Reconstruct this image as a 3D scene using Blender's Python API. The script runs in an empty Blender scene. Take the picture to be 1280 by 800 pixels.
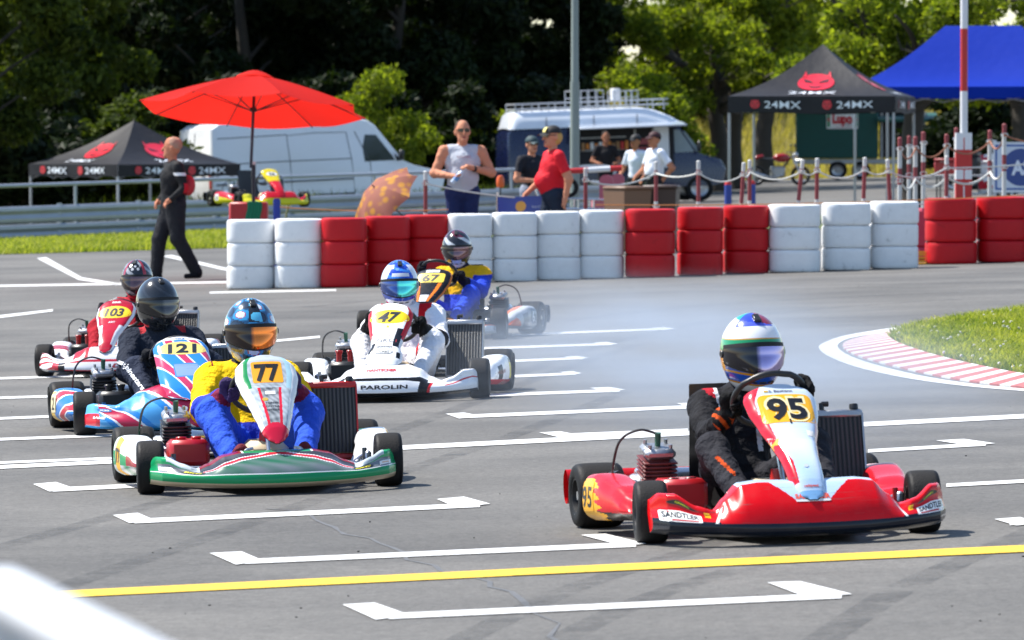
import bpy, math, random
import numpy as np
from mathutils import Vector, Matrix
random.seed(7)
RNG = np.random.default_rng(7)
SC = bpy.context.scene
COL = SC.collection
PI = math.pi
R = math.radians

# ------------------------------------------------------------------ camera, sky, sun, exposure
CAM_H, FPX, V0, K = 1.70, 7111.0, 170.0, 0.025      # eye height, focal length in photo pixels, level row, side slope of the ground
PITCH = math.atan((400 - V0) / FPX)
cam_d = bpy.data.cameras.new('camera')
cam = bpy.data.objects.new('camera', cam_d)
COL.objects.link(cam)
cam.location = (0, 0, CAM_H)
cam.rotation_euler = (PI / 2 - PITCH, 0, 0)
cam_d.sensor_width = 36.0
cam_d.lens = FPX / 1280 * 36.0
cam_d.clip_start, cam_d.clip_end = 0.5, 6000
cam_d.dof.use_dof = True
cam_d.dof.focus_distance = 31.0
cam_d.dof.aperture_fstop = 9.0
SC.camera = cam

SUN_ELEV, SUN_AZ = R(56), R(-68)        # azimuth measured from +Y towards +X
sun_dir = Vector((math.sin(SUN_AZ) * math.cos(SUN_ELEV), math.cos(SUN_AZ) * math.cos(SUN_ELEV), math.sin(SUN_ELEV)))
W = bpy.data.worlds.new('World'); SC.world = W; W.use_nodes = True
nt = W.node_tree
sky = nt.nodes.new('ShaderNodeTexSky'); sky.sky_type = 'NISHITA'; sky.sun_disc = False
sky.sun_elevation = SUN_ELEV; sky.sun_rotation = SUN_AZ
sky.air_density, sky.dust_density, sky.ozone_density = 1.0, .35, 1.5
bg = nt.nodes['Background']; nt.links.new(sky.outputs[0], bg.inputs[0]); bg.inputs[1].default_value = 0.125
sl = bpy.data.lights.new('sun', 'SUN'); so = bpy.data.objects.new('sun', sl); COL.objects.link(so)
sl.energy = 5.0; sl.angle = R(0.53); sl.color = (1.0, 0.955, 0.88)
so.rotation_euler = sun_dir.to_track_quat('Z', 'Y').to_euler()
so.location = sun_dir * 200
VS = SC.view_settings
VS.view_transform = 'Standard'; VS.look = 'None'; VS.exposure = 0.70; VS.gamma = 1.0
SC.cycles.max_bounces = 6; SC.cycles.transparent_max_bounces = 12
SC.cycles.use_adaptive_sampling = True
SC.cycles.use_denoising = True
SC.cycles.sample_clamp_indirect = 6.0

# ------------------------------------------------------------------ geometry helpers
def srgb(h):
    h = h.lstrip('#')
    c = [int(h[i:i + 2], 16) / 255 for i in (0, 2, 4)]
    return tuple((x / 12.92 if x <= 0.04045 else ((x + 0.055) / 1.055) ** 2.4) for x in c)

_cp, _sp = math.cos(PITCH), math.sin(PITCH)
def ray(u, v):
    a, b = (u - 640) / FPX, -(v - 400) / FPX
    return Vector((a, _cp + b * _sp, -_sp + b * _cp))
def G(u, v, dz=0.0):                    # where the sight line through a photo pixel meets the sloping ground
    d = ray(u, v)
    t = (CAM_H) / (K * d.x - d.z)
    p = d * t
    return Vector((p.x, p.y, CAM_H + p.z + dz))
def Pd(u, v, y):                        # the point of that sight line at depth y
    d = ray(u, v); t = y / d.y
    return Vector((d.x * t, y, CAM_H + d.z * t))
def XY(u, y):                           # ground point under column u at depth y
    x = (u - 640) / FPX * y
    return Vector((x, y, K * x))
TILT = Matrix.Rotation(-math.atan(K), 4, 'Y')
def gz(x): return K * x

class MB:
    """collects shapes for ONE mesh"""
    def __init__(s): s.v = []; s.f = []; s.c = []; s.m = []; s.cur = None; s.mi = 0
    def _add(s, vs, fs, cols=None):
        b = len(s.v); s.v.extend([tuple(p) for p in vs])
        for i, f in enumerate(fs):
            s.f.append(tuple(b + k for k in f)); s.c.append(cols[i] if cols else s.cur); s.m.append(s.mi)
        return s
    def quad(s, *ps): return s._add(ps, [tuple(range(len(ps)))])
    def box(s, c, size, rot=None, ch=0.0):
        hx, hy, hz = size[0] / 2, size[1] / 2, size[2] / 2
        c = Vector(c)
        T = (lambda p: c + (rot @ Vector(p))) if rot is not None else (lambda p: c + Vector(p))
        if ch <= 0:
            vs = [T((x, y, z)) for x in (-hx, hx) for y in (-hy, hy) for z in (-hz, hz)]
            return s._add(vs, [(0, 1, 3, 2), (4, 6, 7, 5), (0, 4, 5, 1), (2, 3, 7, 6), (0, 2, 6, 4), (1, 5, 7, 3)])
        ch = min(ch, hx * .95, hy * .95, hz * .95)
        vs = []; idx = {}
        for sx in (-1, 1):
            for sy in (-1, 1):
                for sz in (-1, 1):
                    for a in range(3):
                        p = [sx * hx, sy * hy, sz * hz]
                        for b, q in enumerate((sx, sy, sz)):
                            if b != a: p[b] -= q * ch
                        idx[(sx, sy, sz, a)] = len(vs); vs.append(T(p))
        fs = []
        def add(ks, n):
            pts = [Vector(vs[idx[k]]) for k in ks]
            nn = (pts[1] - pts[0]).cross(pts[2] - pts[0])
            n = (rot @ Vector(n)) if rot is not None else Vector(n)
            ids = [idx[k] for k in ks]
            fs.append(tuple(ids if nn.dot(n) > 0 else ids[::-1]))
        for a in range(3):
            b, c2 = [q for q in range(3) if q != a]
            for sa in (-1, 1):
                ks = []
                for (sb, sc2) in ((-1, -1), (1, -1), (1, 1), (-1, 1)):
                    q = [0, 0, 0]; q[a] = sa; q[b] = sb; q[c2] = sc2
                    ks.append((*q, a))
                n = [0, 0, 0]; n[a] = sa; add(ks, n)
        for a in range(3):
            b, c2 = [q for q in range(3) if q != a]
            for sb in (-1, 1):
                for sc2 in (-1, 1):
                    q1 = [0, 0, 0]; q1[b] = sb; q1[c2] = sc2; q2 = list(q1); q1[a] = -1; q2[a] = 1
                    n = [0, 0, 0]; n[b] = sb; n[c2] = sc2
                    add([(*q1, b), (*q2, b), (*q2, c2), (*q1, c2)], n)
        for sx in (-1, 1):
            for sy in (-1, 1):
                for sz in (-1, 1):
                    add([(sx, sy, sz, 0), (sx, sy, sz, 1), (sx, sy, sz, 2)], (sx, sy, sz))
        return s._add(vs, fs)
    def tube(s, pts, rad, n=8, cap=True, closed=False):
        pts = [Vector(p) for p in pts]; N = len(pts)
        rs = rad if isinstance(rad, (list, tuple)) else [rad] * N
        vs = []; prev = None
        for i, p in enumerate(pts):
            if closed: t = pts[(i + 1) % N] - pts[i - 1]
            else: t = pts[min(i + 1, N - 1)] - pts[max(i - 1, 0)]
            if t.length < 1e-9: t = Vector((0, 0, 1))
            t.normalize()
            if prev is None:
                a = Vector((0, 0, 1)) if abs(t.z) < .9 else Vector((1, 0, 0))
                x = t.cross(a).normalized()
            else:
                x = prev - t * prev.dot(t)
                x = x.normalized() if x.length > 1e-6 else t.orthogonal().normalized()
            prev = x; y = t.cross(x)
            for k in range(n):
                a = 2 * PI * k / n
                vs.append(p + (x * math.cos(a) + y * math.sin(a)) * rs[i])
        fs = []
        for i in range(N if closed else N - 1):
            j = (i + 1) % N
            for k in range(n):
                fs.append((i * n + k, i * n + (k + 1) % n, j * n + (k + 1) % n, j * n + k))
        if cap and not closed:
            fs.append(tuple(range(n - 1, -1, -1))); fs.append(tuple((N - 1) * n + k for k in range(n)))
        return s._add(vs, fs)
    def lathe(s, prof, n=24, M=None, colf=None, closed=False):
        """prof: (r, z) pairs, turned about z; M places it"""
        M = M or Matrix.Identity(4); vs = []; fs = []; cols = []
        for r, z in prof:
            for k in range(n):
                a = 2 * PI * k / n
                vs.append(M @ Vector((r * math.cos(a), r * math.sin(a), z)))
        L = len(prof)
        for i in range(L if closed else L - 1):
            j = (i + 1) % L
            for k in range(n):
                fs.append((i * n + k, i * n + (k + 1) % n, j * n + (k + 1) % n, j * n + k))
                cols.append(colf(i, k) if colf else s.cur)
        return s._add(vs, fs, cols)
    def grid(s, f, nu, nv, colf=None, wrap_u=False):
        """f(u, v) with u, v in 0..1 gives a point; colf(u, v) the colour at a face centre"""
        vs = []; fs = []; cols = []
        NU = nu if wrap_u else nu + 1
        for j in range(nv + 1):
            for i in range(NU): vs.append(f(i / nu, j / nv))
        for j in range(nv):
            for i in range(nu):
                i2 = (i + 1) % NU
                fs.append((j * NU + i, j * NU + i2, (j + 1) * NU + i2, (j + 1) * NU + i))
                cols.append(colf((i + .5) / nu, (j + .5) / nv) if colf else s.cur)
        return s._add(vs, fs, cols)
    def ball(s, c, r, n=12, m=8, colf=None):
        c = Vector(c); r = Vector(r) if not isinstance(r, (int, float)) else Vector((r, r, r))
        def f(u, v):
            a = 2 * PI * u; b = PI * (v - .5) * .998
            return c + Vector((r.x * math.cos(a) * math.cos(b), r.y * math.sin(a) * math.cos(b), r.z * math.sin(b)))
        return s.grid(f, n, m, colf, wrap_u=True)
    def prism(s, poly, z0, z1, M=None):
        """poly: 2-D outline (counter-clockwise), pushed from z0 to z1; M places it"""
        M = M or Matrix.Identity(4); n = len(poly)
        vs = [M @ Vector((x, y, z0)) for x, y in poly] + [M @ Vector((x, y, z1)) for x, y in poly]
        fs = [tuple(range(n - 1, -1, -1)), tuple(range(n, 2 * n))]
        for i in range(n): fs.append((i, (i + 1) % n, n + (i + 1) % n, n + i))
        return s._add(vs, fs)
    def mesh(s, name='mesh', smooth=True, angle=38):
        me = bpy.data.meshes.new(name); me.from_pydata(s.v, [], s.f)
        if any(c is not None for c in s.c):
            ls = np.empty(len(me.polygons), dtype=np.int32); me.polygons.foreach_get('loop_total', ls)
            c = np.array([(c if c is not None else (.5, .5, .5)) for c in s.c], dtype=np.float32)
            c = np.concatenate([c, np.ones((len(c), 1), np.float32)], 1)
            at = me.attributes.new('paint', 'FLOAT_COLOR', 'CORNER'); at.data.foreach_set('color', np.repeat(c, ls, 0).ravel())
        if any(s.m): me.polygons.foreach_set('material_index', np.array(s.m, dtype=np.int32))
        me.polygons.foreach_set('use_smooth', np.full(len(me.polygons), smooth))
        if smooth and angle: me.set_sharp_from_angle(angle=R(angle))
        me.update(); return me
    def build(s, name, mat, parent=None, smooth=True, angle=38):
        me = s.mesh(name, smooth, angle)
        for m in (mat if isinstance(mat, (list, tuple)) else [mat]): me.materials.append(m)
        o = bpy.data.objects.new(name, me); COL.objects.link(o)
        if parent is not None: o.parent = parent
        return o

def tag(o, label=None, cat=None, group=None, kind=None):
    if label: o['label'] = label
    if cat: o['category'] = cat
    if group: o['group'] = group
    if kind: o['kind'] = kind
    return o
def empty(name, loc=(0, 0, 0), rz=0, label=None, cat=None, group=None, tilt=False, sc=1.0):
    o = bpy.data.objects.new(name, None); COL.objects.link(o); o.empty_display_size = .1
    M = Matrix.Translation(loc) @ (TILT if tilt else Matrix.Identity(4)) @ Matrix.Rotation(rz, 4, 'Z') @ Matrix.Scale(sc, 4)
    o.matrix_basis = M
    return tag(o, label, cat, group)
def copy_tree(o, parent=None):
    c = o.copy(); COL.objects.link(c); c.parent = parent
    for ch in list(o.children): copy_tree(ch, c)
    return c
def frame(o, z, xhint=(1, 0, 0)):       # a placement matrix: origin o, local z along z, local x near xhint
    z = Vector(z).normalized(); x = Vector(xhint); x = (x - z * x.dot(z))
    x = x.normalized() if x.length > 1e-6 else z.orthogonal().normalized()
    y = z.cross(x); M = Matrix((x, y, z)).transposed().to_4x4(); M.translation = Vector(o); return M
def lerp(a, b, t): return a + (b - a) * t
def tab(xs, ys):
    xs = np.array(xs, float); ys = np.array(ys, float)
    # monotone-ish smooth table: linear table smoothed with a cosine ramp
    def f(x):
        x = min(max(x, xs[0]), xs[-1]); i = int(min(np.searchsorted(xs, x, 'right') - 1, len(xs) - 2))
        t = (x - xs[i]) / (xs[i + 1] - xs[i]); t2 = t * t * (3 - 2 * t)
        return float(lerp(ys[i], ys[i + 1], .5 * t + .5 * t2))
    return f

# ------------------------------------------------------------------ materials
MATS = {}
def nodes(name):
    m = bpy.data.materials.new(name); m.use_nodes = True
    t = m.node_tree; b = t.nodes['Principled BSDF']
    MATS[name] = m; return m, t, b
def N(t, kind, **kw):
    n = t.nodes.new(kind)
    for k, v in kw.items():
        if k in n.inputs: n.inputs[k].default_value = v
        else: setattr(n, k, v)
    return n
def mat(name, col, rough=.5, metal=0.0, spec=.5, coat=0.0, var=.12, vscale=6.0, bump=0.0, bscale=40.0, trans=0.0, alpha=1.0):
    """plain procedural material: base colour broken up by noise, uneven gloss, optional fine relief"""
    if name in MATS: return MATS[name]
    if isinstance(col, str): col = srgb(col)
    m, t, b = nodes(name)
    tc = N(t, 'ShaderNodeTexCoord')
    n1 = N(t, 'ShaderNodeTexNoise', Scale=vscale, Detail=6.0, Roughness=.6); t.links.new(tc.outputs['Object'], n1.inputs['Vector'])
    mx = N(t, 'ShaderNodeMix', data_type='RGBA')
    mx.inputs['A'].default_value = (*[c * (1 - var) for c in col], 1); mx.inputs['B'].default_value = (*[min(1, c * (1 + var)) for c in col], 1)
    t.links.new(n1.outputs['Fac'], mx.inputs['Factor']); t.links.new(mx.outputs['Result'], b.inputs['Base Color'])
    mr = N(t, 'ShaderNodeMapRange'); mr.inputs['To Min'].default_value = max(0.02, rough - .1); mr.inputs['To Max'].default_value = min(1, rough + .1)
    t.links.new(n1.outputs['Fac'], mr.inputs['Value']); t.links.new(mr.outputs['Result'], b.inputs['Roughness'])
    b.inputs['Metallic'].default_value = metal; b.inputs['Specular IOR Level'].default_value = spec; b.inputs['Coat Weight'].default_value = coat
    b.inputs['Alpha'].default_value = alpha
    b.inputs['Transmission Weight'].default_value = trans
    if bump:
        n2 = N(t, 'ShaderNodeTexNoise', Scale=bscale, Detail=4.0); t.links.new(tc.outputs['Object'], n2.inputs['Vector'])
        bp = N(t, 'ShaderNodeBump', Strength=bump, Distance=.01); t.links.new(n2.outputs['Fac'], bp.inputs['Height']); t.links.new(bp.outputs['Normal'], b.inputs['Normal'])
    return m
def paint_mat(name, rough=.3, coat=.5, bump=0.0, bscale=30.0, dirt=.25, metal=0.0, trans=0.0, bdist=.01, spec=.5, scratch=0.0):
    """colour comes from the painted livery (face colours), with scuffs and dust over it"""
    if name in MATS: return MATS[name]
    m, t, b = nodes(name)
    at = N(t, 'ShaderNodeAttribute', attribute_name='paint'); tc = N(t, 'ShaderNodeTexCoord')
    n1 = N(t, 'ShaderNodeTexNoise', Scale=9.0, Detail=8.0, Roughness=.7); t.links.new(tc.outputs['Object'], n1.inputs['Vector'])
    rp = N(t, 'ShaderNodeMapRange'); rp.inputs['From Min'].default_value = .45; rp.inputs['From Max'].default_value = .8; rp.inputs['To Max'].default_value = dirt
    t.links.new(n1.outputs['Fac'], rp.inputs['Value'])
    mx = N(t, 'ShaderNodeMix', data_type='RGBA'); mx.inputs['B'].default_value = (.16, .15, .14, 1)
    t.links.new(rp.outputs['Result'], mx.inputs['Factor']); t.links.new(at.outputs['Color'], mx.inputs['A']); t.links.new(mx.outputs['Result'], b.inputs['Base Color'])
    if scratch:
        mp = N(t, 'ShaderNodeMapping'); mp.inputs['Scale'].default_value = (5, 12, 70); mp.inputs['Rotation'].default_value = (.12, .1, .3); t.links.new(tc.outputs['Object'], mp.inputs['Vector'])
        ns = N(t, 'ShaderNodeTexNoise', Scale=1.0, Detail=6.0, Roughness=.65); t.links.new(mp.outputs['Vector'], ns.inputs['Vector'])
        rs_ = N(t, 'ShaderNodeMapRange'); rs_.inputs['From Min'].default_value = .60; rs_.inputs['From Max'].default_value = .70; rs_.inputs['To Max'].default_value = scratch; t.links.new(ns.outputs['Fac'], rs_.inputs['Value'])
        m0 = mx; mx = N(t, 'ShaderNodeMix', data_type='RGBA'); mx.inputs['B'].default_value = (.10, .095, .09, 1)
        t.links.new(rs_.outputs['Result'], mx.inputs['Factor']); t.links.new(m0.outputs['Result'], mx.inputs['A']); t.links.new(mx.outputs['Result'], b.inputs['Base Color'])
    mr = N(t, 'ShaderNodeMapRange'); mr.inputs['To Min'].default_value = max(.03, rough - .12); mr.inputs['To Max'].default_value = rough + .15
    t.links.new(n1.outputs['Fac'], mr.inputs['Value']); t.links.new(mr.outputs['Result'], b.inputs['Roughness'])
    b.inputs['Coat Weight'].default_value = coat; b.inputs['Coat Roughness'].default_value = .12; b.inputs['Metallic'].default_value = metal
    b.inputs['Specular IOR Level'].default_value = spec
    if bump:
        n2 = N(t, 'ShaderNodeTexNoise', Scale=bscale, Detail=3.0); t.links.new(tc.outputs['Object'], n2.inputs['Vector'])
        bp = N(t, 'ShaderNodeBump', Strength=bump, Distance=bdist); t.links.new(n2.outputs['Fac'], bp.inputs['Height']); t.links.new(bp.outputs['Normal'], b.inputs['Normal'])
    if trans:
        tr = N(t, 'ShaderNodeBsdfTranslucent'); t.links.new(mx.outputs['Result'], tr.inputs['Color'])
        ms = N(t, 'ShaderNodeMixShader', Fac=trans); out = t.nodes['Material Output']
        t.links.new(b.outputs[0], ms.inputs[1]); t.links.new(tr.outputs[0], ms.inputs[2]); t.links.new(ms.outputs[0], out.inputs['Surface'])
    return m

PLASTIC = paint_mat('body_plastic', .2, .05, dirt=.08, scratch=.45, spec=.32)
BLUETENT = paint_mat('blue_tent_fabric', .75, 0, bump=.3, bscale=3.0, dirt=.02, trans=.15, bdist=.05, spec=.12)
HELMETM = paint_mat('helmet_paint', .16, .8, dirt=.05)
CLOTH = paint_mat('suit_cloth', .8, 0, bump=.9, bscale=16, dirt=.08, bdist=.04, spec=.12)
SKINM = paint_mat('person_cloth', .75, 0, bump=.5, bscale=11, dirt=.06, bdist=.03, spec=.25)
PRINT = paint_mat('printed_sticker', .35, .2, dirt=.05)
FABRIC = paint_mat('tent_fabric', .55, 0, bump=.35, bscale=3.0, dirt=.05, spec=.3, trans=.12, bdist=.05)
PARASOLM = paint_mat('parasol_fabric', .7, 0, bump=.3, bscale=5.0, dirt=.03, trans=.55, bdist=.02, spec=.2)
CARM = paint_mat('vehicle_paint', .25, .6, dirt=.12)
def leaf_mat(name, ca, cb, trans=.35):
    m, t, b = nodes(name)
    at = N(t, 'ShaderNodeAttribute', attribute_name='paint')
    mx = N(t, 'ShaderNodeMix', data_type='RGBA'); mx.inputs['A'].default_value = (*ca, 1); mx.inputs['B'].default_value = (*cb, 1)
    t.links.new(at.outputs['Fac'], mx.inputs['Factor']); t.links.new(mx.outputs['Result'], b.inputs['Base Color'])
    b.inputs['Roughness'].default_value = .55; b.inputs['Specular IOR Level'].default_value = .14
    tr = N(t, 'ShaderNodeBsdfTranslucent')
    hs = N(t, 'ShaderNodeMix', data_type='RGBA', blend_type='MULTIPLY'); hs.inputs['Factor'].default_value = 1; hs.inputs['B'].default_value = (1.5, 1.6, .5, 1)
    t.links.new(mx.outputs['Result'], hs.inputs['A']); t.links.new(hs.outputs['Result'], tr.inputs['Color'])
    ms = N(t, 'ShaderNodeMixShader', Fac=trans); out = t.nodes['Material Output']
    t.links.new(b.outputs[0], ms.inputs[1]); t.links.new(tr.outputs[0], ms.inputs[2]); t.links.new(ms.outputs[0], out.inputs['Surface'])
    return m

RUBBER = mat('tyre_rubber', (.009, .009, .010), .6, spec=.22, var=.35, vscale=14, bump=.15, bscale=90)
RUBBER2 = mat('tyre_tread_scrubbed', (.020, .019, .019), .75, spec=.2, var=.3, vscale=20, bump=.4, bscale=160)
BLACKP = mat('black_plastic', (.018, .018, .02), .38, var=.2)
DARKM = mat('dark_metal', (.06, .06, .065), .4, metal=.8)
STEEL = mat('bright_steel', (.62, .63, .65), .28, metal=1.0, var=.1)
ALU = mat('cast_aluminium', (.42, .43, .45), .42, metal=.9, bump=.2, bscale=80)
GALV = mat('galvanised_steel', (.42, .45, .5), .5, metal=.55, var=.18, vscale=3.0, bump=.1, bscale=30)
WHITEP = mat('white_paint', (.72, .73, .75), .4, var=.06)
REDP = mat('red_paint', (.5, .02, .02), .4, var=.15)
GLASS = mat('window_glass', (.03, .04, .045), .08, spec=.8, var=.2)
TANK = mat('fuel_tank_plastic', (.62, .48, .3), .5, var=.1)

# ------------------------------------------------------------------ lettering
_txt = {}
def text_tris(body, bold=.0, shear=0.0, sx=1.0):
    """flat triangulated lettering, height of a capital = 1, centred on the origin"""
    key = (body, bold, shear, sx)
    if key in _txt: return _txt[key]
    cu = bpy.data.curves.new('lettering', 'FONT'); cu.body = body; cu.align_x = 'CENTER'; cu.offset = bold; cu.shear = shear; cu.resolution_u = 3
    ob = bpy.data.objects.new('lettering', cu); COL.objects.link(ob)
    dg = bpy.context.evaluated_depsgraph_get(); dg.update()
    me = bpy.data.meshes.new_from_object(ob.evaluated_get(dg))
    v = np.array([q.co[:2] for q in me.vertices]); f = [tuple(p.vertices) for p in me.polygons]
    bpy.data.objects.remove(ob); bpy.data.curves.remove(cu); bpy.data.meshes.remove(me)
    h = 0.729
    v = v / h; v[:, 0] *= sx; v[:, 1] -= .5
    v[:, 0] -= (v[:, 0].min() + v[:, 0].max()) / 2
    _txt[key] = (v, f); return v, f
def put_text(mb, body, mapf, height, col, bold=.0, shear=0.0, sx=1.0, width=None, off=(0, 0), rot=0.0):
    """mapf(x, y) in metres on the surface gives the point in space"""
    v, f = text_tris(body, bold, shear, sx)
    k = height; kx = height
    if width: kx = width / (v[:, 0].max() - v[:, 0].min())
    c, s_ = math.cos(rot), math.sin(rot); P = []
    for x, y in v:
        X, Y = x * kx, y * k
        P.append(mapf(off[0] + X * c - Y * s_, off[1] + X * s_ + Y * c))
    mb._add(P, f, [col] * len(f))
def put_poly(mb, pts, mapf, col, sub=6):
    """a filled convex patch laid on a surface: a fan of thin strips that follows the curve"""
    pts = np.array(pts, float); c = pts.mean(0); n = len(pts); rings = []
    for r in range(sub + 1):
        k = r / sub
        rings.append([mapf(*(c + (p - c) * k)) for p in pts])
    vs = [q for rg in rings[1:] for q in rg]; vs.append(rings[0][0]); ci = len(vs) - 1; fs = []
    for i in range(n): fs.append((ci, i, (i + 1) % n))
    for r in range(sub - 1):
        for i in range(n): fs.append((r * n + i, (r + 1) * n + i, (r + 1) * n + (i + 1) % n, r * n + (i + 1) % n))
    mb._add(vs, fs, [col] * len(fs))
def rrect(w, h, r, cx=0, cy=0, n=4):
    pts = []
    for (sx, sy, a0) in ((1, 1, 0), (-1, 1, 90), (-1, -1, 180), (1, -1, 270)):
        for k in range(n + 1):
            a = R(a0 + 90 * k / n); pts.append((cx + sx * (w / 2 - r) + r * math.cos(a), cy + sy * (h / 2 - r) + r * math.sin(a)))
    # add points along the straight sides so that the patch can bend
    out = []
    for i, p in enumerate(pts):
        q = pts[(i + 1) % len(pts)]; out.append(p); L = math.hypot(q[0] - p[0], q[1] - p[1])
        for j in range(1, int(L / .03) + 1): out.append((lerp(p[0], q[0], j / (int(L / .03) + 1)), lerp(p[1], q[1], j / (int(L / .03) + 1))))
    return out
def oval(w, h, cx=0, cy=0, n=24): return [(cx + w / 2 * math.cos(2 * PI * k / n), cy + h / 2 * math.sin(2 * PI * k / n)) for k in range(n)]

# ------------------------------------------------------------------ bodies: blended limbs turned into one continuous skin
def surface_nets(f, origin, h):
    s = f < 0
    n = np.array(f.shape)
    cnt8 = np.zeros(tuple(n - 1), np.int8)
    for dx in (0, 1):
        for dy in (0, 1):
            for dz in (0, 1): cnt8 += s[dx:n[0] - 1 + dx, dy:n[1] - 1 + dy, dz:n[2] - 1 + dz]
    idx = np.argwhere((cnt8 > 0) & (cnt8 < 8))
    acc = np.zeros((len(idx), 3)); cnt = np.zeros(len(idx))
    cor = [(a, b, c) for a in (0, 1) for b in (0, 1) for c in (0, 1)]
    for i, a in enumerate(cor):
        for b in cor[i + 1:]:
            if sum(abs(p - q) for p, q in zip(a, b)) != 1: continue
            fa = f[idx[:, 0] + a[0], idx[:, 1] + a[1], idx[:, 2] + a[2]]; fb = f[idx[:, 0] + b[0], idx[:, 1] + b[1], idx[:, 2] + b[2]]
            cr = (fa < 0) != (fb < 0); t = np.where(cr, fa / np.where(fa == fb, 1, fa - fb), 0)
            acc += (np.array(a) + t[:, None] * (np.array(b) - np.array(a))) * cr[:, None]; cnt += cr
    V = (idx + acc / cnt[:, None]) * h + origin
    vid = np.full(tuple(n - 1), -1, np.int64); vid[idx[:, 0], idx[:, 1], idx[:, 2]] = np.arange(len(idx))
    F = []
    for ax in range(3):
        b, c = (ax + 1) % 3, (ax + 2) % 3
        sl0 = [slice(1, m - 1) for m in n]; sl1 = list(sl0)
        sl0[ax] = slice(0, n[ax] - 1); sl1[ax] = slice(1, n[ax])
        s0, s1 = s[tuple(sl0)], s[tuple(sl1)]
        e = np.argwhere(s0 != s1); off = np.ones(3, int); off[ax] = 0
        pos = s0[e[:, 0], e[:, 1], e[:, 2]]; e = e + off
        def g(db, dc):
            q = e.copy(); q[:, b] -= db; q[:, c] -= dc
            return vid[q[:, 0], q[:, 1], q[:, 2]]
        A, B, C_, D = g(1, 1), g(0, 1), g(0, 0), g(1, 0)
        q = np.stack([A, B, C_, D], 1); q[~pos] = q[~pos][:, ::-1]; F.append(q)
    return V, np.concatenate(F)
class Body:
    """limbs (tapered capsules, ellipsoids) with a colour name each, blended smoothly"""
    def __init__(s): s.p = []
    def cap(s, a, b, ra, rb, lab, k=.03): s.p.append((0, np.array(a, float), np.array(b, float), ra, rb, lab, k)); return s
    def ell(s, c, r, lab, k=.03, M=None): s.p.append((1, np.array(c, float), np.array(r, float), M, 0, lab, k)); return s
    def dist(s, p, X):
        if p[0] == 0:
            a, b = p[1], p[2]; ab = b - a; L = max(ab @ ab, 1e-9)
            t = np.clip(((X - a) @ ab) / L, 0, 1)
            return np.sqrt((((X - a) - t[..., None] * ab) ** 2).sum(-1)) - (p[3] + (p[4] - p[3]) * t)
        Q = X - p[1]
        if p[3] is not None: Q = Q @ p[3]
        k0 = np.sqrt(((Q / p[2]) ** 2).sum(-1)); k1 = np.sqrt(((Q / p[2] ** 2) ** 2).sum(-1)) + 1e-9
        return k0 * (k0 - 1) / k1
    def bounds(s, p):
        if p[0] == 0:
            r = max(p[3], p[4]); return np.minimum(p[1], p[2]) - r, np.maximum(p[1], p[2]) + r
        r = p[2].max() if p[3] is not None else p[2]; return p[1] - r, p[1] + r
    def mesh(s, name, vox, cols, wrinkle=.0, colf=None):
        lo = np.min([s.bounds(p)[0] for p in s.p], 0) - 4 * vox; hi = np.max([s.bounds(p)[1] for p in s.p], 0) + 4 * vox
        n = np.ceil((hi - lo) / vox).astype(int) + 1
        f = np.full(tuple(n), .2)
        ax = [lo[i] + np.arange(n[i]) * vox for i in range(3)]
        for p in s.p:
            b0, b1 = s.bounds(p); m = p[6] + 3 * vox
            i0 = np.maximum(((b0 - m - lo) / vox).astype(int), 0); i1 = np.minimum(((b1 + m - lo) / vox).astype(int) + 2, n)
            sl = tuple(slice(i0[i], i1[i]) for i in range(3))
            X = np.stack(np.meshgrid(*[ax[i][i0[i]:i1[i]] for i in range(3)], indexing='ij'), -1)
            d = s.dist(p, X); cur = f[sl]; k = p[6]
            hh = np.clip(k - np.abs(cur - d), 0, None)
            f[sl] = np.minimum(cur, d) - hh * hh / (4 * k)
        if wrinkle:
            X = np.stack(np.meshgrid(*ax, indexing='ij'), -1)
            q = np.sin(X[..., 0] * 23 + 1.9 * np.sin(X[..., 1] * 17 + X[..., 2] * 9)) * np.sin(X[..., 2] * 34 + 1.5 * np.sin(X[..., 0] * 19 + 1))
            w = 1.6 * q + np.sin(X[..., 0] * 61 + 2.1 * np.sin(X[..., 2] * 37)) * np.sin(X[..., 2] * 83 + 1.7 * np.sin(X[..., 1] * 41 + 1)) + .6 * np.sin(X[..., 1] * 97 + X[..., 2] * 45)
            f += wrinkle * w
        V, F = surface_nets(f, lo, vox)
        fc = V[F].mean(1); best = np.full(len(fc), 9.); lab = np.zeros(len(fc), int)
        for i, p in enumerate(s.p):
            d = s.dist(p, fc); q = d < best; best[q] = d[q]; lab[q] = i
        me = bpy.data.meshes.new(name); me.from_pydata(V.tolist(), [], F.tolist())
        c = np.array([cols[s.p[i][5]] for i in lab], np.float32)
        if colf is not None:
            names = [s.p[i][5] for i in lab]
            for i in range(len(fc)):
                q = colf(fc[i], names[i])
                if q is not None: c[i] = q
        c = np.concatenate([c, np.ones((len(c), 1), np.float32)], 1)
        at = me.attributes.new('paint', 'FLOAT_COLOR', 'CORNER'); at.data.foreach_set('color', np.repeat(c, 4, 0).ravel())
        me.polygons.foreach_set('use_smooth', np.ones(len(me.polygons), bool)); me.update()
        return me
def mesh_obj(name, me, m, parent=None):
    me.materials.append(m); o = bpy.data.objects.new(name, me); COL.objects.link(o)
    if parent is not None: o.parent = parent
    return o

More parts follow.
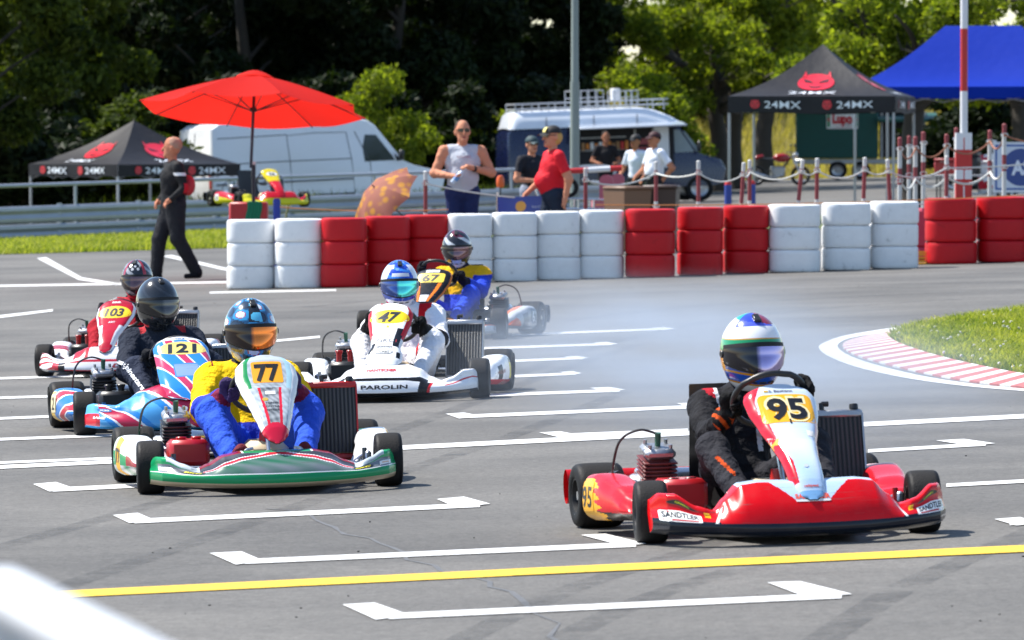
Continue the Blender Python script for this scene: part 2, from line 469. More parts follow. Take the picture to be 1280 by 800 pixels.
class Multi:
    """collects printed marks; pieces that overlap stay together, separate ones become parts of their own"""
    def __init__(s): s.c = []
    def _add(s, vs, fs, cols=None): s.c.append(([tuple(v) for v in vs], fs, cols))
    def build(s, name, m, parent):
        bx = []
        for vs, fs, cols in s.c: a = np.array(vs); bx.append((a.min(0) - .003, a.max(0) + .003))
        grp = list(range(len(bx)))
        for i in range(len(bx)):
            for j in range(i):
                if np.all(bx[i][0] <= bx[j][1]) and np.all(bx[j][0] <= bx[i][1]):
                    a, b = grp[i], grp[j]; grp = [b if g == a else g for g in grp]
        for g in sorted(set(grp)):
            mb = MB()
            for k in range(len(grp)):
                if grp[k] == g: mb._add(*s.c[k])
            mb.build(name, m, parent, smooth=False)
# ------------------------------------------------------------------ the setting: ground, track, verge, markings, kerb
def np_mesh(name, V, F, paint=None, smooth=False):
    """V (n,3), F (m,k) arrays -> mesh, quickly"""
    me = bpy.data.meshes.new(name); k = F.shape[1]
    me.vertices.add(len(V)); me.vertices.foreach_set('co', np.ascontiguousarray(V, np.float32).ravel())
    me.loops.add(F.size); me.loops.foreach_set('vertex_index', np.ascontiguousarray(F, np.int32).ravel())
    me.polygons.add(len(F)); me.polygons.foreach_set('loop_start', np.arange(len(F), dtype=np.int32) * k)
    if paint is not None:
        at = me.attributes.new('paint', 'FLOAT_COLOR', 'CORNER'); c = np.ones((len(F), 4), np.float32)
        c[:, :3] = paint if paint.ndim == 2 else paint[:, None]
        at.data.foreach_set('color', np.repeat(c, k, 0).ravel())
    me.update(calc_edges=True); me.validate(); 
    me.polygons.foreach_set('use_smooth', np.full(len(me.polygons), smooth))
    return me
def sheet(name, pts, m, dz=0.0, kind='structure'):
    mb = MB(); mb.quad(*[(p[0], p[1], gz(p[0]) + dz) for p in pts]); o = mb.build(name, m, smooth=False); o['kind'] = kind; return o

def asphalt():
    m, t, b = nodes('asphalt')
    tc = N(t, 'ShaderNodeTexCoord')
    fine = N(t, 'ShaderNodeTexVoronoi', Scale=70.0); t.links.new(tc.outputs['Object'], fine.inputs['Vector'])
    mid = N(t, 'ShaderNodeTexNoise', Scale=22.0, Detail=6.0, Roughness=.75); t.links.new(tc.outputs['Object'], mid.inputs['Vector'])
    big = N(t, 'ShaderNodeTexNoise', Scale=.35, Detail=5.0, Roughness=.6); t.links.new(tc.outputs['Object'], big.inputs['Vector'])
    # tyre sweep: rubber laid down in long streaks across the slope of travel
    mp = N(t, 'ShaderNodeMapping'); mp.inputs['Scale'].default_value = (.16, .8, 1); mp.inputs['Rotation'].default_value = (0, 0, R(14)); t.links.new(tc.outputs['Object'], mp.inputs['Vector'])
    st = N(t, 'ShaderNodeTexNoise', Scale=1.6, Detail=5.0); t.links.new(mp.outputs['Vector'], st.inputs['Vector'])
    c1 = N(t, 'ShaderNodeValToRGB'); c1.color_ramp.elements[0].color = (.108, .103, .0945, 1); c1.color_ramp.elements[1].color = (.212, .203, .187, 1)
    c1.color_ramp.elements[0].position = .28; c1.color_ramp.elements[1].position = .72
    t.links.new(mid.outputs['Fac'], c1.inputs['Fac'])
    m1 = N(t, 'ShaderNodeMix', data_type='RGBA', blend_type='MULTIPLY'); m1.inputs['Factor'].default_value = .75
    r2 = N(t, 'ShaderNodeValToRGB'); r2.color_ramp.elements[0].color = (.62, .62, .63, 1); r2.color_ramp.elements[1].color = (1.12, 1.11, 1.1, 1)
    r2.color_ramp.elements[0].position = .33; r2.color_ramp.elements[1].position = .62
    t.links.new(big.outputs['Fac'], r2.inputs['Fac']); t.links.new(c1.outputs['Color'], m1.inputs['A']); t.links.new(r2.outputs['Color'], m1.inputs['B'])
    m2 = N(t, 'ShaderNodeMix', data_type='RGBA', blend_type='MULTIPLY'); m2.inputs['Factor'].default_value = .6
    r3 = N(t, 'ShaderNodeValToRGB'); r3.color_ramp.elements[0].color = (.80, .80, .81, 1); r3.color_ramp.elements[1].color = (1.05, 1.05, 1.05, 1)
    r3.color_ramp.elements[0].position = .38; r3.color_ramp.elements[1].position = .6
    t.links.new(st.outputs['Fac'], r3.inputs['Fac']); t.links.new(m1.outputs['Result'], m2.inputs['A']); t.links.new(r3.outputs['Color'], m2.inputs['B'])
    m3 = N(t, 'ShaderNodeMix', data_type='RGBA', blend_type='MULTIPLY'); m3.inputs['Factor'].default_value = .45
    r4 = N(t, 'ShaderNodeValToRGB'); r4.color_ramp.elements[0].color = (1.25, 1.25, 1.25, 1); r4.color_ramp.elements[1].color = (.45, .45, .45, 1); r4.color_ramp.elements[1].position = .75
    t.links.new(fine.outputs['Distance'], r4.inputs['Fac']); t.links.new(m2.outputs['Result'], m3.inputs['A']); t.links.new(r4.outputs['Color'], m3.inputs['B'])
    t.links.new(m3.outputs['Result'], b.inputs['Base Color'])
    b.inputs['Roughness'].default_value = .78; b.inputs['Specular IOR Level'].default_value = .35
    bp = N(t, 'ShaderNodeBump', Strength=.55, Distance=.006); t.links.new(mid.outputs['Fac'], bp.inputs['Height']); t.links.new(bp.outputs['Normal'], b.inputs['Normal'])
    return m
ASPH = asphalt()
def line_mat(name, col):
    m, t, b = nodes(name); tc = N(t, 'ShaderNodeTexCoord')
    n = N(t, 'ShaderNodeTexNoise', Scale=26.0, Detail=8.0, Roughness=.8); t.links.new(tc.outputs['Object'], n.inputs['Vector'])
    r = N(t, 'ShaderNodeValToRGB'); r.color_ramp.elements[0].color = (*[c * .3 for c in col], 1); r.color_ramp.elements[1].color = (*col, 1)
    r.color_ramp.elements[0].position = .34; r.color_ramp.elements[1].position = .47
    t.links.new(n.outputs['Fac'], r.inputs['Fac']); t.links.new(r.outputs['Color'], b.inputs['Base Color']); b.inputs['Roughness'].default_value = .7
    return m
WLINE = line_mat('white_road_paint', (.72, .72, .71)); YLINE = line_mat('yellow_road_paint', (.78, .50, .03))
EARTH = mat('dry_earth', (.10, .085, .05), .95, var=.5, vscale=.8, bump=.5, bscale=8)
GRASSG = mat('turf_soil', (.075, .10, .022), .95, var=.4, vscale=3, bump=.6, bscale=30)
sheet('ground', [(-900, -300), (900, -300), (900, 2500), (-900, 2500)], EARTH, -.03)
sheet('track', [(-60, -8), (60, -8), (60, 205), (2, 205), (-2, 122), (-60, 122)], ASPH, 0)

def strip(pa, pb, wa, wb=None):         # a painted strip on the ground between two ground points
    wb = wa if wb is None else wb
    d = (pb - pa); d.z = 0; d.normalize(); n = Vector((-d.y, d.x, 0))
    return [pa - n * wa / 2, pb - n * wb / 2, pb + n * wb / 2, pa + n * wa / 2]
def marking(name, polys, m, dz=.004):
    mb = MB()
    for i, q in enumerate(polys): mb.quad(*[(p.x, p.y, gz(p.x) + dz + i * .0006) for p in q])
    o = mb.build(name, m, smooth=False); o['kind'] = 'structure'; return o
def px(*uv): return [G(u, v) for u, v in uv]
def bar(u0, v0, u1, v1, t):             # strip drawn from pixel to pixel, t = thickness in picture rows
    return px((u0, v0 + t / 2), (u1, v1 + t / 2), (u1, v1 - t / 2), (u0, v0 - t / 2))
# the grid boxes with their turned-in ends
marking('grid_marking', [bar(486, 771.5, 1052, 745.5, 7), px((428, 757), (468, 754.5), (512, 770), (470, 776)), px((959, 729.5), (1000, 728), (1065, 744), (1010, 749))], WLINE)
marking('grid_marking', [bar(306, 703, 795, 681.5, 6), px((262, 692.5), (302, 690.5), (329, 702), (295, 707)), px((726, 670), (757, 668.5), (808, 681), (778, 683.5))], WLINE)
marking('grid_marking', [bar(168, 652.5, 600, 632, 5.5), px((141, 645), (172, 642), (193, 651), (162, 655)), px((546, 625), (580, 622), (613, 631), (570, 635.5))], WLINE)
marking('grid_marking', [bar(66, 613, 330, 600, 5), px((41, 606), (70, 603.5), (92, 611), (62, 615.5))], WLINE)
for q in ((-40, 586.5, 330, 569, 4.5), (330, 569, 1330, 518.5, 5.5)): marking('start_line', [bar(*q)], WLINE)
marking('timing_line', [bar(-60, 581.5, 330, 566, 3.0)], WLINE)
marking('finish_line', [bar(75, 744, 640, 716.5, 8.5), bar(640, 716.5, 1340, 684, 8.5)], YLINE)
for q, tb in (((575, 521.5, 868, 509, 4.2), [((557, 518), (580, 516.5), (602, 521), (574, 524)), ((846, 505), (868, 504), (892, 508.5), (864, 511))]),
              ((700, 545, 860, 538.5, 4), [((674, 541.5), (700, 540), (722, 544), (697, 547))]),
              ((600, 495, 775, 488.5, 3.6), [((737, 485.5), (762, 484.5), (782, 488), (758, 490.5))]),
              ((596, 473, 720, 467.5, 3.2), [((700, 465.5), (716, 464.5), (728, 467.5), (712, 469.5))]),
              ((600, 453.5, 730, 448, 3), [((706, 446.5), (722, 445.5), (736, 448), (718, 450))]),
              ((560, 437.5, 765, 430.5, 2.8), [((742, 429), (758, 428), (773, 430.5), (756, 432))]),
              ((640, 419, 835, 411.5, 2.6), [((815, 410.5), (830, 409.5), (845, 411.5), (829, 413.5))]),
              ((1085, 564.5, 1232, 556, 4), [((1170, 551.5), (1205, 549.5), (1244, 555), (1214, 558.5))]),
              ((1183, 607.5, 1330, 599.5, 4.2), []),
              ((-30, 551, 200, 542.5, 3.2), []), ((-30, 525, 120, 519, 3), []), ((-30, 499, 140, 493.5, 2.8), []), ((-30, 474.5, 160, 468.5, 2.6), []),
              ((340, 427, 400, 421.5, 2.6), []), ((1262, 655, 1400, 648, 5), [((1243, 650), (1275, 647.5), (1300, 655), (1270, 658))])):
    marking('grid_marking', [bar(*q)] + [px(*b) for b in tb], WLINE)
marking('lane_line', [px((-5, 398.5), (66, 389.5), (66, 387), (-5, 395))], WLINE)
marking('lane_line', [bar(-40, 358.3, 300, 352.8, 2.2)], WLINE)
marking('lane_line', [px((46, 323), (58, 322), (102, 347), (148, 354.5), (146, 357), (98, 350))], WLINE)
marking('lane_line', [px((203, 320.5), (214, 319), (285, 336), (285, 339))], WLINE)
marking('lane_line', [bar(262, 366.2, 420, 363, 2)], WLINE)
# tar seams in the asphalt
TAR = mat('tar_seam', (.12, .117, .115), .6, var=.3)
def seam(uvs, w):
    pts = [G(u, v) for u, v in uvs]; out = []
    for a, b in zip(pts, pts[1:]):
        for k in range(3):
            q = [lerp(a, b, k / 3), lerp(a, b, (k + 1) / 3)]
            out.append(q)
    mb = MB(); line = [q[0] for q in out] + [pts[-1]]
    random.seed(3); L = []
    for p in line:
        ww = w * random.uniform(.4, 1.3); dx = random.uniform(-.04, .04)
        L.append((p.x - ww + dx, p.x + ww + dx, p.y))
    for a, b in zip(L, L[1:]): mb.quad((a[0], a[2], gz(a[0]) + .002), (a[1], a[2], gz(a[1]) + .002), (b[1], b[2], gz(b[1]) + .002), (b[0], b[2], gz(b[0]) + .002))
    o = mb.build('tar_seam', TAR, smooth=False); o['kind'] = 'structure'
seam([(720, 830), (690, 780), (640, 740), (585, 722), (520, 700), (480, 685), (440, 668), (410, 655), (380, 645), (340, 636)], .011)

def param(P, n):
    out = []
    for i in range(len(P) - 1):
        for k in range(n):
            t = k / n; p0, p1, p2, p3 = P[max(i - 1, 0)], P[i], P[i + 1], P[min(i + 2, len(P) - 1)]
            out.append(.5 * ((2 * p1) + (p2 - p0) * t + (2 * p0 - 5 * p1 + 4 * p2 - p3) * t * t + (3 * p1 - p0 - 3 * p2 + p3) * t ** 3))
    return out + [P[-1]]
param_ = param
# rubber laid down by the karts, worn and broken
def skid_mat():
    m, t, b = nodes('skid_rubber'); tc = N(t, 'ShaderNodeTexCoord'); n = N(t, 'ShaderNodeTexNoise', Scale=3.0, Detail=8.0, Roughness=.75); t.links.new(tc.outputs['Object'], n.inputs['Vector'])
    r = N(t, 'ShaderNodeMapRange'); r.inputs['From Min'].default_value = .38; r.inputs['From Max'].default_value = .68; r.inputs['To Min'].default_value = 0.0; r.inputs['To Max'].default_value = .34; t.links.new(n.outputs['Fac'], r.inputs['Value'])
    b.inputs['Base Color'].default_value = (.03, .03, .032, 1); b.inputs['Roughness'].default_value = .6; t.links.new(r.outputs['Result'], b.inputs['Alpha']); return m
SKID = skid_mat()
for uvs, w in (([(380, 384), (560, 369), (760, 361), (980, 357), (1290, 352)], .22), ([(420, 392), (600, 374), (800, 366), (1010, 361), (1290, 357)], .18), ([(700, 402), (860, 384), (1010, 374), (1180, 366), (1290, 362)], .16), ([(640, 470), (760, 430), (900, 400), (1040, 385), (1200, 374)], .14), ([(-20, 690), (160, 640), (330, 590), (520, 530), (680, 470), (800, 430)], .13), ([(60, 740), (260, 672), (470, 600), (640, 545), (780, 490)], .13), ([(520, 830), (700, 742), (860, 690), (1010, 640)], .13), ([(640, 830), (810, 748), (960, 700), (1090, 655)], .13), ([(1000, 820), (1120, 740), (1230, 690), (1300, 660)], .14)):
    pts = param_([G(*p) for p in uvs], 8); mb = MB(); L = []
    for i, p in enumerate(pts):
        d = pts[min(i + 1, len(pts) - 1)] - pts[max(i - 1, 0)]; nn = Vector((-d.y, d.x, 0)).normalized() * w / 2; L.append((p - nn, p + nn))
    for (a, b), (c, d) in zip(L, L[1:]): mb.quad(*[(q.x, q.y, gz(q.x) + .0025) for q in (a, b, d, c)])
    o = mb.build('skid_mark', SKID, smooth=False); o['kind'] = 'structure'

# infield island: white edge line, kerb of red and white blocks, turf
EDGE = [(1420, 372), (1280, 387.5), (1180, 401), (1100, 412.5), (1056, 420), (1034, 427), (1024, 433), (1027, 440), (1040, 448), (1066, 458), (1104, 467.5), (1150, 476), (1210, 483.5), (1280, 489.5), (1420, 500)]
EDGEIN = [(1420, 374), (1280, 390), (1180, 404.5), (1104, 416), (1066, 422.5), (1052, 427.5), (1047, 433), (1051, 438.5), (1064, 446), (1088, 454.5), (1122, 463.5), (1164, 472.5), (1218, 480.5), (1280, 486.5), (1420, 497)]
mb = MB()
EO, EI = [G(*p) for p in EDGE], [G(*p) for p in EDGEIN]
def resample(P, n):
    L = [0]
    for a, b in zip(P, P[1:]): L.append(L[-1] + (b - a).length)
    out = []
    for k in range(n + 1):
        s_ = L[-1] * k / n; i = max(0, min(len(P) - 2, int(np.searchsorted(L, s_, 'right')) - 1)); t = (s_ - L[i]) / max(1e-9, L[i + 1] - L[i])
        p0, p1, p2, p3 = P[max(i - 1, 0)], P[i], P[i + 1], P[min(i + 2, len(P) - 1)]
        out.append(.5 * ((2 * p1) + (p2 - p0) * t + (2 * p0 - 5 * p1 + 4 * p2 - p3) * t * t + (3 * p1 - p0 - 3 * p2 + p3) * t ** 3))
    return out
A, B = param(EO, 5), param(EI, 5)
for i in range(len(A) - 1): mb.quad(*[(p.x, p.y, gz(p.x) + .004) for p in (A[i], A[i + 1], B[i + 1], B[i])])
o = mb.build('edge_line', WLINE, smooth=False); o['kind'] = 'structure'
KO = [(1188, 405), (1150, 410), (1110, 416), (1072, 423.5), (1057, 428.5), (1053, 433), (1057, 438.5), (1072, 446), (1098, 454), (1134, 463), (1176, 472), (1224, 479.5), (1280, 486), (1380, 494.5)]
KI = [(1188, 405.5), (1158, 411), (1132, 416.5), (1118, 421.5), (1112, 426), (1114, 430), (1122, 435), (1138, 441.5), (1164, 450), (1198, 459), (1234, 467), (1272, 474.5), (1320, 481.5), (1400, 490)]
KA, KB = param([G(*p) for p in KO], 4), param([G(*p) for p in KI], 4)
KERBR = line_mat('kerb_red', (.44, .115, .105)); KERBW = line_mat('kerb_white', (.66, .64, .62))
kerb = empty('kerb', (KA[12].x, KA[12].y, gz(KA[12].x))); kerb['kind'] = 'structure'
off = Vector(kerb.location)
for i in range(len(KA) - 1):
    a0, a1, b1, b0 = KA[i], KA[i + 1], KB[i + 1], KB[i]
    mb = MB(); c = (a0 + a1 + b0 + b1) / 4; vs = []
    for p, h in ((a0, .012), (a1, .012), (b1, .05), (b0, .05)):
        q = c + (p - c) * .985; vs.append(Vector((q.x, q.y, gz(q.x))) - off + Vector((0, 0, h)))
    lo = [v - Vector((0, 0, .06)) for v in vs]
    mb._add(vs + lo, [(0, 1, 2, 3), (0, 4, 5, 1), (1, 5, 6, 2), (2, 6, 7, 3), (3, 7, 4, 0)])
    mb.build('kerb_block', KERBR if i % 2 else KERBW, kerb, smooth=False)
TI = [G(*p) for p in [(1420, 375), (1290, 391), (1188, 405.5), (1158, 411), (1132, 416.5), (1118, 421.5), (1112, 426), (1114, 430), (1122, 435), (1138, 441.5), (1164, 450), (1198, 459), (1234, 467), (1272, 474.5), (1320, 481.5), (1400, 490), (1500, 496), (1600, 440)]]
mb = MB(); mb.quad(*[(p.x, p.y, gz(p.x) + .03) for p in TI]); mb.quad(*[(p.x, p.y, gz(p.x) - .02) for p in TI[::-1]])
n_ = len(TI)
for i in range(n_): a, b = TI[i], TI[(i + 1) % n_]; mb.quad((a.x, a.y, gz(a.x) + .03), (b.x, b.y, gz(b.x) + .03), (b.x, b.y, gz(b.x) - .02), (a.x, a.y, gz(a.x) - .02))
o = mb.build('infield', GRASSG, smooth=False); o['kind'] = 'structure'

def inside(poly, X, Y):
    n = len(poly); c = np.zeros(len(X), bool); j = n - 1
    for i in range(n):
        xi, yi, xj, yj = poly[i][0], poly[i][1], poly[j][0], poly[j][1]
        q = ((yi > Y) != (yj > Y)) & (X < (xj - xi) * (Y - yi) / (yj - yi + 1e-12) + xi); c ^= q; j = i
    return c
def blades(name, X, Y, Z, hmin, hmax, w, m, lean=.5, bright=None):
    n = len(X); a = RNG.uniform(0, 2 * PI, n); h = RNG.uniform(hmin, hmax, n); l = RNG.normal(0, lean, (n, 2)) * h[:, None]
    ww = w * RNG.uniform(.6, 1.3, n)
    base = np.stack([X, Y, Z], 1); d = np.stack([np.cos(a), np.sin(a), np.zeros(n)], 1) * ww[:, None]
    mid = base + np.stack([l[:, 0] * .35, l[:, 1] * .35, h * .6], 1); tip = base + np.stack([l[:, 0], l[:, 1], h], 1)
    V = np.stack([base - d, base + d, mid + d * .7, mid - d * .7, tip], 1).reshape(-1, 3)
    k = np.arange(n)[:, None] * 5
    F = np.concatenate([k + np.array([[0, 1, 2]]), k + np.array([[0, 2, 3]]), k + np.array([[3, 2, 4]])])
    pc = RNG.uniform(0, 1, n) if bright is None else bright
    o = bpy.data.objects.new(name, np_mesh(name, V, F, np.concatenate([pc] * 3).astype(np.float32))); o.data.materials.append(m); COL.objects.link(o)
    return o
GRASSM = leaf_mat('grass_blades', (.13, .19, .02), (.46, .45, .10), .42)
DRYM = leaf_mat('dry_grass_blades', (.20, .17, .04), (.58, .47, .17), .35)
poly = [(p.x, p.y) for p in TI]
xs = [p[0] for p in poly]; ys = [p[1] for p in poly]
X = RNG.uniform(2.0, 5.2, 110000); Y = RNG.uniform(min(ys), max(ys), 110000)
k = inside(poly, X, Y); X, Y = X[k], Y[k]
patch = np.clip(.45 + .35 * np.sin(X * 7.3 + 2 * np.sin(Y * 1.9)) * np.sin(Y * 2.7 + 1.3 * np.sin(X * 5)) + RNG.normal(0, .28, len(X)), 0, 1)
hh = .02 + .05 * RNG.uniform(0, 1, len(X)) ** 1.7
tag(blades('infield_grass', X, Y, gz(X) + .03, .02, .085, .006, GRASSM, .6, bright=patch), 'short bright green turf on the infield behind the kerb', 'grass', kind='stuff')
# clover heads in the turf
q = RNG.choice(len(X), 150, replace=False); mb = MB()
for i in q: mb.ball((X[i], Y[i], gz(X[i]) + .075), .013, 6, 4)
tag(mb.build('clover_flowers', mat('clover_white', (.7, .66, .66), .8)), 'tiny white clover heads scattered over the infield turf', 'flowers', kind='stuff')
# verge along the guard rail
VERGE = [G(-260, 325), G(0, 318.5), G(160, 314), G(300, 310)]
vp = [(p.x, p.y) for p in VERGE] + [(6, 96), (6, 112), (-30, 108)]
sheet('verge', vp, GRASSG, .006)
X = RNG.uniform(-13, -2, 60000); Y = RNG.uniform(88, 108, 60000); k = inside(vp, X, Y); X, Y = X[k], Y[k]
tag(blades('verge_grass', X, Y, gz(X) + .005, .04, .13, .014, GRASSM, .5), 'sunlit green grass strip in front of the guard rail', 'grass', kind='stuff')
# loose rubber crumbs
mb = MB(); random.seed(5)
for i in range(70):
    u, v = random.uniform(0, 1280), 340 + 460 * random.random() ** 1.6; p = G(u, v); r = random.uniform(.002, .005)
    mb.box((p.x, p.y, p.z + r * .5), (r * 2, r * 1.3, r), Matrix.Rotation(random.random() * 6, 3, 'Z'))
tag(mb.build('rubber_crumbs', RUBBER, smooth=False), 'small black rubber crumbs strewn over the asphalt', 'debris', kind='stuff')

# ------------------------------------------------------------------ tyre barrier
def tyre_paint(name, col, dark):
    m, t, b = nodes(name); tc = N(t, 'ShaderNodeTexCoord'); oi = N(t, 'ShaderNodeObjectInfo')
    ad = N(t, 'ShaderNodeVectorMath', operation='ADD'); ml = N(t, 'ShaderNodeVectorMath', operation='SCALE'); ml.inputs['Scale'].default_value = 40
    cb = N(t, 'ShaderNodeCombineXYZ'); t.links.new(oi.outputs['Random'], cb.inputs[0]); t.links.new(oi.outputs['Random'], cb.inputs[2]); t.links.new(cb.outputs[0], ml.inputs[0])
    t.links.new(tc.outputs['Object'], ad.inputs[0]); t.links.new(ml.outputs[0], ad.inputs[1])
    n = N(t, 'ShaderNodeTexNoise', Scale=7.0, Detail=8.0, Roughness=.75); t.links.new(ad.outputs[0], n.inputs['Vector'])
    r = N(t, 'ShaderNodeValToRGB'); r.color_ramp.elements[0].color = (*dark, 1); r.color_ramp.elements[1].color = (*col, 1)
    r.color_ramp.elements[0].position = .27; r.color_ramp.elements[1].position = .40
    e = r.color_ramp.elements.new(.7); e.color = (*[min(1, c * 1.08) for c in col], 1)
    t.links.new(n.outputs['Fac'], r.inputs['Fac']); t.links.new(r.outputs['Color'], b.inputs['Base Color']); b.inputs['Roughness'].default_value = .5; b.inputs['Specular IOR Level'].default_value = .3
    bp = N(t, 'ShaderNodeBump', Strength=.25, Distance=.02); t.links.new(n.outputs['Fac'], bp.inputs['Height']); t.links.new(bp.outputs['Normal'], b.inputs['Normal'])
    return m
TW = tyre_paint('white_tyre_paint', (.80, .81, .82), (.38, .38, .38)); TR = tyre_paint('red_tyre_paint', (.52, .006, .012), (.30, .008, .012))
TRAD = .283; TH = .268
def tyre_mesh(name, m):
    h = TH * .995; r = TRAD
    prof = [(.17, .02), (.2, .004), (r - .036, 0), (r - .018, .003), (r - .007, .010), (r - .001, .026), (r, .06), (r + .001, h / 2)]
    prof = prof + [(a, h - z) for a, z in prof[::-1][1:]] + [(.155, h - .04), (.15, h / 2), (.155, .04)]
    mb = MB(); mb.lathe(prof, 48, closed=True)
    out = []
    for x, y, z in mb.v:                # squeezed against their neighbours, the tyres are no longer quite round
        rr = math.hypot(x, y); c, s_ = abs(x) / rr, abs(y) / rr; q = (c ** 3.2 + s_ ** 3.2) ** (-1 / 3.2); w = min(1, max(0, (rr - .17) / .1)); q = lerp(1, q, w)
        out.append((x * q * .985, y * q * .98, z))
    mb.v = out; me = mb.mesh(name); me.materials.append(m); return me
TWM, TRM = tyre_mesh('tyre', TW), tyre_mesh('tyre', TR)
STRAPM = mat('black_strap', (.015, .015, .015), .6)
mb = MB(); mb.tube([(0, 0, z) for z in np.linspace(0, TH * 3, 10)], .006, 5); mb.tube([(-.02, 0, TH), (.0, -.012, TH + .005), (.02, 0, TH - .004)], .006, 5); STRAP = mb.mesh('strap'); STRAP.materials.append(STRAPM)
base_v = tab([250, 280, 402, 558, 782, 960, 1147, 1156, 1222, 1290, 1400], [362.5, 362, 360.5, 354.5, 348, 341.5, 335.5, 331.5, 329, 327, 324])
groups = [('w', [314, 374]), ('r', [430, 484, 534]), ('w', [588, 643, 697, 752]), ('r', [813, 875, 932]), ('w', [993, 1057, 1117]), ('r', [1188, 1252, 1316])]
ordw = ['first', 'second', 'third', 'fourth']
desc = {0: 'at the end beside the red and green box', 1: 'beside the floral umbrella', 2: 'below the red-shirted man and blue banner', 3: 'in front of the brown bin', 4: 'in front of the black tent', 5: 'beside the red and white pole'}
def stack_label(word, gi, si, n):
    if gi == 0: return ['white painted tyre stack at the free end of the barrier', 'white painted tyre stack touching the red tyres by the floral umbrella'][si]
    near = {1: ('the white end stacks', 'the grey-shirted man'), 2: ('the grey-shirted man', 'the wheeled bins'), 3: ('the wheeled bins', 'the leaning posts'),
            4: ('the leaning posts', 'the pink barrier'), 5: ('the pink barrier block', 'the lettered sign')}[gi]
    if si == 0: return f'{word} painted tyre stack at the {word} run\'s end near {near[0]}'
    if si == n - 1: return f'{word} painted tyre stack at the {word} run\'s end near {near[1]}'
    if n == 3: return f'middle {word} tyre stack between {near[0]} and {near[1]}'
    return f'{word} tyre stack {["", "second", "third"][si]} from {near[0]}'
random.seed(11)
for gi, (c, us) in enumerate(groups):
    for si, u in enumerate(us):
        p = G(u, base_v(u)); p.y += TRAD; p.x += TRAD * p.x / p.y
        word = 'white' if c == 'w' else 'red'
        o = empty('tyre_stack', (p.x, p.y, gz(p.x)), 0, f'{ordw[si]} stack of three {word} painted tyres {desc[gi]}, counted rightwards', 'tyre stack', 'painted tyre barrier')
        o['label'] = stack_label(word, gi, si, len(us))
        nx = us[si + 1] - u if si + 1 < len(us) else u - us[si - 1]
        wsc = min(1.12, max(.95, (nx + .6) / FPX * p.y / (2 * TRAD * .985)))
        o.scale = (wsc, wsc, 1)
        for k in range(3):
            t = bpy.data.objects.new('tyre', TWM if c == 'w' else TRM); COL.objects.link(t); t.parent = o
            t.location = (random.uniform(-.006, .006), random.uniform(-.006, .006), k * TH + .001); t.rotation_euler.z = PI * .5 * random.randrange(4) + random.uniform(-.05, .05)
        if si == 0 and gi > 0:
            st = bpy.data.objects.new('strap', STRAP); COL.objects.link(st); st.parent = o; st.location = (-TRAD * .93, -TRAD * .38, 0.0)

# ------------------------------------------------------------------ rail right in front of the camera, far out of focus
mb = MB(); RAILM = mat('pale_rail_paint', (.66, .68, .72), .35, var=.06)
rail = empty('spectator_rail', (0, 0, 0), 0, 'blurred pale tubular rail on a post at the edge of the track', 'railing')
a = Pd(-160, 768, 5.9); b = Pd(8, 745, 5.5); c = Pd(240, 868, 4.6)
rail.location = (b.x, b.y, gz(b.x)); o0 = Vector(rail.location)
mb.tube([a - o0, lerp(a, b, .9) - o0, b - o0, lerp(b, c, .08) - o0, lerp(b, c, .3) - o0, c - o0, lerp(b, c, 1.6) - o0], .028, 16); mb.build('handrail', RAILM, rail)
mb = MB(); mb.tube([Vector((0, .0, 0)), Vector((0, 0, b.z - o0.z - .02))], .022, 14); mb.box((0, 0, .006), (.14, .14, .012), ch=.003); mb.build('post', RAILM, rail)
# ------------------------------------------------------------------ racing karts: local -Y is forward, front axle at y = 0, rear axle at y = 1.05
def hx(s): return srgb(s)
BLK, WHT, RED, YEL = hx('141416'), hx('f2f2f2'), hx('d4101c'), hx('f8b414')

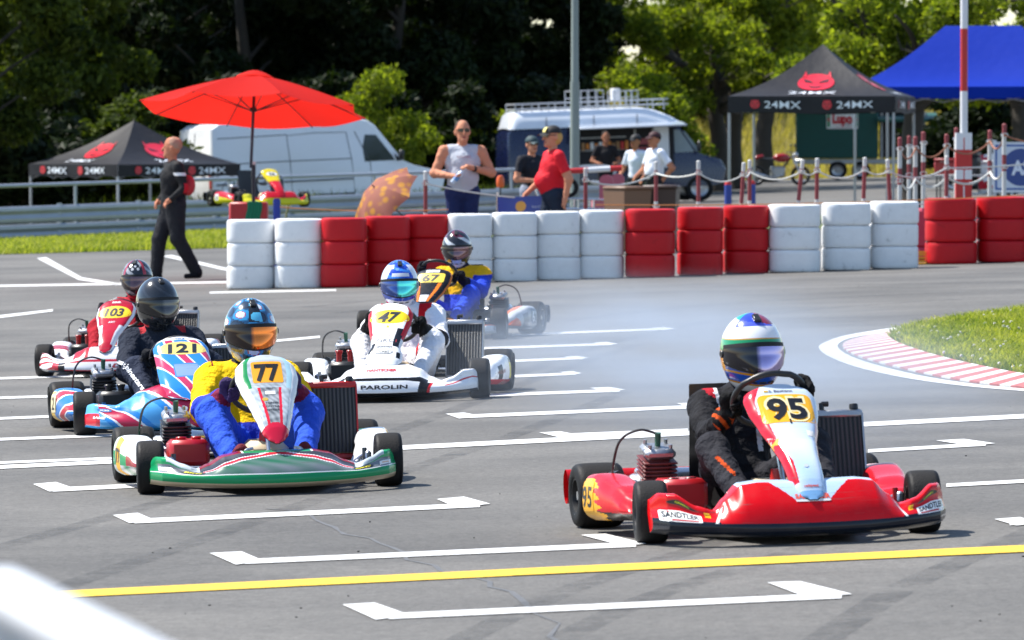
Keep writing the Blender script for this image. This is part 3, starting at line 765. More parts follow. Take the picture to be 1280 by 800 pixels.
class Nose:
    """front spoiler: a closed shell swept from side to side"""
    def __init__(s, half=.59, zt=None, yf0=-.47, sweep=.26, depth=.17):
        s.half, s.yf0, s.sweep, s.depth = half, yf0, sweep, depth
        s.zt = tab(*(zt or ([0, .30, .40, .50, .58, .70, .84, .94, 1.0], [.255, .258, .25, .19, .145, .165, .215, .215, .185])))
    def pt(s, u, v):                    # u -1..1, v 0..1 front face from the bottom edge to the rear edge of the top
        au = abs(u); x = s.half * (math.sin(u * PI / 2 * .985) * .25 + u * .75)
        yf = s.yf0 + s.sweep * au ** 2.4 + .05 * max(0, au - .9) / .1
        z1 = s.zt(au); zb = .035 + .02 * au ** 2
        dip = s.depth * (1 - .60 * min(1, max(0, (au - .45) / .2)))
        P = [(yf + .05, zb), (yf + .004, zb + .02), (yf, zb + .055), (yf + .035, lerp(zb + .055, z1, .48)), (yf + dip * .62, z1 - .012), (yf + dip * .8, z1), (yf + dip * 1.15, z1 + .004)]
        T = [0, .1, .24, .5, .8, .88, 1.0]
        i = 0
        while i < 5 and v > T[i + 1]: i += 1
        t = (v - T[i]) / (T[i + 1] - T[i])
        q = [P[max(i - 1, 0)], P[i], P[i + 1], P[min(i + 2, 6)]]
        f = lambda k: .5 * (2 * q[1][k] + (q[2][k] - q[0][k]) * t + (2 * q[0][k] - 5 * q[1][k] + 4 * q[2][k] - q[3][k]) * t * t + (3 * q[1][k] - q[0][k] - 3 * q[2][k] + q[3][k]) * t ** 3)
        return Vector((x, f(0), f(1)))
    def nrm(s, u, v):
        e = .004; a = s.pt(min(1, u + e), v) - s.pt(max(-1, u - e), v); b = s.pt(u, min(1, v + e)) - s.pt(u, max(0, v - e))
        n = a.cross(b); n.normalize(); return n if n.y < .3 else -n
    def mapf(s, u0, v0, lift=.0025, L=.34):
        def f(x, y):
            u = max(-.999, min(.999, u0 + x / s.half)); v = max(0.001, min(.999, v0 + y / L)); return s.pt(u, v) + s.nrm(u, v) * (lift * .55)
        return f
    def build(s, livery, parent, name='nose'):
        mb = MB(); nu, nv = 380, 76
        mb.grid(lambda a, b: s.pt(a * 2 - 1, b), nu, nv, lambda a, b: livery(a * 2 - 1, b))
        mb.cur = BLK
        def back(a, b):
            p = s.pt(a * 2 - 1, 1 - b); t = s.pt(a * 2 - 1, 1); w = min(1, min(b, 1 - b) * 8)
            p.y += .012 * w + .03 * w * (1 - b); p.z -= .01 * w if b < .5 else 0; return p
        mb.grid(back, 80, 16)
        for e in (-1, 1):
            pts = [s.pt(e, k / 24) for k in range(25)]; c = sum(pts, Vector()) / 25 + Vector((e * .006, .03, 0))
            vs = pts + [c]; fs = [(k, k + 1, 25) if e < 0 else (k + 1, k, 25) for k in range(24)] + [(24, 0, 25) if e < 0 else (0, 24, 25)]
            mb._add(vs, fs, [livery(e * .99, .4)] * 25)
        return mb.build(name, PLASTIC, parent, angle=50)

class Panel:
    """upright number fairing in front of the steering wheel"""
    def __init__(s, wid, p0=(-.435, .185), p1=(.12, .635), bulge=.013, curl=.032, bow=.05):
        s.w = tab(*wid); s.p0, s.p1, s.bulge, s.curl, s.bow = p0, p1, bulge, curl, bow
        s.d = Vector((0, p1[0] - p0[0], p1[1] - p0[1])); s.L = s.d.length; s.d.normalize(); s.n = Vector((0, -s.d.z, s.d.y))
    def pt(s, a, t):                    # a -1..1 across, t 0..1 bottom to top
        w = s.w(t) * (1.0 if .02 < t < .985 else .8)
        c = Vector((0, s.p0[0], s.p0[1])) + s.d * (s.L * t) + s.n * (-s.bow * (t - .35) * 1.1 * (1 if t > .35 else 0) ** 2 * 0 + s.bow * (math.sin(PI * min(1, t / .5) ) * .35 - .95 * max(0, t - .5) * (1 - t) * 4 * .5) - .012 * max(0, t - .93) / .07)
        return c + Vector((w * a, 0, 0)) + s.n * ((s.bulge * (1 - a * a) - s.curl * abs(a) ** 8) * min(1, t / .14 + .02))
    def mapf(s, t0, x0=0, lift=.003):
        def f(x, y):
            t = max(.001, min(.999, t0 + y / s.L)); w = max(.02, s.w(t)); a = max(-1, min(1, (x0 + x) / w)); return s.pt(a, t) + s.n * (lift * .4)
        return f
    def build(s, livery, parent, name='number_fairing'):
        mb = MB(); mb.grid(lambda a, b: s.pt(a * 2 - 1, b), 100, 170, lambda a, b: livery((a * 2 - 1), b, (a * 2 - 1) * s.w(b)))
        mb.cur = BLK; mb.grid(lambda a, b: s.pt(1 - a * 2, b) - s.n * .005, 24, 40)
        rim = lambda a: [s.pt(a, k / 60) for k in range(61)]
        for e in (-1, 1):
            A = rim(e); vs = A + [p - s.n * .005 for p in A]
            mb._add(vs, [((k, k + 1, 62 + k, 61 + k) if e > 0 else (k + 1, k, 61 + k, 62 + k)) for k in range(60)], [BLK] * 60)
        return mb.build(name, PLASTIC, parent, angle=60)

def side_pod(sx, livery, parent, text=None, y0=.20, y1=.80):
    """side box between the wheels; sx = -1 / +1 side"""
    top = tab([0, .12, .35, .75, 1], [.13, .17, .215, .255, .245]); out = tab([0, .2, .6, .9, 1], [.60, .645, .685, .70, .685])
    def pt(a, b):                       # a along (front to rear), b 0..1 bottom outer edge -> top -> inner
        y = lerp(y0, y1, a); zt = top(a); xo = out(a); zb = .05 + .03 * (1 - a)
        P = [(xo - .05, zb), (xo - .008, zb + .03), (xo, lerp(zb, zt, .5)), (xo - .012, zt - .03), (xo - .05, zt), (xo - .16, zt - .01), (xo - .19, zt - .06)]
        T = [0, .14, .4, .62, .74, .92, 1]; i = 0
        while i < 5 and b > T[i + 1]: i += 1
        t = (b - T[i]) / (T[i + 1] - T[i]); q = [P[max(i - 1, 0)], P[i], P[i + 1], P[min(i + 2, 6)]]
        f = lambda k: .5 * (2 * q[1][k] + (q[2][k] - q[0][k]) * t + (2 * q[0][k] - 5 * q[1][k] + 4 * q[2][k] - q[3][k]) * t * t + (3 * q[1][k] - q[0][k] - 3 * q[2][k] + q[3][k]) * t ** 3)
        return Vector((sx * f(0), y + .02 * math.sin(PI * b), f(1)))
    mb = MB(); g = (lambda a, b: pt(1 - a, b)) if sx < 0 else pt
    mb.grid(g, 110, 46, lambda a, b: livery((1 - a) if sx < 0 else a, b))
    for a in (0, 1):
        pts = [pt(a, k / 16) for k in range(17)]; c = sum(pts, Vector()) / 17; vs = pts + [c]; flip = (a == 0) == (sx > 0)
        fs = [((k, k + 1, 17) if flip else (k + 1, k, 17)) for k in range(16)] + [((16, 0, 17) if flip else (0, 16, 17))]
        mb._add(vs, fs, [livery(a, .5)] * 17)
    o = mb.build('side_pod', PLASTIC, parent, angle=50)
    if text:
        body, a0, b0, hgt, c, plate = text[:6]
        def mf(x, y):
            a = a0 - (x * sx * -1) / (y1 - y0) if sx < 0 else a0 + x / (y1 - y0)
            a = a0 + (x / (y1 - y0)) * (1 if sx > 0 else -1)
            return pt(max(0, min(1, a)), max(0, min(1, b0 + y / .34))) + Vector((sx * .003, 0, .0015))
        tb = MB()
        if plate: put_poly(tb, rrect(hgt * 1.55, hgt * 1.5, .02), lambda x, y: mf(x, y) - Vector((sx * .001, 0, .0007)), plate)
        put_text(tb, body, mf, hgt, c, bold=.02, width=hgt * (.62 * len(body)))
        tb.build('side_number', PRINT, o, smooth=False)
    return o

def make_tyre(r, w):
    h = w / 2
    prof = [(r * .52, -h * .92), (r * .6, -h), (r * .78, -h * 1.0), (r * .9, -h * .96), (r * .965, -h * .86), (r * .99, -h * .7), (r, -h * .4), (r * 1.002, 0)]
    prof = prof + [(a, -z) for a, z in prof[::-1][1:]]
    mb = MB(); M = Matrix.Rotation(PI / 2, 4, 'Y')
    mb.lathe(prof, 40, M); mb.m = [0] * len(mb.f)
    for i in range(len(mb.f)):
        ring = i // 40
        if 5 <= ring <= 8: mb.m[i] = 1
    me = mb.mesh('tyre'); me.materials.append(RUBBER); me.materials.append(RUBBER2)
    mb = MB(); rr = r * .53
    mb.lathe([(rr, -h * .93), (rr * .93, -h * .93), (rr * .88, -h * .7), (rr * .84, -h * .15), (rr * .5, -h * .05), (rr * .3, -h * .1), (.0, -h * .1)], 28, M)
    mb.lathe([(rr, h * .93), (rr * .93, h * .93), (rr * .88, h * .7), (rr * .84, h * .15), (rr * .5, h * .05), (rr * .3, h * .1), (.0, h * .1)][::-1], 28, M)
    for e in (-1, 1):
        for k in range(3):
            a = k * 2 * PI / 3; mb.tube([(e * h * .05, rr * .38 * math.cos(a), rr * .38 * math.sin(a)), (e * h * .28, rr * .38 * math.cos(a), rr * .38 * math.sin(a))], .009, 6)
        mb.tube([(0, 0, 0), (e * h * .7, 0, 0)], .017, 10)
    rm = mb.mesh('rim')
    return me, rm
FT, FR = make_tyre(.130, .135); RT, RR = make_tyre(.140, .210)
RIMS = {}
def wheel(parent, x, y, front, steer=0.0, rimmat=None, cam=0.0):
    r = .130 if front else .140
    key = (front, rimmat.name)
    if key not in RIMS: q = (FR if front else RR).copy(); q.materials.append(rimmat); RIMS[key] = q
    t = bpy.data.objects.new('wheel', FT if front else RT); COL.objects.link(t); t.parent = parent; t.location = (x, y, r); t.rotation_euler = (random.uniform(0, 6), 0, steer)
    t.rotation_mode = 'XYZ'
    q = bpy.data.objects.new('rim', RIMS[key]); COL.objects.link(q); q.parent = t
    return t

# -- helmets
def helmet(parent, loc, yaw, pitch, livery, visor_mat, scale=1.0, roll=0.0, trim=BLK, peak=None):
    e = bpy.data.objects.new('helmet', None)
    def surf(az, el, lift=0.0):         # az 0 = front
        d = Vector((math.sin(az) * math.cos(el), -math.cos(az) * math.cos(el), math.sin(el)))
        front = max(0, math.cos(az)); low = max(0, -math.sin(el))
        r = Vector((.126, .152, .158 if el > 0 else .172))
        k = 1 / math.sqrt((d.x / r.x) ** 2 + (d.y / r.y) ** 2 + (d.z / r.z) ** 2)
        p = d * k
        p.y -= .030 * front ** 2 * min(1, low * 2.2)                     # chin bar juts forward
        p.x *= 1 - .10 * min(1, low * 1.6) * front ** 2
        p.y += .012 * max(0, math.sin(el)) * front
        if p.z < -.156: p.z = -.156 - (p.z + .156) * .2
        return p + d * lift
    mb = MB(); nu, nv = 150, 90
    def f(u, v): return surf(2 * PI * u - PI, lerp(R(-78), R(90) * .999, v))
    mb.grid(f, nu, nv, lambda u, v: livery(2 * PI * u - PI, lerp(R(-78), R(90), v)), wrap_u=True)
    b = len(mb.v); mb._add([surf(2 * PI * k / 24, R(-78)) + Vector((0, 0, .004)) for k in range(24)], [tuple(range(23, -1, -1))], [BLK])
    me = mb.mesh('helmet', angle=0); me.materials.append(HELMETM)
    e = bpy.data.objects.new('helmet', me); COL.objects.link(e); e.parent = parent
    e.location = loc; e.rotation_euler = (pitch, roll, yaw); e.scale = (scale,) * 3
    A = R(80)
    lo = lambda az: R(-25) + R(9) * (abs(az) / A) ** 2; hi = lambda az: R(13) - R(6) * (abs(az) / A) ** 2
    mb = MB(); mb.cur = trim
    mb.grid(lambda u, v: surf(lerp(-A, A, u) * 1.04, lerp(lo(lerp(-A, A, u)) - R(4), hi(lerp(-A, A, u)) + R(7), v), .0025), 48, 14)
    mb.build('visor_seal', paint_mat('rubber_seal', .6, 0, dirt=0), e)
    mb = MB(); mb.grid(lambda u, v: surf(lerp(-A, A, u), lerp(lo(lerp(-A, A, u)), hi(lerp(-A, A, u)), v), .0065), 48, 14)
    mb.build('visor', visor_mat, e)
    for s in (-1, 1): mb = MB(); mb.lathe([(.0, .008), (.012, .008), (.016, .004), (.017, -.004)], 14, frame(surf(s * R(84), R(-2), .004), surf(s * R(84), R(-2)))); mb.build('visor_pivot', BLACKP, e)
    for s in (-.35, 0, .35):
        mb = MB()
        c = surf(s, R(-44), .002); n = surf(s, R(-44), 1) - surf(s, R(-44)); M = frame(c, n, (1, 0, 0)); mb.box(c, (.03, .008, .006), M.to_3x3(), ch=.002); mb.build('chin_vent', BLACKP, e)
    mb = MB()
    c = surf(0, R(62), .004); mb.box(c, (.03, .05, .014), frame(c, surf(0, R(62), 1) - surf(0, R(62))).to_3x3(), ch=.004)
    mb.build('top_vent', BLACKP, e)
    return e
def visor(name, a, b, c):
    """mirrored visor: thin-film colours that shift across the lens"""
    m, t, bs = nodes(name)
    g = N(t, 'ShaderNodeTexCoord'); sx_ = N(t, 'ShaderNodeSeparateXYZ'); t.links.new(g.outputs['Object'], sx_.inputs[0])
    mr = N(t, 'ShaderNodeMapRange'); mr.inputs['From Min'].default_value = -.11; mr.inputs['From Max'].default_value = .11; t.links.new(sx_.outputs[0], mr.inputs['Value'])
    r = N(t, 'ShaderNodeValToRGB'); r.color_ramp.elements[0].color = (*a, 1); r.color_ramp.elements[1].color = (*c, 1); e = r.color_ramp.elements.new(.45); e.color = (*b, 1); e = r.color_ramp.elements.new(.36); e.color = (*a, 1); e = r.color_ramp.elements.new(.97); e.color = (*b, 1)
    t.links.new(mr.outputs[0], r.inputs['Fac']); t.links.new(r.outputs['Color'], bs.inputs['Base Color'])
    bs.inputs['Metallic'].default_value = .75; bs.inputs['Roughness'].default_value = .12; bs.inputs['Coat Weight'].default_value = .6
    return m

# -- drivers
def hand_grip(B, c, tan, wrist, lab, r=.019, sc=1.0):
    """a hand closed round a bar at c (bar direction tan), coming from wrist: palm, four fingers of different length, thumb"""
    c, tan, wrist = Vector(c), Vector(tan).normalized(), Vector(wrist)
    w = (wrist - c); w = (w - tan * w.dot(tan)).normalized(); n = tan.cross(w)
    up = n if n.z > 0 else -n           # fingers run over the top side of the bar
    palm0 = c + w * .055 * sc; 
    for i, (o, ln) in enumerate(((-.031, .94), (-.010, 1.04), (.011, 1.0), (.031, .82))):
        base = c + tan * o * sc + w * .034 * sc + up * .020 * sc
        k1 = c + tan * o * sc - w * .004 * sc + up * .034 * ln * sc
        k2 = c + tan * o * sc - w * .032 * ln * sc + up * .010 * sc
        k3 = c + tan * o * sc - w * .018 * ln * sc - up * .022 * sc
        B.cap(base, k1, .0125 * sc, .0118 * sc, lab, .007); B.cap(k1, k2, .0118 * sc, .0108 * sc, lab, .004); B.cap(k2, k3, .0108 * sc, .0095 * sc, lab, .004)
        B.cap(palm0 + tan * o * .8 * sc + up * .012 * sc, base, .017 * sc, .015 * sc, lab, .014)
    tb = palm0 + tan * .03 * sc; t1 = c + tan * .045 * sc + w * .02 * sc - up * .012 * sc; t2 = c + tan * .04 * sc - w * .012 * sc - up * .022 * sc
    B.cap(tb, t1, .016 * sc, .0135 * sc, lab, .01); B.cap(t1, t2, .0135 * sc, .011 * sc, lab, .006)
    B.cap(wrist, palm0, .026 * sc, .026 * sc, lab, .02)

def driver(parent_loc, M, label, cols, hp=(0, .86, .745), lean=0.0, wheel_c=(0, .23, .485), turn=0.0, helm=None, colf=None, big=1.0, extra=None, head_yaw=0.0, patches=(), arm_in=.02):
    """seated kart driver; M places the kart's frame"""
    o = bpy.data.objects.new('person', None); COL.objects.link(o); o.matrix_basis = M; tag(o, label, 'person', 'kart drivers')
    B = Body(); L = lean; b = big
    pel = Vector((0, .80, .175)); che = Vector((L * .6, .895, .44)); nk = Vector((lerp(L, hp[0], .6), .885, .585)); hd = Vector(hp)
    B.ell(pel, (.165 * b, .13, .11), 'trousers', .06)
    B.cap(pel + Vector((0, .01, .05)), che - Vector((0, 0, .06)), .135 * b, .145 * b, 'torso', .07)
    B.ell(che + Vector((0, -.01, .02)), (.175 * b, .115 * b, .14), 'torso', .05)
    B.cap(che + Vector((-.15 * b, .01, .085)), che + Vector((.15 * b, .01, .085)), .068 * b, .068 * b, 'shoulder', .05)
    B.cap(che + Vector((0, 0, .09)), nk, .085, .075, 'collar', .04); B.cap(nk, hd - Vector((0, 0, .03)), .066, .07, 'collar', .02)
    wc = Vector(wheel_c); ax = Vector((0, .75, .66)).normalized(); e1 = Vector((1, 0, 0)); e2 = ax.cross(e1)
    if e2.z < 0: e2 = -e2
    hands = []
    for s in (-1, 1):
        a = (0 if s > 0 else PI) + turn
        h = wc + (e1 * math.cos(a) + e2 * math.sin(a)) * .152; tan = -e1 * math.sin(a) + e2 * math.cos(a)
        hands.append((h, tan))
        sh = che + Vector((s * .19 * b, .01, .075)); el = Vector((lerp(sh.x, h.x, .5) + s * (.105 - arm_in), .61, lerp(sh.z, h.z, .5) - .125))
        wr = h + (el - h).normalized() * .085
        B.cap(sh, lerp(sh, el, .55), .072 * b, .064 * b, 'upper_sleeve', .05); B.cap(lerp(sh, el, .55), el, .064 * b, .058 * b, 'mid_sleeve', .03)
        B.cap(el, lerp(el, wr, .75), .058 * b, .046 * b, 'lower_sleeve', .035); B.cap(lerp(el, wr, .75), wr, .046, .038, 'cuff', .02)
        hand_grip(B, h, tan, wr, 'glove')
        hip = Vector((s * .10, .74, .165)); kn = Vector((s * .235 * (b * .5 + .5), .36, .36)); an = Vector((s * .17, -.02, .13)); toe = Vector((s * .155, -.15, .205))
        B.cap(hip, kn, .094 * b, .074 * b, 'trousers', .05); B.cap(kn, an, .070 * b, .05, 'shin', .035)
        B.cap(an, an + Vector((0, .035, -.03)), .045, .04, 'shoe', .02); B.cap(an, toe, .043, .034, 'shoe', .02)
    if extra: extra(B)
    me = B.mesh('body', .0075, cols, wrinkle=.0019, colf=colf)
    bo = mesh_obj('body', me, CLOTH, o)
    if patches: print_on(me, patches, bo)
    if helm: helmet(o, hd + Vector((0, -.01, .0)), **helm)
    return o

from mathutils.bvhtree import BVHTree
def print_on(me, patches, parent):
    """lettering sewn on the front of a body: (text, x, z, height, colour, turn)"""
    bv_ = BVHTree.FromPolygons([v.co.copy() for v in me.vertices], [tuple(p.vertices) for p in me.polygons])
    for body, x, z, h, col, rot in patches:
        def mf(a, b):
            hit = bv_.ray_cast(Vector((x + a, -1.2, z + b)), Vector((0, 1, 0)))
            return (hit[0] + Vector((0, -.005, 0))) if hit[0] is not None else Vector((x + a, .6, z + b))
        mb = MB(); put_text(mb, body, mf, h, col, bold=.03, rot=rot); mb.build('suit_lettering', PRINT, parent, smooth=False)

def steering(parent, wc, turn, rimc=BLACKP):
    wc = Vector(wc); ax = Vector((0, .75, .66)).normalized(); e1 = Vector((1, 0, 0)); e2 = ax.cross(e1)
    if e2.z < 0: e2 = -e2
    mb = MB(); pts = []
    for k in range(36):
        a = 2 * PI * k / 36 + turn; rr = .155 if not (.35 < ((k / 36 + .25) % 1) < .35) else .14
        q = 1.0 if math.sin(a - turn) < .86 else .955
        pts.append(wc + (e1 * math.cos(a) + e2 * math.sin(a)) * rr * q)
    mb.tube(pts, .0135, 10, closed=True); o = mb.build('steering_wheel', rimc, parent)
    mb = MB()
    for a in (0, PI, -PI / 2): mb.tube([wc, wc + (e1 * math.cos(a + turn) + e2 * math.sin(a + turn)) * .15], .009, 6)
    mb.lathe([(0, .014), (.035, .012), (.04, 0), (.035, -.014), (0, -.014)], 16, frame(wc, ax)); mb.build('hub', DARKM, o)
    mb = MB(); mb.tube([wc, Vector((0, -.02, .10))], .011, 8); mb.build('steering_column', STEEL, parent)

def arc(pts, n=8):
    P = [Vector(p) for p in pts]; out = []
    for i in range(len(P) - 1):
        for k in range(n):
            t = k / n; p0, p1, p2, p3 = P[max(i - 1, 0)], P[i], P[i + 1], P[min(i + 2, len(P) - 1)]
            out.append(.5 * ((2 * p1) + (p2 - p0) * t + (2 * p0 - 5 * p1 + 4 * p2 - p3) * t * t + (3 * p1 - p0 - 3 * p2 + p3) * t ** 3))
    return out + [P[-1]]
def radiator_mat():
    m, t, b = nodes('radiator_core'); tc = N(t, 'ShaderNodeTexCoord')
    w = N(t, 'ShaderNodeTexWave', Scale=16.0, Distortion=.0); w.bands_direction = 'X'; t.links.new(tc.outputs['Object'], w.inputs['Vector'])
    w2 = N(t, 'ShaderNodeTexWave', Scale=70.0); w2.bands_direction = 'Z'; t.links.new(tc.outputs['Object'], w2.inputs['Vector'])
    mx = N(t, 'ShaderNodeMath', operation='MULTIPLY'); t.links.new(w.outputs['Fac'], mx.inputs[0]); t.links.new(w2.outputs['Fac'], mx.inputs[1])
    r = N(t, 'ShaderNodeValToRGB'); r.color_ramp.elements[0].color = (.012, .012, .012, 1); r.color_ramp.elements[1].color = (.13, .13, .13, 1)
    ad = N(t, 'ShaderNodeMath', operation='MULTIPLY_ADD'); ad.inputs[1].default_value = .5; t.links.new(mx.outputs[0], ad.inputs[0]); mh = N(t, 'ShaderNodeMath', operation='MULTIPLY'); mh.inputs[1].default_value = .5; t.links.new(w.outputs['Fac'], mh.inputs[0]); t.links.new(mh.outputs[0], ad.inputs[2])
    t.links.new(ad.outputs[0], r.inputs['Fac']); t.links.new(r.outputs['Color'], b.inputs['Base Color']); b.inputs['Roughness'].default_value = .5; b.inputs['Metallic'].default_value = .4
    bp = N(t, 'ShaderNodeBump', Strength=.8, Distance=.004); t.links.new(ad.outputs[0], bp.inputs['Height']); t.links.new(bp.outputs['Normal'], b.inputs['Normal'])
    return m
RADM = radiator_mat()

def chassis(root, S):
    """frame, floor, seat, engine and the rest that sits under the bodywork; S = colours of this kart"""
    fm = S['frame']; steer = S.get('steer', 0.0); mot = S.get('motor', -1); rim = S['rim']
    for x in (-.585, .585): wheel(root, x, 0, True, steer, rim)
    for x in (-.57, .57): wheel(root, x, 1.05, False, 0, rim)
    mb = MB()
    for s in (-1, 1):
        mb.tube(arc([(s * .20, -.30, .06), (s * .24, -.12, .06), (s * .33, .12, .06), (s * .34, .5, .06), (s * .31, .9, .06), (s * .30, 1.22, .075)]), .015, 8)
        mb.tube(arc([(s * .33, .10, .06), (s * .42, .02, .08), (s * .47, 0, .10)]), .015, 8)
        mb.tube([(s * .47, 0, .07), (s * .47, .012, .19)], .012, 8)
        mb.tube([(s * .47, 0, .13), (s * .53, 0, .13)], .012, 8)
        mb.tube(arc([(s * .335, .22, .07), (s * .52, .26, .10), (s * .56, .5, .10), (s * .52, .76, .10), (s * .33, .80, .07)]), .010, 7)
    for y in (-.30, .12, .62, 1.20): mb.tube([(-.31 if y > 0 else -.2, y, .06), (.31 if y > 0 else .2, y, .06)], .014, 8)
    mb.tube(arc([(-.2, -.28, .07), (-.18, -.4, .10), (.18, -.4, .10), (.2, -.28, .07)]), .009, 7)
    mb.build('chassis_frame', fm, root)
    mb = MB(); mb.prism([(-.2, -.34), (.2, -.34), (.33, .12), (.33, .55), (-.33, .55), (-.33, .12)], .036, .041); mb.build('floor_tray', ALU, root, smooth=False)
    mb = MB(); mb.tube([(-.66, 1.05, .14), (.66, 1.05, .14)], .0195, 12); mb.build('rear_axle', STEEL, root)
    mb = MB()
    for s in (-1, 1): mb.tube([(s * .02, -.02, .11), (s * .46, .045, .12)], .008, 7); mb.ball((s * .46, .045, .12), .014, 8, 6); mb.ball((s * .02, -.02, .11), .014, 8, 6)
    mb.build('track_rod', STEEL, root)
    for s in (-1, 1):
        mb = MB(); mb.tube(arc([(s * .13, -.17, .06), (s * .13, -.20, .14), (s * .14, -.19, .20), (s * .10, -.185, .215)]), .008, 7); mb.build('pedal', S.get('pedal', STEEL), root)
    # seat shell
    mb = MB()
    def seat(a, b):
        x = (a - .5) * 2; wid = lerp(.17, .185, b) if b < .5 else lerp(.185, .15, (b - .5) * 2)
        y = lerp(.52, .93, min(1, b * 1.6)) + max(0, b - .55) * .28; z = .055 + max(0, b - .45) ** 1.5 * 1.35
        lip = abs(x) ** 4 * (1 - b) ** .5
        return Vector((x * wid * (1 + .12 * lip), y - .10 * lip * max(0, b - .3), z + .17 * lip * (1 - .4 * b)))
    mb.grid(seat, 20, 18); mb.grid(lambda a, b: seat(1 - a, b) - Vector((0, -.006, .008)), 20, 18); mb.build('seat', BLACKP, root)
    # fuel tank between the knees
    mb = MB(); mb.box((0, .21, .14), (.22, .27, .19), ch=.04); t = mb.build('fuel_tank', TANK, root)
    mb = MB(); mb.lathe([(.0, .03), (.03, .03), (.034, 0), (.034, -.02)], 16, Matrix.Translation((0, .14, .25))); mb.build('tank_cap', REDP, t)
    # rear bumper
    mb = MB(); yb = 1.30
    mb.grid(lambda a, b: Vector((lerp(-.655, .655, a), yb + .03 * math.cos((a - .5) * PI) + .05 * math.sin(2 * PI * b), .155 + .075 * math.cos(2 * PI * b) + .02 * abs(a - .5))), 30, 14, lambda a, b: S['rear'])
    mb.build('rear_bumper', PLASTIC, root)
    mb = MB()
    for s in (-1, 1): mb.tube([(s * .30, 1.2, .075), (s * .3, 1.31, .14)], .012, 7)
    mb.build('bumper_mount', fm, root)
    # motor, on one side of the seat
    m = mot; e = empty('motor', (m * .40, .72, .07)); e.parent = root
    mb = MB(); mb.box((0, 0, .075), (.17, .22, .13), ch=.025); mb.lathe([(0, .1), (.075, .1), (.085, .085), (.085, -.085), (.075, -.1), (0, -.1)], 20, Matrix.Translation((0, .02, .09)) @ Matrix.Rotation(PI / 2, 4, 'Y')); mb.build('crankcase', ALU, e)
    mb = MB(); Mc = Matrix.Translation((-m * .01, -.02, .13)) @ Matrix.Rotation(R(12), 4, 'X')
    for k in range(7):
        z = k * .017; mb.box(Mc @ Vector((0, 0, z + .006)), (.145, .15, .008), Mc.to_3x3(), ch=.002)
    mb.box(Mc @ Vector((0, 0, .06)), (.11, .115, .13), Mc.to_3x3(), ch=.02); mb.build('cylinder', S.get('cyl', DARKM), e)
    mb = MB(); mb.box(Mc @ Vector((0, 0, .145)), (.135, .14, .045), Mc.to_3x3(), ch=.015)
    for dx in (-.045, .045):
        for dy in (-.045, .045): mb.tube([Mc @ Vector((dx, dy, .15)), Mc @ Vector((dx, dy, .185))], .009, 6)
    mb.build('cylinder_head', ALU, e)
    mb = MB(); mb.tube([Mc @ Vector((0, 0, .16)), Mc @ Vector((0, 0, .225))], [.012, .014], 8); mb.build('spark_plug_cap', mat('plug_cap_green', (.02, .10, .06), .5), e)
    mb = MB(); mb.tube(arc([Mc @ Vector((0, 0, .22)), Mc @ Vector((m * .08, .02, .235)), Mc @ Vector((m * .16, .05, .17)), (m * .17, .08, .12)]), .006, 6); mb.build('ignition_cable', BLACKP, e)
    mb = MB()                           # clutch and chain guard
    mb.lathe([(0, .03), (.07, .03), (.085, .015), (.085, -.03), (0, -.03)], 22, Matrix.Translation((m * .14, .04, .085)) @ Matrix.Rotation(PI / 2, 4, 'Y'))
    mb.tube([(m * .14, .04, .16), (m * .14, .2, .15), (m * .14, .30, .13)], [.03, .026, .02], 8); mb.build('clutch_guard', BLACKP, e)
    mb = MB(); mb.tube([(-m * .02, -.10, .12), (-m * .02, -.16, .125)], .03, 12); mb.box((-m * .02, -.18, .125), (.07, .05, .07), ch=.012); mb.build('carburettor', ALU, e)
    mb = MB(); mb.tube(arc([(0, .1, .14), (0, .2, .16), (-m * .05, .36, .15), (-m * .2, .46, .12), (-m * .5, .47, .12)]), [.02] * 9 + [.02 + .03 * min(1, k / 8) for k in range(20)] + [.05, .045, .04, .03], 12); mb.build('exhaust_pipe', S.get('pipe', STEEL), e)
    # intake silencer with its tubes
    a = empty('intake_silencer', (m * .36, .40, .10)); a.parent = root; im = S['intake']
    mb = MB(); mb.box((0, 0, .075), (.20, .20, .13), ch=.022); mb.build('silencer_box', im, a)
    for dx in (-.035, .04):
        mb = MB(); z0 = .12; tl = S.get('horn', .055)
        mb.lathe([(.019, z0), (.019, z0 + tl - .02), (.027, z0 + tl), (.024, z0 + tl + .004), (.015, z0 + tl - .02), (.015, z0)], 14, Matrix.Translation((dx, -.04, 0)) @ Matrix.Rotation(R(-6), 4, 'X')); mb.build('intake_tube', S.get('horncol', im), a)
    # radiator on the other side, tilted back
    r = empty('radiator', (-m * .40, .64, .10)); r.parent = root; r.rotation_euler = (R(-14), 0, -m * R(-4)); rw, rh = .235, .36
    mb = MB(); mb.box((0, 0, rh / 2 + .02), (rw, .032, rh - .03)); mb.build('radiator_core', RADM, r, smooth=False)
    mb = MB()
    mb.box((0, 0, rh + .02), (rw + .012, .045, .034), ch=.008); mb.box((0, 0, .012), (rw + .012, .045, .03), ch=.008)
    for s in (-1, 1): mb.box((s * (rw / 2 + .004), 0, rh / 2 + .02), (.008, .042, rh))
    mb.build('radiator_tank', S.get('radframe', ALU), r)
    mb = MB(); mb.lathe([(0, .02), (.018, .02), (.02, .014), (.02, -.004)], 14, Matrix.Translation((-m * .09, 0, rh + .042))); mb.build('radiator_cap', BLACKP, r); mb = MB(); mb.tube([(m * .05, 0, rh + .04), (m * .05, 0, rh + .07)], .011, 8); mb.tube([(m * .05, 0, rh + .066), (m * .02, 0, rh + .066)], .012, 8); mb.build('hose_fitting', BLACKP, r)
    mb = MB(); mb.tube(arc([(m * .05, .01, .0), (m * .12, .0, -.02), (m * .3, .02, -.03), (m * .55, .05, .0)]), .013, 8); mb.build('coolant_hose', BLACKP, r)
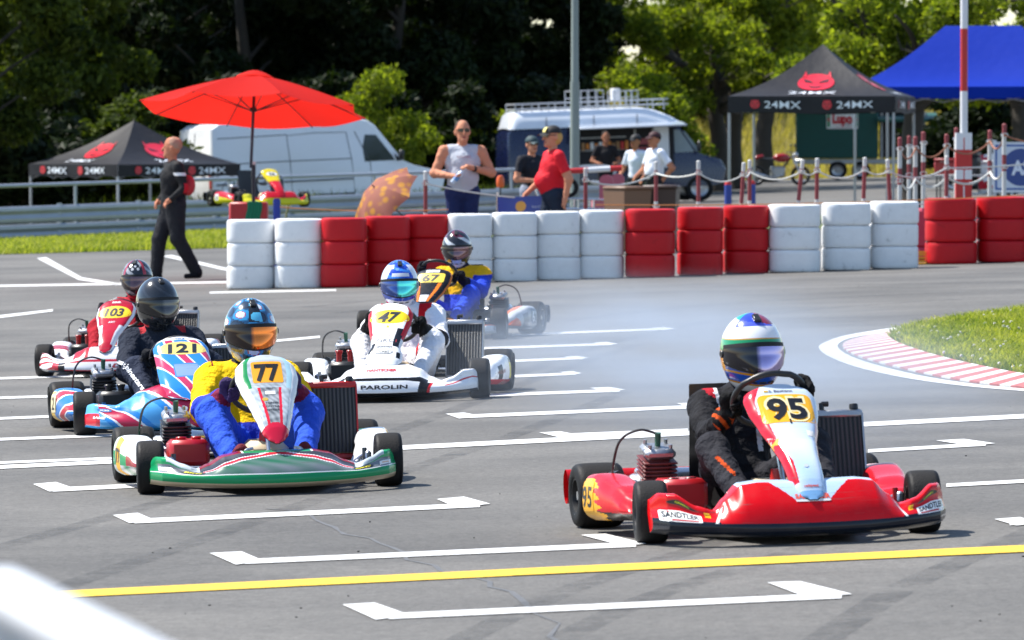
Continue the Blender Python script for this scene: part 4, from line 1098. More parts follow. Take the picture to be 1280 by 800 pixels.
    # hub and brake bits seen beside the front wheels
    for s in (-1, 1): mb = MB(); mb.tube([(s * .40, .09, .10), (s * .49, .02, .17)], .010, 7); mb.box((s * .485, 0, .13), (.03, .05, .09), ch=.008); mb.build('stub_axle', STEEL, root)

KARTS = {}
def kart(num, uv, yaw, label, S, sc=1.0):
    p = G(*uv)
    M = Matrix.Translation(p) @ TILT @ Matrix.Rotation(R(yaw), 4, 'Z') @ Matrix.Scale(sc, 4)
    root = bpy.data.objects.new('racing_kart', None); COL.objects.link(root); root.matrix_basis = M; root.empty_display_size = .1
    tag(root, label, 'kart', 'racing karts on the track')
    random.seed(num)
    chassis(root, S)
    turn = S.get('turn', 0); wc = S.get('wc', (0, .23, .485)); steering(root, wc, turn, S.get('wheelcol', BLACKP))
    n = Nose(**S.get('nose', {})); no = n.build(S['nose_liv'], root)
    pn = Panel(S['panel_w'], **S.get('panel', {})); po = pn.build(S['panel_liv'], root)
    mb = Multi(); S['panel_art'](mb, pn); mb.build('sticker', PRINT, po)
    if 'nose_art' in S: mb = Multi(); S['nose_art'](mb, n); mb.build('sticker', PRINT, no)
    for s in (-1, 1): side_pod(s, S['pod_liv'], root, S.get('pod_text'))
    return root, M
def number(mb, pn, t0, body, plate, plate_col, col, h, w, x0=0, shear=0.0, outline=None):
    put_poly(mb, plate, pn.mapf(t0, x0, .003), plate_col, sub=8)
    if outline: put_text(mb, body, pn.mapf(t0, x0, .0055), h * 1.08, outline, bold=.085, width=w * 1.14, shear=shear)
    put_text(mb, body, pn.mapf(t0, x0, .0080), h, col, bold=.035, width=w, shear=shear)
def mixc(a, b, t): return tuple(lerp(x, y, t) for x, y in zip(a, b))
def seg(p, a, b):                       # distance of p from the segment a-b
    ax, ay = a; bx, by = b; dx, dy = bx - ax, by - ay; t = max(0, min(1, ((p[0] - ax) * dx + (p[1] - ay) * dy) / (dx * dx + dy * dy + 1e-9)))
    return math.hypot(p[0] - ax - t * dx, p[1] - ay - t * dy)
# ------------------------------------------------------------------ the six karts and their drivers
REDF = mat('red_frame_enamel', (.45, .015, .015), .3, coat=.4); GREYF = mat('grey_frame_enamel', (.10, .105, .11), .35, coat=.3); SILF = mat('silver_frame_enamel', (.45, .45, .47), .35, metal=.6)
GOLDR = mat('dark_magnesium_rim', (.05, .05, .052), .45, metal=.7); ALUR = mat('silver_rim', (.4, .4, .42), .35, metal=.9)
REDPL = mat('red_plastic', (.48, .012, .016), .35, coat=.3)
LB = hx('b9d3ee'); 
# ---- number 95: red and white
def n95(u, v):
    au = abs(u)
    if v < .25: return hx('161c2a')
    if .27 < v < .0: return WHT
    if au < .19 and v > .62 - .0 * au and v < .9:
        e = .62 + .5 * (.19 - au)
        pass
    if v > .84 and au < .42: return LB
    if au < .24 and v > .55 + max(0, (au - .10)) * 2.1: return LB
    if abs(au - (.56 + .10 * (.6 - v))) < .009 and v < .8: return WHT
    if au > .57 and v < .30: return hx('161c2a') if v > .2 else hx('c8d6e6')
    if au > .62 and au < .66 and .45 < v < .62: return hx('f3b21a')
    return hx('d0040f')
def a95(mb, n):
    for s in (-1, 1):
        f = n.mapf(s * .82, .36, .003); put_poly(mb, rrect(.172, .075, .006), f, hx('f4f4f4')); g = n.mapf(s * .82, .36, .0042)
        put_text(mb, 'SANDTLER', g, .036, BLK, bold=.03, width=.150, off=(0, .010)); put_poly(mb, rrect(.142, .011, .002, 0, -.024), g, hx('c01020'), sub=2)
        f = n.mapf(s * .80, .67, .003); put_poly(mb, oval(.135, .052), f, hx('b33a24')); put_poly(mb, oval(.120, .044, -.004), n.mapf(s * .80, .67, .004), BLK); put_text(mb, 'GEMEC', n.mapf(s * .80, .67, .005), .018, hx('d8d820'), bold=.03, width=.06)
        put_poly(mb, [(-.008, -.028), (.010, -.01), (.012, .03), (-.012, .022)], n.mapf(s * .645, .62, .003), hx('f6c020'))
    put_text(mb, 'SANDTLER', n.mapf(0, .60, .004), .022, hx('f05a3c'), bold=.04, width=.13); put_poly(mb, rrect(.13, .010, .004), n.mapf(0, .54, .004), hx('e8e8e8'), sub=2)
def p95(a, t, x):
    left = -.045 - .10 * max(0, t - .30) ** .8 if t < .75 else -.118 + .30 * max(0, t - .86)
    if x < left and t > .12: return hx('d8283c') if t > .35 else hx('c2142a')
    if a > .86 and .30 < t < .7: return hx('e8b8bc')
    if t < .06: return hx('7fb0e0')
    k = .5 + .5 * math.sin(t * 9 + a * 2); return mixc(hx('cfdcec'), hx('a9c9ee'), k * (1 - t))
def pa95(mb, pn):
    number(mb, pn, .775, '95', rrect(.232, .172, .03), YEL, BLK, .125, .165, x0=.006, outline=hx('fbe7b0'))
    put_text(mb, 'S. Baumann', pn.mapf(.925, 0, .004), .016, hx('4c4a60'), bold=.02); put_poly(mb, rrect(.018, .012, .001, -.062, .0), pn.mapf(.925, 0, .004), hx('c8a020'), sub=2)
    put_poly(mb, rrect(.034, .034, .002), pn.mapf(.555, .075, .004), hx('f0ece8')); put_poly(mb, oval(.02, .02), pn.mapf(.24, 0, .005), hx('c0c8d0')); put_text(mb, 'redspeed', pn.mapf(.09, 0, .004), .012, hx('d84030'), bold=.03)
    put_poly(mb, rrect(.008, .03, .003), pn.mapf(.66, .004, .006), BLK, sub=2); put_poly(mb, [(-.02, -.03), (.02, -.02), (.03, .02), (-.01, .03)], pn.mapf(.50, -.098, .004), hx('f0b028')); put_text(mb, 'OTK', pn.mapf(.55, -.11, .004), .026, hx('f4dede'), rot=-.9)
def d95(a, b):
    if b > .66: return hx('d01826') if a < .9 else hx('e9c8cc')
    f = .50 + .25 * b + .07 * math.sin(b * 40)
    if a > f: return YEL
    if b < .12 + .12 * a: return hx('26221e')
    return hx('d01826')
S95 = dict(frame=REDF, rim=GOLDR, rear=hx('c01018'), intake=REDPL, horn=.02, horncol=BLACKP, nose_liv=n95, nose_art=a95, panel_liv=p95, panel_art=pa95, pod_liv=d95, pod_text=('95', .80, .40, .10, BLK, YEL),
           panel_w=([0, .04, .1, .2, .35, .5, .65, .8, .9, .96, 1], [.02, .05, .068, .076, .082, .097, .125, .150, .156, .145, .10]), nose=dict(half=.625, sweep=.22), steer=R(-8), turn=R(14), cyl=mat('red_black_cylinder', (.16, .03, .03), .5, var=.5), wc=(-.01, .22, .57))
r95, M95 = kart(95, (985, 672), 12, 'red and white racing kart with number 95 on a yellow plate', S95)
def h95(az, el):
    d, e = math.degrees(az), math.degrees(el)
    if e > 47:
        k = (d + 180) % 360
        if e > 58 - 8 * math.cos(az - 1): return hx('8a1430') if k > 190 else (hx('2c44c8') if k > 120 else hx('22a090'))
        return hx('5060d8') if 120 < k < 220 else WHT
    if 24 < e < 27 or -33 < e < -29 or -52 < e < -49: return hx('d8961c')
    if e > 27: return hx('f4f4f6')
    if abs(d) < 95 and e < -29 and e > -50: return hx('2458c0')
    if e > 4: return hx('12935a')
    if e > -29: return hx('e8a020') if abs(d) > 82 else hx('1a4fa8')
    return hx('f0f0f2')
def c95(p, n):
    x, y, z = p
    if n == 'shoulder' and abs(x) > .09 and z > .55: return hx('a8182a')
    if n in ('torso', 'shoulder') and abs(abs(x) - .085) < .012 and z > .32: return hx('d6d6da')
    if n == 'shin' and seg((x, z), (-.24, .33), (-.20, .27)) < .008: return hx('c84a18')
    if n == 'cuff' and abs(math.sin((x + z) * 70)) > .8: return hx('c8501c')
    return None
driver(None, M95, 'kart driver in black suit with white and rainbow helmet steering kart 95',
       dict(torso=hx('1c1c20'), shoulder=hx('1e1d22'), upper_sleeve=hx('1c1c20'), mid_sleeve=hx('1c1c20'), lower_sleeve=hx('202024'), cuff=hx('18181a'), glove=hx('141416'), trousers=hx('2a2a30'), shin=hx('2c2c32'), shoe=hx('18181a'), collar=hx('202026')),
       hp=(.075, .84, .747), lean=.06, turn=R(14), wheel_c=(-.01, .22, .57), colf=c95, big=.9, arm_in=.075, helm=dict(scale=1.06, yaw=R(4), pitch=R(4), livery=h95, visor_mat=visor('visor_violet', (.02, .02, .03), (.42, .34, .62), (.2, .6, .5))))

# ---- number 77: green, white and black
def n77(u, v):
    au = abs(u); m = .55 * math.sin(u * 10 + 3 * math.sin(v * 6 + u * 4)) + .35 * math.sin(u * 27 + v * 19 + 2 * math.sin(v * 11))
    camo = mixc(hx('3c4048'), hx('98a0a8'), .5 + .5 * m)
    if v < .12: return hx('c9b79a')
    if v < .30: return hx('15915a')
    if v < .335: return WHT
    if au > .93: return hx('15915a')
    if au > .58:
        if v > .60 + .5 * (au - .58) and au < .86: return mixc(hx('8a98a0'), hx('dfe8ec'), .5 + .5 * m)
        if v > .62: return hx('169a5e')
        return camo
    if v > .84: return hx('15915a') if au < .24 else (WHT if au < .26 else hx('8a1826'))
    k = abs((v - .36) - (.48 - au * .62))
    if k < .035 and au < .56: return hx('d02a3c')
    if k < .055 and au < .56: return WHT
    if v > .36 + .48 - au * .62: return mixc(hx('18191e'), hx('4c5058'), .5 + .5 * m)
    return mixc(hx('1c6a4a'), hx('7f868e'), .5 + .5 * m)
def a77(mb, n):
    for s in (-1, 1):
        put_poly(mb, rrect(.075, .042, .004), n.mapf(s * .865, .42, .003), hx('f0ede8')); put_poly(mb, rrect(.045, .012, .003), n.mapf(s * .865, .42, .0042), hx('e8b890'), sub=2)
        put_poly(mb, [(-.06, -.008), (-.03, -.022), (.045, -.018), (.062, .004), (.04, .02), (-.035, .018)], n.mapf(s * .64, .42, .003), BLK); put_text(mb, 'BKC', n.mapf(s * .64, .42, .0042), .024, hx('e6dc28'), bold=.04, width=.09, shear=.3)
def p77(a, t, x):
    m = math.sin(x * 120 + math.sin(t * 40)) * math.sin(t * 60 + x * 80)
    if t < .17 + .02 * math.cos(a * 3): return hx('cf1f3e')
    if abs(a) > .80: return hx('eeeeee')
    if abs(a) > .62 and t > .62: return hx('118a50') if a < 0 else hx('a8ccd8')
    if abs(abs(x) - (.052 - .05 * (.62 - t))) < .007 and .17 < t < .62: return hx('d02038')
    if abs(x) < .05 - .05 * (.62 - t) and t < .62: return mixc(hx('a8adb2'), hx('5c6268'), .5 + .5 * m)
    if t > .9: return hx('b9c2c8')
    return mixc(hx('c4ced6'), hx('8f9aa4'), .5 + .4 * m)
def pa77(mb, pn):
    number(mb, pn, .79, '77', rrect(.150, .150, .012), hx('f4a312'), BLK, .118, .122)
    put_text(mb, 'MINI', pn.mapf(.60, 0, .004), .012, hx('404048')); put_poly(mb, rrect(.05, .025, .003), pn.mapf(.55, 0, .004), hx('e4e4e4')); put_poly(mb, oval(.03, .03), pn.mapf(.47, -.03, .004), hx('b89838'))
    for k in range(3): put_text(mb, 'TONYKART'[k:k + 5], pn.mapf(.42 - .045 * k, 0, .004), .014, hx('34383e'), bold=.02)
def d77(a, b):
    if b > .70: return hx('f0f0f0') if a < .8 else hx('16935c')
    if a > .88: return hx('16935c')
    if .60 < a < .78: return hx('f2b01c')
    if b < .25: return mixc(hx('c8c8cc'), hx('1a8a58'), .5 + .5 * math.sin(a * 20))
    if a < .4 and b < .5: return hx('9c2c34')
    return hx('e9e9ea') if b > .48 else hx('16935c')
S77 = dict(frame=GREYF, rim=GOLDR, rear=hx('151515'), intake=REDPL, horn=.03, nose_liv=n77, nose_art=a77, panel_liv=p77, panel_art=pa77, pod_liv=d77, pod_text=('77', .69, .40, .085, BLK, None),
           nose=dict(zt=([0, .26, .38, .50, .60, .72, .84, .94, 1.0], [.205, .205, .19, .15, .13, .155, .185, .185, .16]), half=.60),
           panel_w=([0, .05, .12, .22, .36, .5, .64, .78, .9, .97, 1], [.012, .04, .062, .078, .098, .115, .138, .155, .148, .12, .08]), panel=dict(p0=(-.365, .245), p1=(.12, .655)), steer=R(-4), turn=R(4), radframe=REDP)
r77, M77 = kart(77, (338, 612), 9, 'green white and black racing kart with number 77', S77)
def h77(az, el):
    d, e = math.degrees(az), math.degrees(el); s = math.sin(az * 5 + el * 7) + math.sin(el * 9 - az * 3)
    if abs(d) < 14 and e > 22: return hx('22262c') if s > -.6 else hx('5fc4ea')
    if s > 1.3: return hx('d8e4ec')
    if s > 1.05: return hx('b83440')
    if s > .1: return hx('2f90c8')
    if s > -.5: return hx('1d4f78')
    if s > -1.0: return hx('1b2530')
    return hx('22364c')
def c77(p, n):
    x, y, z = p
    if n in ('torso', 'shoulder') and abs(abs(x) - .19) < .012 and z > .45: return hx('8a1c28')
    if n in ('torso', 'shoulder') and z < .30: return hx('2236b0')
    return None
driver(None, M77, 'kart driver in yellow and blue suit with orange mirrored visor, kart 77',
       dict(torso=hx('f2c50e'), shoulder=hx('f2c50e'), upper_sleeve=hx('f2c50e'), mid_sleeve=hx('f0c20c'), lower_sleeve=hx('2a3fbe'), cuff=hx('701a3a'), glove=hx('42335e'), trousers=hx('2f57d0'), shin=hx('2f57d0'), shoe=hx('6a2830'), collar=hx('23232a')),
       hp=(.01, .82, .755), turn=R(4), big=1.04, colf=c77, helm=dict(yaw=R(6), pitch=R(6), livery=h77, visor_mat=visor('visor_orange', (.03, .02, .02), (.95, .22, .02), (.9, .5, .04)), scale=1.04))

# ---- number 47: white, black and red
def n47(u, v):
    au = abs(u)
    if v < .10: return hx('141416')
    if .14 < v < .44 and au < .36 + .08 * (v - .14): return hx('eef0f4')
    if au < .62 and v < .50: 
        if au > .44 + .1 * v and au < .47 + .1 * v: return hx('cc1424')
        return hx('15161a') if au < .44 + .1 * v else hx('f2f3f6')
    if au < .46 and v > .50 + .9 * max(0, au - .26): return hx('f4f5f8')
    if au < .46: return hx('17181c')
    k = (v - .15) - (au - .6) * .7
    if au > .64 and abs(k - .12) < .035: return hx('c81828')
    if au > .64 and k < .08: return hx('eff1f5')
    return hx('f3f4f7')
def a47(mb, n):
    put_text(mb, 'PAROLIN', n.mapf(.035, .29, .004), .034, BLK, bold=.03, width=.27); put_text(mb, 'C', n.mapf(-.29, .29, .004), .036, hx('c01424'), bold=.05, width=.045)
    put_text(mb, 'HANTSCHER', n.mapf(0, .70, .004), .024, hx('d02030'), bold=.04, width=.17); put_text(mb, 'ELEKTROTECHNIK', n.mapf(0, .62, .004), .008, hx('606068'), width=.12)
def p47(a, t, x):
    if abs(a) > .82 and t > .5 or abs(a) > .9: return hx('c41826') if t > .45 else hx('f0f0f2')
    if a > .52 and .28 < t < .60: return hx('1b1e26')
    if a < -.62 and .18 < t < .34: return hx('1b1e26')
    if .12 < t < .2 and a > .7: return hx('1b1e26')
    return hx('f3f4f7')
def pa47(mb, pn):
    number(mb, pn, .775, '47', oval(.262, .135), hx('f2cf12'), hx('14202c'), .092, .15, shear=.25)
    put_poly(mb, rrect(.155, .038, .01), pn.mapf(.935, 0, .004), hx('f0f0f2')); put_text(mb, 'PAROLIN', pn.mapf(.935, 0, .0052), .018, hx('50505a'), width=.11)
    put_text(mb, 'GKC', pn.mapf(.38, .0, .004), .04, hx('3c4048'), bold=.0, width=.11); put_text(mb, '1', pn.mapf(.38, .07, .004), .03, hx('d04040')); put_text(mb, 'Racing', pn.mapf(.47, 0, .004), .016, hx('c06a6a'), shear=.3)
    put_poly(mb, oval(.12, .038), pn.mapf(.19, 0, .004), hx('40484c')); put_poly(mb, oval(.11, .03), pn.mapf(.19, 0, .005), hx('f2f2f2')); put_text(mb, 'TURBO', pn.mapf(.19, 0, .006), .018, hx('40484c'), bold=.03, width=.075); put_text(mb, 'MONTAN', pn.mapf(.27, 0, .004), .016, hx('3a3c42'), bold=.03, width=.10)
    put_poly(mb, [(-.014, -.01), (.014, -.01), (0, .016)], pn.mapf(.62, 0, .004), hx('d8c020'), sub=2)
def d47(a, b):
    if b < .16: return hx('c01a28')
    if .35 < a < .5 and b < .6: return hx('191a1e')
    if a > .8 and b < .64: return hx('ded03a') if .2 < b < .55 else hx('191a1e')
    return hx('f1f2f5')
S47 = dict(frame=SILF, rim=GOLDR, rear=hx('151515'), intake=BLACKP, horncol=REDPL, horn=.09, nose_liv=n47, nose_art=a47, panel_liv=p47, panel_art=pa47, pod_liv=d47, pod_text=('PAROLIN', .45, .40, .035, hx('701820'), None),
           nose=dict(zt=([0, .24, .36, .46, .58, .70, .84, .94, 1.0], [.24, .235, .205, .155, .13, .15, .195, .195, .17])),
           panel_w=([0, .04, .1, .2, .32, .45, .6, .75, .88, .96, 1], [.04, .095, .118, .118, .098, .105, .125, .142, .148, .13, .09]), panel=dict(p0=(-.36, .225), p1=(.12, .625)), steer=R(4), turn=R(-8))
r47, M47 = kart(47, (489, 499.5), -7, 'white black and red racing kart with number 47 on a yellow oval', S47)
def h47(az, el):
    d, e = math.degrees(az), math.degrees(el); s = math.sin(az * 3 + .5) * 14
    if e < -38: return hx('e8eaf0') if abs(d) < 60 else hx('2048b0')
    if e < -26: return hx('1c50c0')
    if abs(abs(d) - 62) < 14 + .3 * e and e > -15 and e < 60: return hx('dfe4ee')
    if 25 < e < 34 and abs(d) < 26: return hx('d8dce6')
    if e > 42 and math.sin(az * 9) * math.sin(el * 14) > .55: return hx('78a8ee')
    return hx('1848c0') if math.sin(e * .25 + d * .05) > -.6 else hx('3a86e6')
def c47(p, n):
    x, y, z = p
    if n in ('torso', 'shoulder') and x < -.05 and abs(x + .12 + (z - .5) * .3) < .03: return hx('c81a26')
    if n in ('torso', 'shoulder') and x > .02 and abs(x - .12) < .04 and z > .40: return hx('d01a26')
    if n == 'lower_sleeve' and abs(math.sin(p[1] * 18)) > .96: return hx('c81a26')
    if n == 'torso' and abs(x) > .135 and z < .5: return hx('1c1d22')
    if n == 'lower_sleeve' and x > 0 and z < .455: return hx('1c1d22')
    if n == 'trousers' and .10 < abs(x) < .13 and z > .2: return hx('cc2430')
    return None
driver(None, M47, 'kart driver in white and red suit with blue helmet, kart 47',
       dict(torso=hx('f0f0f4'), shoulder=hx('f2f2f4'), upper_sleeve=hx('f0f0f4'), mid_sleeve=hx('efeff4'), lower_sleeve=hx('ececf2'), cuff=hx('1a1a1e'), glove=hx('161618'), trousers=hx('f0f0f4'), shin=hx('e8e8ee'), shoe=hx('18181a'), collar=hx('c8c8d0')),
       patches=[('PAROLIN', .10, .50, .022, hx('20242c'), 0)], hp=(-.045, .84, .735), lean=-.02, turn=R(-8), colf=c47, helm=dict(yaw=R(12), pitch=R(6), livery=h47, visor_mat=visor('visor_teal', (.05, .1, .35), (.1, .75, .7), (.03, .12, .3))))

# ---- number 121: light blue, white and crimson
def n121(u, v):
    au = abs(u); k = math.sin((u * 1.1 + v * .55) * 9.0)
    if v < .08: return hx('2c8cc8')
    if au > .86: return hx('d42c3c') if v < .45 else hx('68b4e4')
    if k > .55: return hx('c02c50')
    if k > .25: return hx('ebeef4')
    return hx('2f86d4') if k > -.5 else hx('58a8e4')
def a121(mb, n):
    put_poly(mb, oval(.09, .06), n.mapf(-.80, .62, .003), hx('3a78b8')); put_text(mb, 'X30', n.mapf(-.80, .62, .004), .026, WHT, bold=.04, width=.06); put_text(mb, 'IAME', n.mapf(-.86, .30, .004), .03, WHT, bold=.04, width=.08, shear=.3); put_text(mb, 'PRAGA', n.mapf(0, .40, .004), .04, WHT, bold=.04, width=.22, shear=.3)
def p121(a, t, x):
    if .30 < t < .56 and abs(a) < .46 - .12 * (t - .43): return hx('7f9ab8') if .32 < t < .54 and abs(a) < .42 else hx('3f82c4')
    k = math.sin((a * .9 + t * 1.6) * 7.5)
    if t > .93: return hx('d9dde6')
    if k > .55: return hx('c23a62')
    if k > .15: return hx('e9edf4')
    return hx('2f86d4')
def pa121(mb, pn):
    number(mb, pn, .80, '121', oval(.29, .13), hx('f3d978'), hx('1a2330'), .088, .18, shear=.1); put_text(mb, 'NILS', pn.mapf(.955, 0, .004), .02, hx('46689c'), bold=.03)
    put_poly(mb, oval(.06, .06), pn.mapf(.14, .04, .004), hx('b0486a'))
def d121(a, b):
    if a > .74 and b < .66: return hx('efc04a') if a < .9 else hx('d8dce4')
    k = math.sin(a * 14 + b * 9)
    if k > .5: return hx('cc3044')
    if k > 0: return hx('eef0f6')
    return hx('2c7ccc')
S121 = dict(frame=mat('blue_frame_enamel', (.05, .20, .5), .3, coat=.4), rim=GOLDR, rear=hx('151515'), intake=BLACKP, nose_liv=n121, nose_art=a121, panel_liv=p121, panel_art=pa121, pod_liv=d121, pod_text=('121', .78, .42, .085, BLK, hx('f0e0b0')),
            nose=dict(zt=([0, .24, .40, .55, .68, .80, .9, .96, 1.0], [.30, .29, .26, .21, .18, .185, .19, .18, .16]), half=.60, depth=.22),
            panel_w=([0, .04, .1, .2, .32, .45, .6, .75, .88, .96, 1], [.05, .12, .15, .165, .17, .168, .165, .165, .165, .145, .10]), panel=dict(p0=(-.44, .21), p1=(.10, .56)), steer=R(-6), turn=R(10), wc=(0, .22, .445))
r121, M121 = kart(121, (230, 540), 11, 'light blue white and crimson racing kart with number 121', S121)
driver(None, M121, 'kart driver in dark navy suit with matt black helmet, kart 121',
       dict(torso=hx('262c3a'), shoulder=hx('262c3a'), upper_sleeve=hx('232937'), mid_sleeve=hx('232937'), lower_sleeve=hx('252b3a'), cuff=hx('1b2030'), glove=hx('1a1c22'), trousers=hx('2b3244'), shin=hx('2b3244'), shoe=hx('30353f'), collar=hx('20242e')),
       patches=[('alpinestars', -.262, .335, .030, hx('e4e6ea'), R(-62))], hp=(-.03, .84, .745), turn=R(10), wheel_c=(0, .22, .445), helm=dict(yaw=R(14), pitch=R(6), livery=lambda a, e: hx('202327') if math.sin(a * 6 + e * 9) > -.8 else hx('2e3238'), visor_mat=visor('visor_smoke', (.03, .03, .035), (.10, .09, .09), (.2, .12, .08))),
       colf=lambda p, n: (hx('b03038') if n == 'shoulder' and abs(p[0]) < .14 and abs(p[0]) > .08 and p[2] > .56 else None))

# ---- number 103: crimson and white
def n103(u, v):
    au = abs(u)
    if v < .10: return hx('20222a')
    if au > .70:
        if abs(math.sin(v * 10 + au * 9)) > .85: return hx('b02030')
        return hx('eef0f2')
    if .5 < au < .6 and v < .5: return hx('1c1e24')
    if au < .5 and .14 < v < .38: return hx('f0f0f4')
    if au < .4 and v > .5 and au > .2: return hx('b81e34')
    return hx('d9dbe2') if v > .45 else hx('c23044')
def p103(a, t, x):
    if abs(a) > .90: return hx('e8e8ec')
    if .12 < t < .5 and abs(a) > .62: return hx('dcdde4')
    if t > .9: return hx('a81a30')
    return hx('b51a32')
def pa103(mb, pn):
    number(mb, pn, .745, '103', oval(.27, .155), hx('f2c71a'), hx('161a22'), .098, .155, shear=.12); put_text(mb, 'BIREL', pn.mapf(.93, 0, .004), .022, WHT, bold=.03); put_text(mb, 'ART', pn.mapf(.55, 0, .004), .022, hx('f0d8dc'), bold=.03)
S103 = dict(frame=SILF, rim=GOLDR, rear=hx('151515'), intake=BLACKP, horncol=REDPL, horn=.09, nose_liv=n103, nose_art=lambda mb, n: put_text(mb, 'DR', n.mapf(.2, .27, .004), .04, hx('9a2030'), bold=.05, width=.12, shear=.3),
            panel_liv=p103, panel_art=pa103, pod_liv=lambda a, b: hx('e6e8ec') if math.sin(a * 12) > -.2 else hx('a82032'),
            panel_w=([0, .04, .1, .2, .32, .45, .6, .75, .88, .96, 1], [.02, .05, .06, .07, .08, .10, .13, .155, .155, .13, .09]), nose=dict(zt=([0, .24, .36, .46, .58, .70, .84, .94, 1.0], [.24, .235, .205, .165, .14, .155, .19, .19, .17])), steer=R(4), turn=R(-10), panel=dict(p0=(-.42, .2), p1=(.12, .60)))
r103, M103 = kart(103, (146, 469), -9, 'crimson and white racing kart with number 103 on a yellow oval', S103, sc=.93)
def h103(az, el):
    d, e = math.degrees(az), math.degrees(el)
    if abs(d) < 26 and 30 < e < 52 and math.sin(az * 16) * math.sin(el * 17) > .25: return hx('c8cace')
    if abs(abs(d) - 40) < 7 and e > 10: return hx('a82430')
    if abs(d) < 60 and e < -48: return hx('8a1420')
    if math.sin(az * 4 + el * 6) > .75: return hx('9a9ea4')
    return hx('191b20')
driver(None, M103, 'kart driver in crimson suit with black and silver helmet, kart 103',
       dict(torso=hx('a01828'), shoulder=hx('a81a2a'), upper_sleeve=hx('9c9ea6'), mid_sleeve=hx('3a3c44'), lower_sleeve=hx('a01828'), cuff=hx('222228'), glove=hx('26262c'), trousers=hx('a51a2a'), shin=hx('a01828'), shoe=hx('202024'), collar=hx('701420')),
       hp=(.0, .84, .745), turn=R(-10), helm=dict(yaw=R(0), pitch=R(5), livery=h103, visor_mat=visor('visor_dark', (.04, .03, .04), (.14, .07, .08), (.06, .05, .06))))

# ---- number 67: black and orange
def n67(u, v):
    if v < .12: return hx('b0b6bc')
    if v < .42: return hx('17181c') if math.sin(u * 12) > -.6 else hx('c8ccd2')
    if v < .6: return hx('e4661c')
    return hx('1a1b20') if math.sin(u * 9 + v * 7) > -.3 else hx('e88a2c')
def p67(a, t, x):
    if abs(abs(a) - .5 - .3 * (t - .4)) < .1 and t < .7: return hx('e87a1e')
    if abs(a) < .35 and t < .45: return hx('d8dade')
    if abs(a) > .93: return hx('e07820')
    return hx('1a1b20')
def pa67(mb, pn): number(mb, pn, .80, '67', rrect(.235, .115, .02), hx('f4d640'), hx('20242c'), .085, .15); put_poly(mb, rrect(.12, .035, .004), pn.mapf(.93, 0, .004), hx('e8e8e8'))
def d67(a, b):
    if .58 < a < .86 and b < .66: return hx('a8acb2')
    if a < .42 and b < .62 and b > .1: return hx('e4601c') if a + b * .3 < .42 else hx('c8ccd0')
    if b > .8: return hx('e8762a')
    return hx('c4c6ca') if b > .6 else hx('8c9096')
S67 = dict(frame=GREYF, rim=ALUR, rear=hx('16202c'), intake=BLACKP, nose_liv=n67, nose_art=lambda mb, n: put_text(mb, 'CRG', n.mapf(.7, .28, .004), .04, WHT, bold=.04, width=.12, shear=.3), panel_liv=p67, panel_art=pa67, pod_liv=d67, pod_text=('67', .82, .42, .10, hx('dfe6ee'), hx('30506c')),
           panel_w=([0, .04, .1, .2, .32, .45, .6, .75, .88, .96, 1], [.02, .05, .06, .07, .09, .115, .145, .168, .168, .15, .10]), nose=dict(zt=([0, .24, .36, .5, .7, .84, .94, 1.0], [.20, .20, .18, .15, .14, .15, .15, .13])), steer=R(10), turn=R(-20), motor=1, wc=(0, .24, .555), panel=dict(p0=(-.42, .19), p1=(.10, .60)))
r67, M67 = kart(67, (541, 425), -16, 'black and orange racing kart with number 67 turning in a bend', S67)
def h67(az, el):
    d, e = math.degrees(az), math.degrees(el); s = math.sin(az * 4 + el * 8)
    if e < -40 and abs(d) < 40: return hx('dfe2e6')
    if e > 45: return hx('6a2038') if s > .2 else hx('202228')
    if s > .45: return hx('c8ccd2')
    if abs(d) < 20 and e < -25: return hx('c4ccd4')
    return hx('1d1f24')
driver(None, M67, 'kart driver in yellow and blue suit with black and white helmet, kart 67',
       dict(torso=hx('e8b018'), shoulder=hx('ecb41a'), upper_sleeve=hx('2038b4'), mid_sleeve=hx('2a48cc'), lower_sleeve=hx('2a48cc'), cuff=hx('1a1a30'), glove=hx('1c1c24'), trousers=hx('2c4ed4'), shin=hx('2c4ed4'), shoe=hx('1c1c22'), collar=hx('1e2038')),
       hp=(-.015, .84, .755), turn=R(-20), big=1.02, wheel_c=(0, .24, .555), colf=lambda p, n: (hx('e8b018') if n == 'upper_sleeve' and p[2] > .52 else (hx('2440c0') if n == 'torso' and p[2] < .36 else None)),
       helm=dict(yaw=R(14), pitch=R(10), livery=h67, visor_mat=visor('visor_rose', (.03, .03, .04), (.2, .1, .12), (.08, .05, .06)), scale=1.0))
# ------------------------------------------------------------------ guard rail behind the verge
A_, B_ = XY(-170, 101.0), XY(757, 117.5)
def along(t, z=0.0, dy=0.0): p = lerp(A_, B_, t); return Vector((p.x, p.y + dy, gz(p.x) + z))
gr = empty('guard_rail', A_, 0, 'long double steel crash barrier with tubular handrail behind the grass verge', 'guard rail')
def wbeam(z0, n):
    W = [(.0, 0), (-.02, .01), (-.055, .04), (-.06, .085), (-.02, .125), (.0, .155), (-.02, .185), (-.06, .225), (-.055, .27), (-.02, .30), (.0, .31)]
    mb = MB(); K_ = 24
    mb.grid(lambda a, b: along(a, z0 + W[int(round(b * 10))][1], W[int(round(b * 10))][0]) - A_, K_, 10)
    mb.grid(lambda a, b: along(1 - a, z0 + W[int(round(b * 10))][1], W[int(round(b * 10))][0] + .006) - A_, K_, 10)
    return mb.build(n, GALV, gr, angle=25)
b1 = wbeam(.0, 'lower_beam'); b2 = wbeam(.33, 'upper_beam')
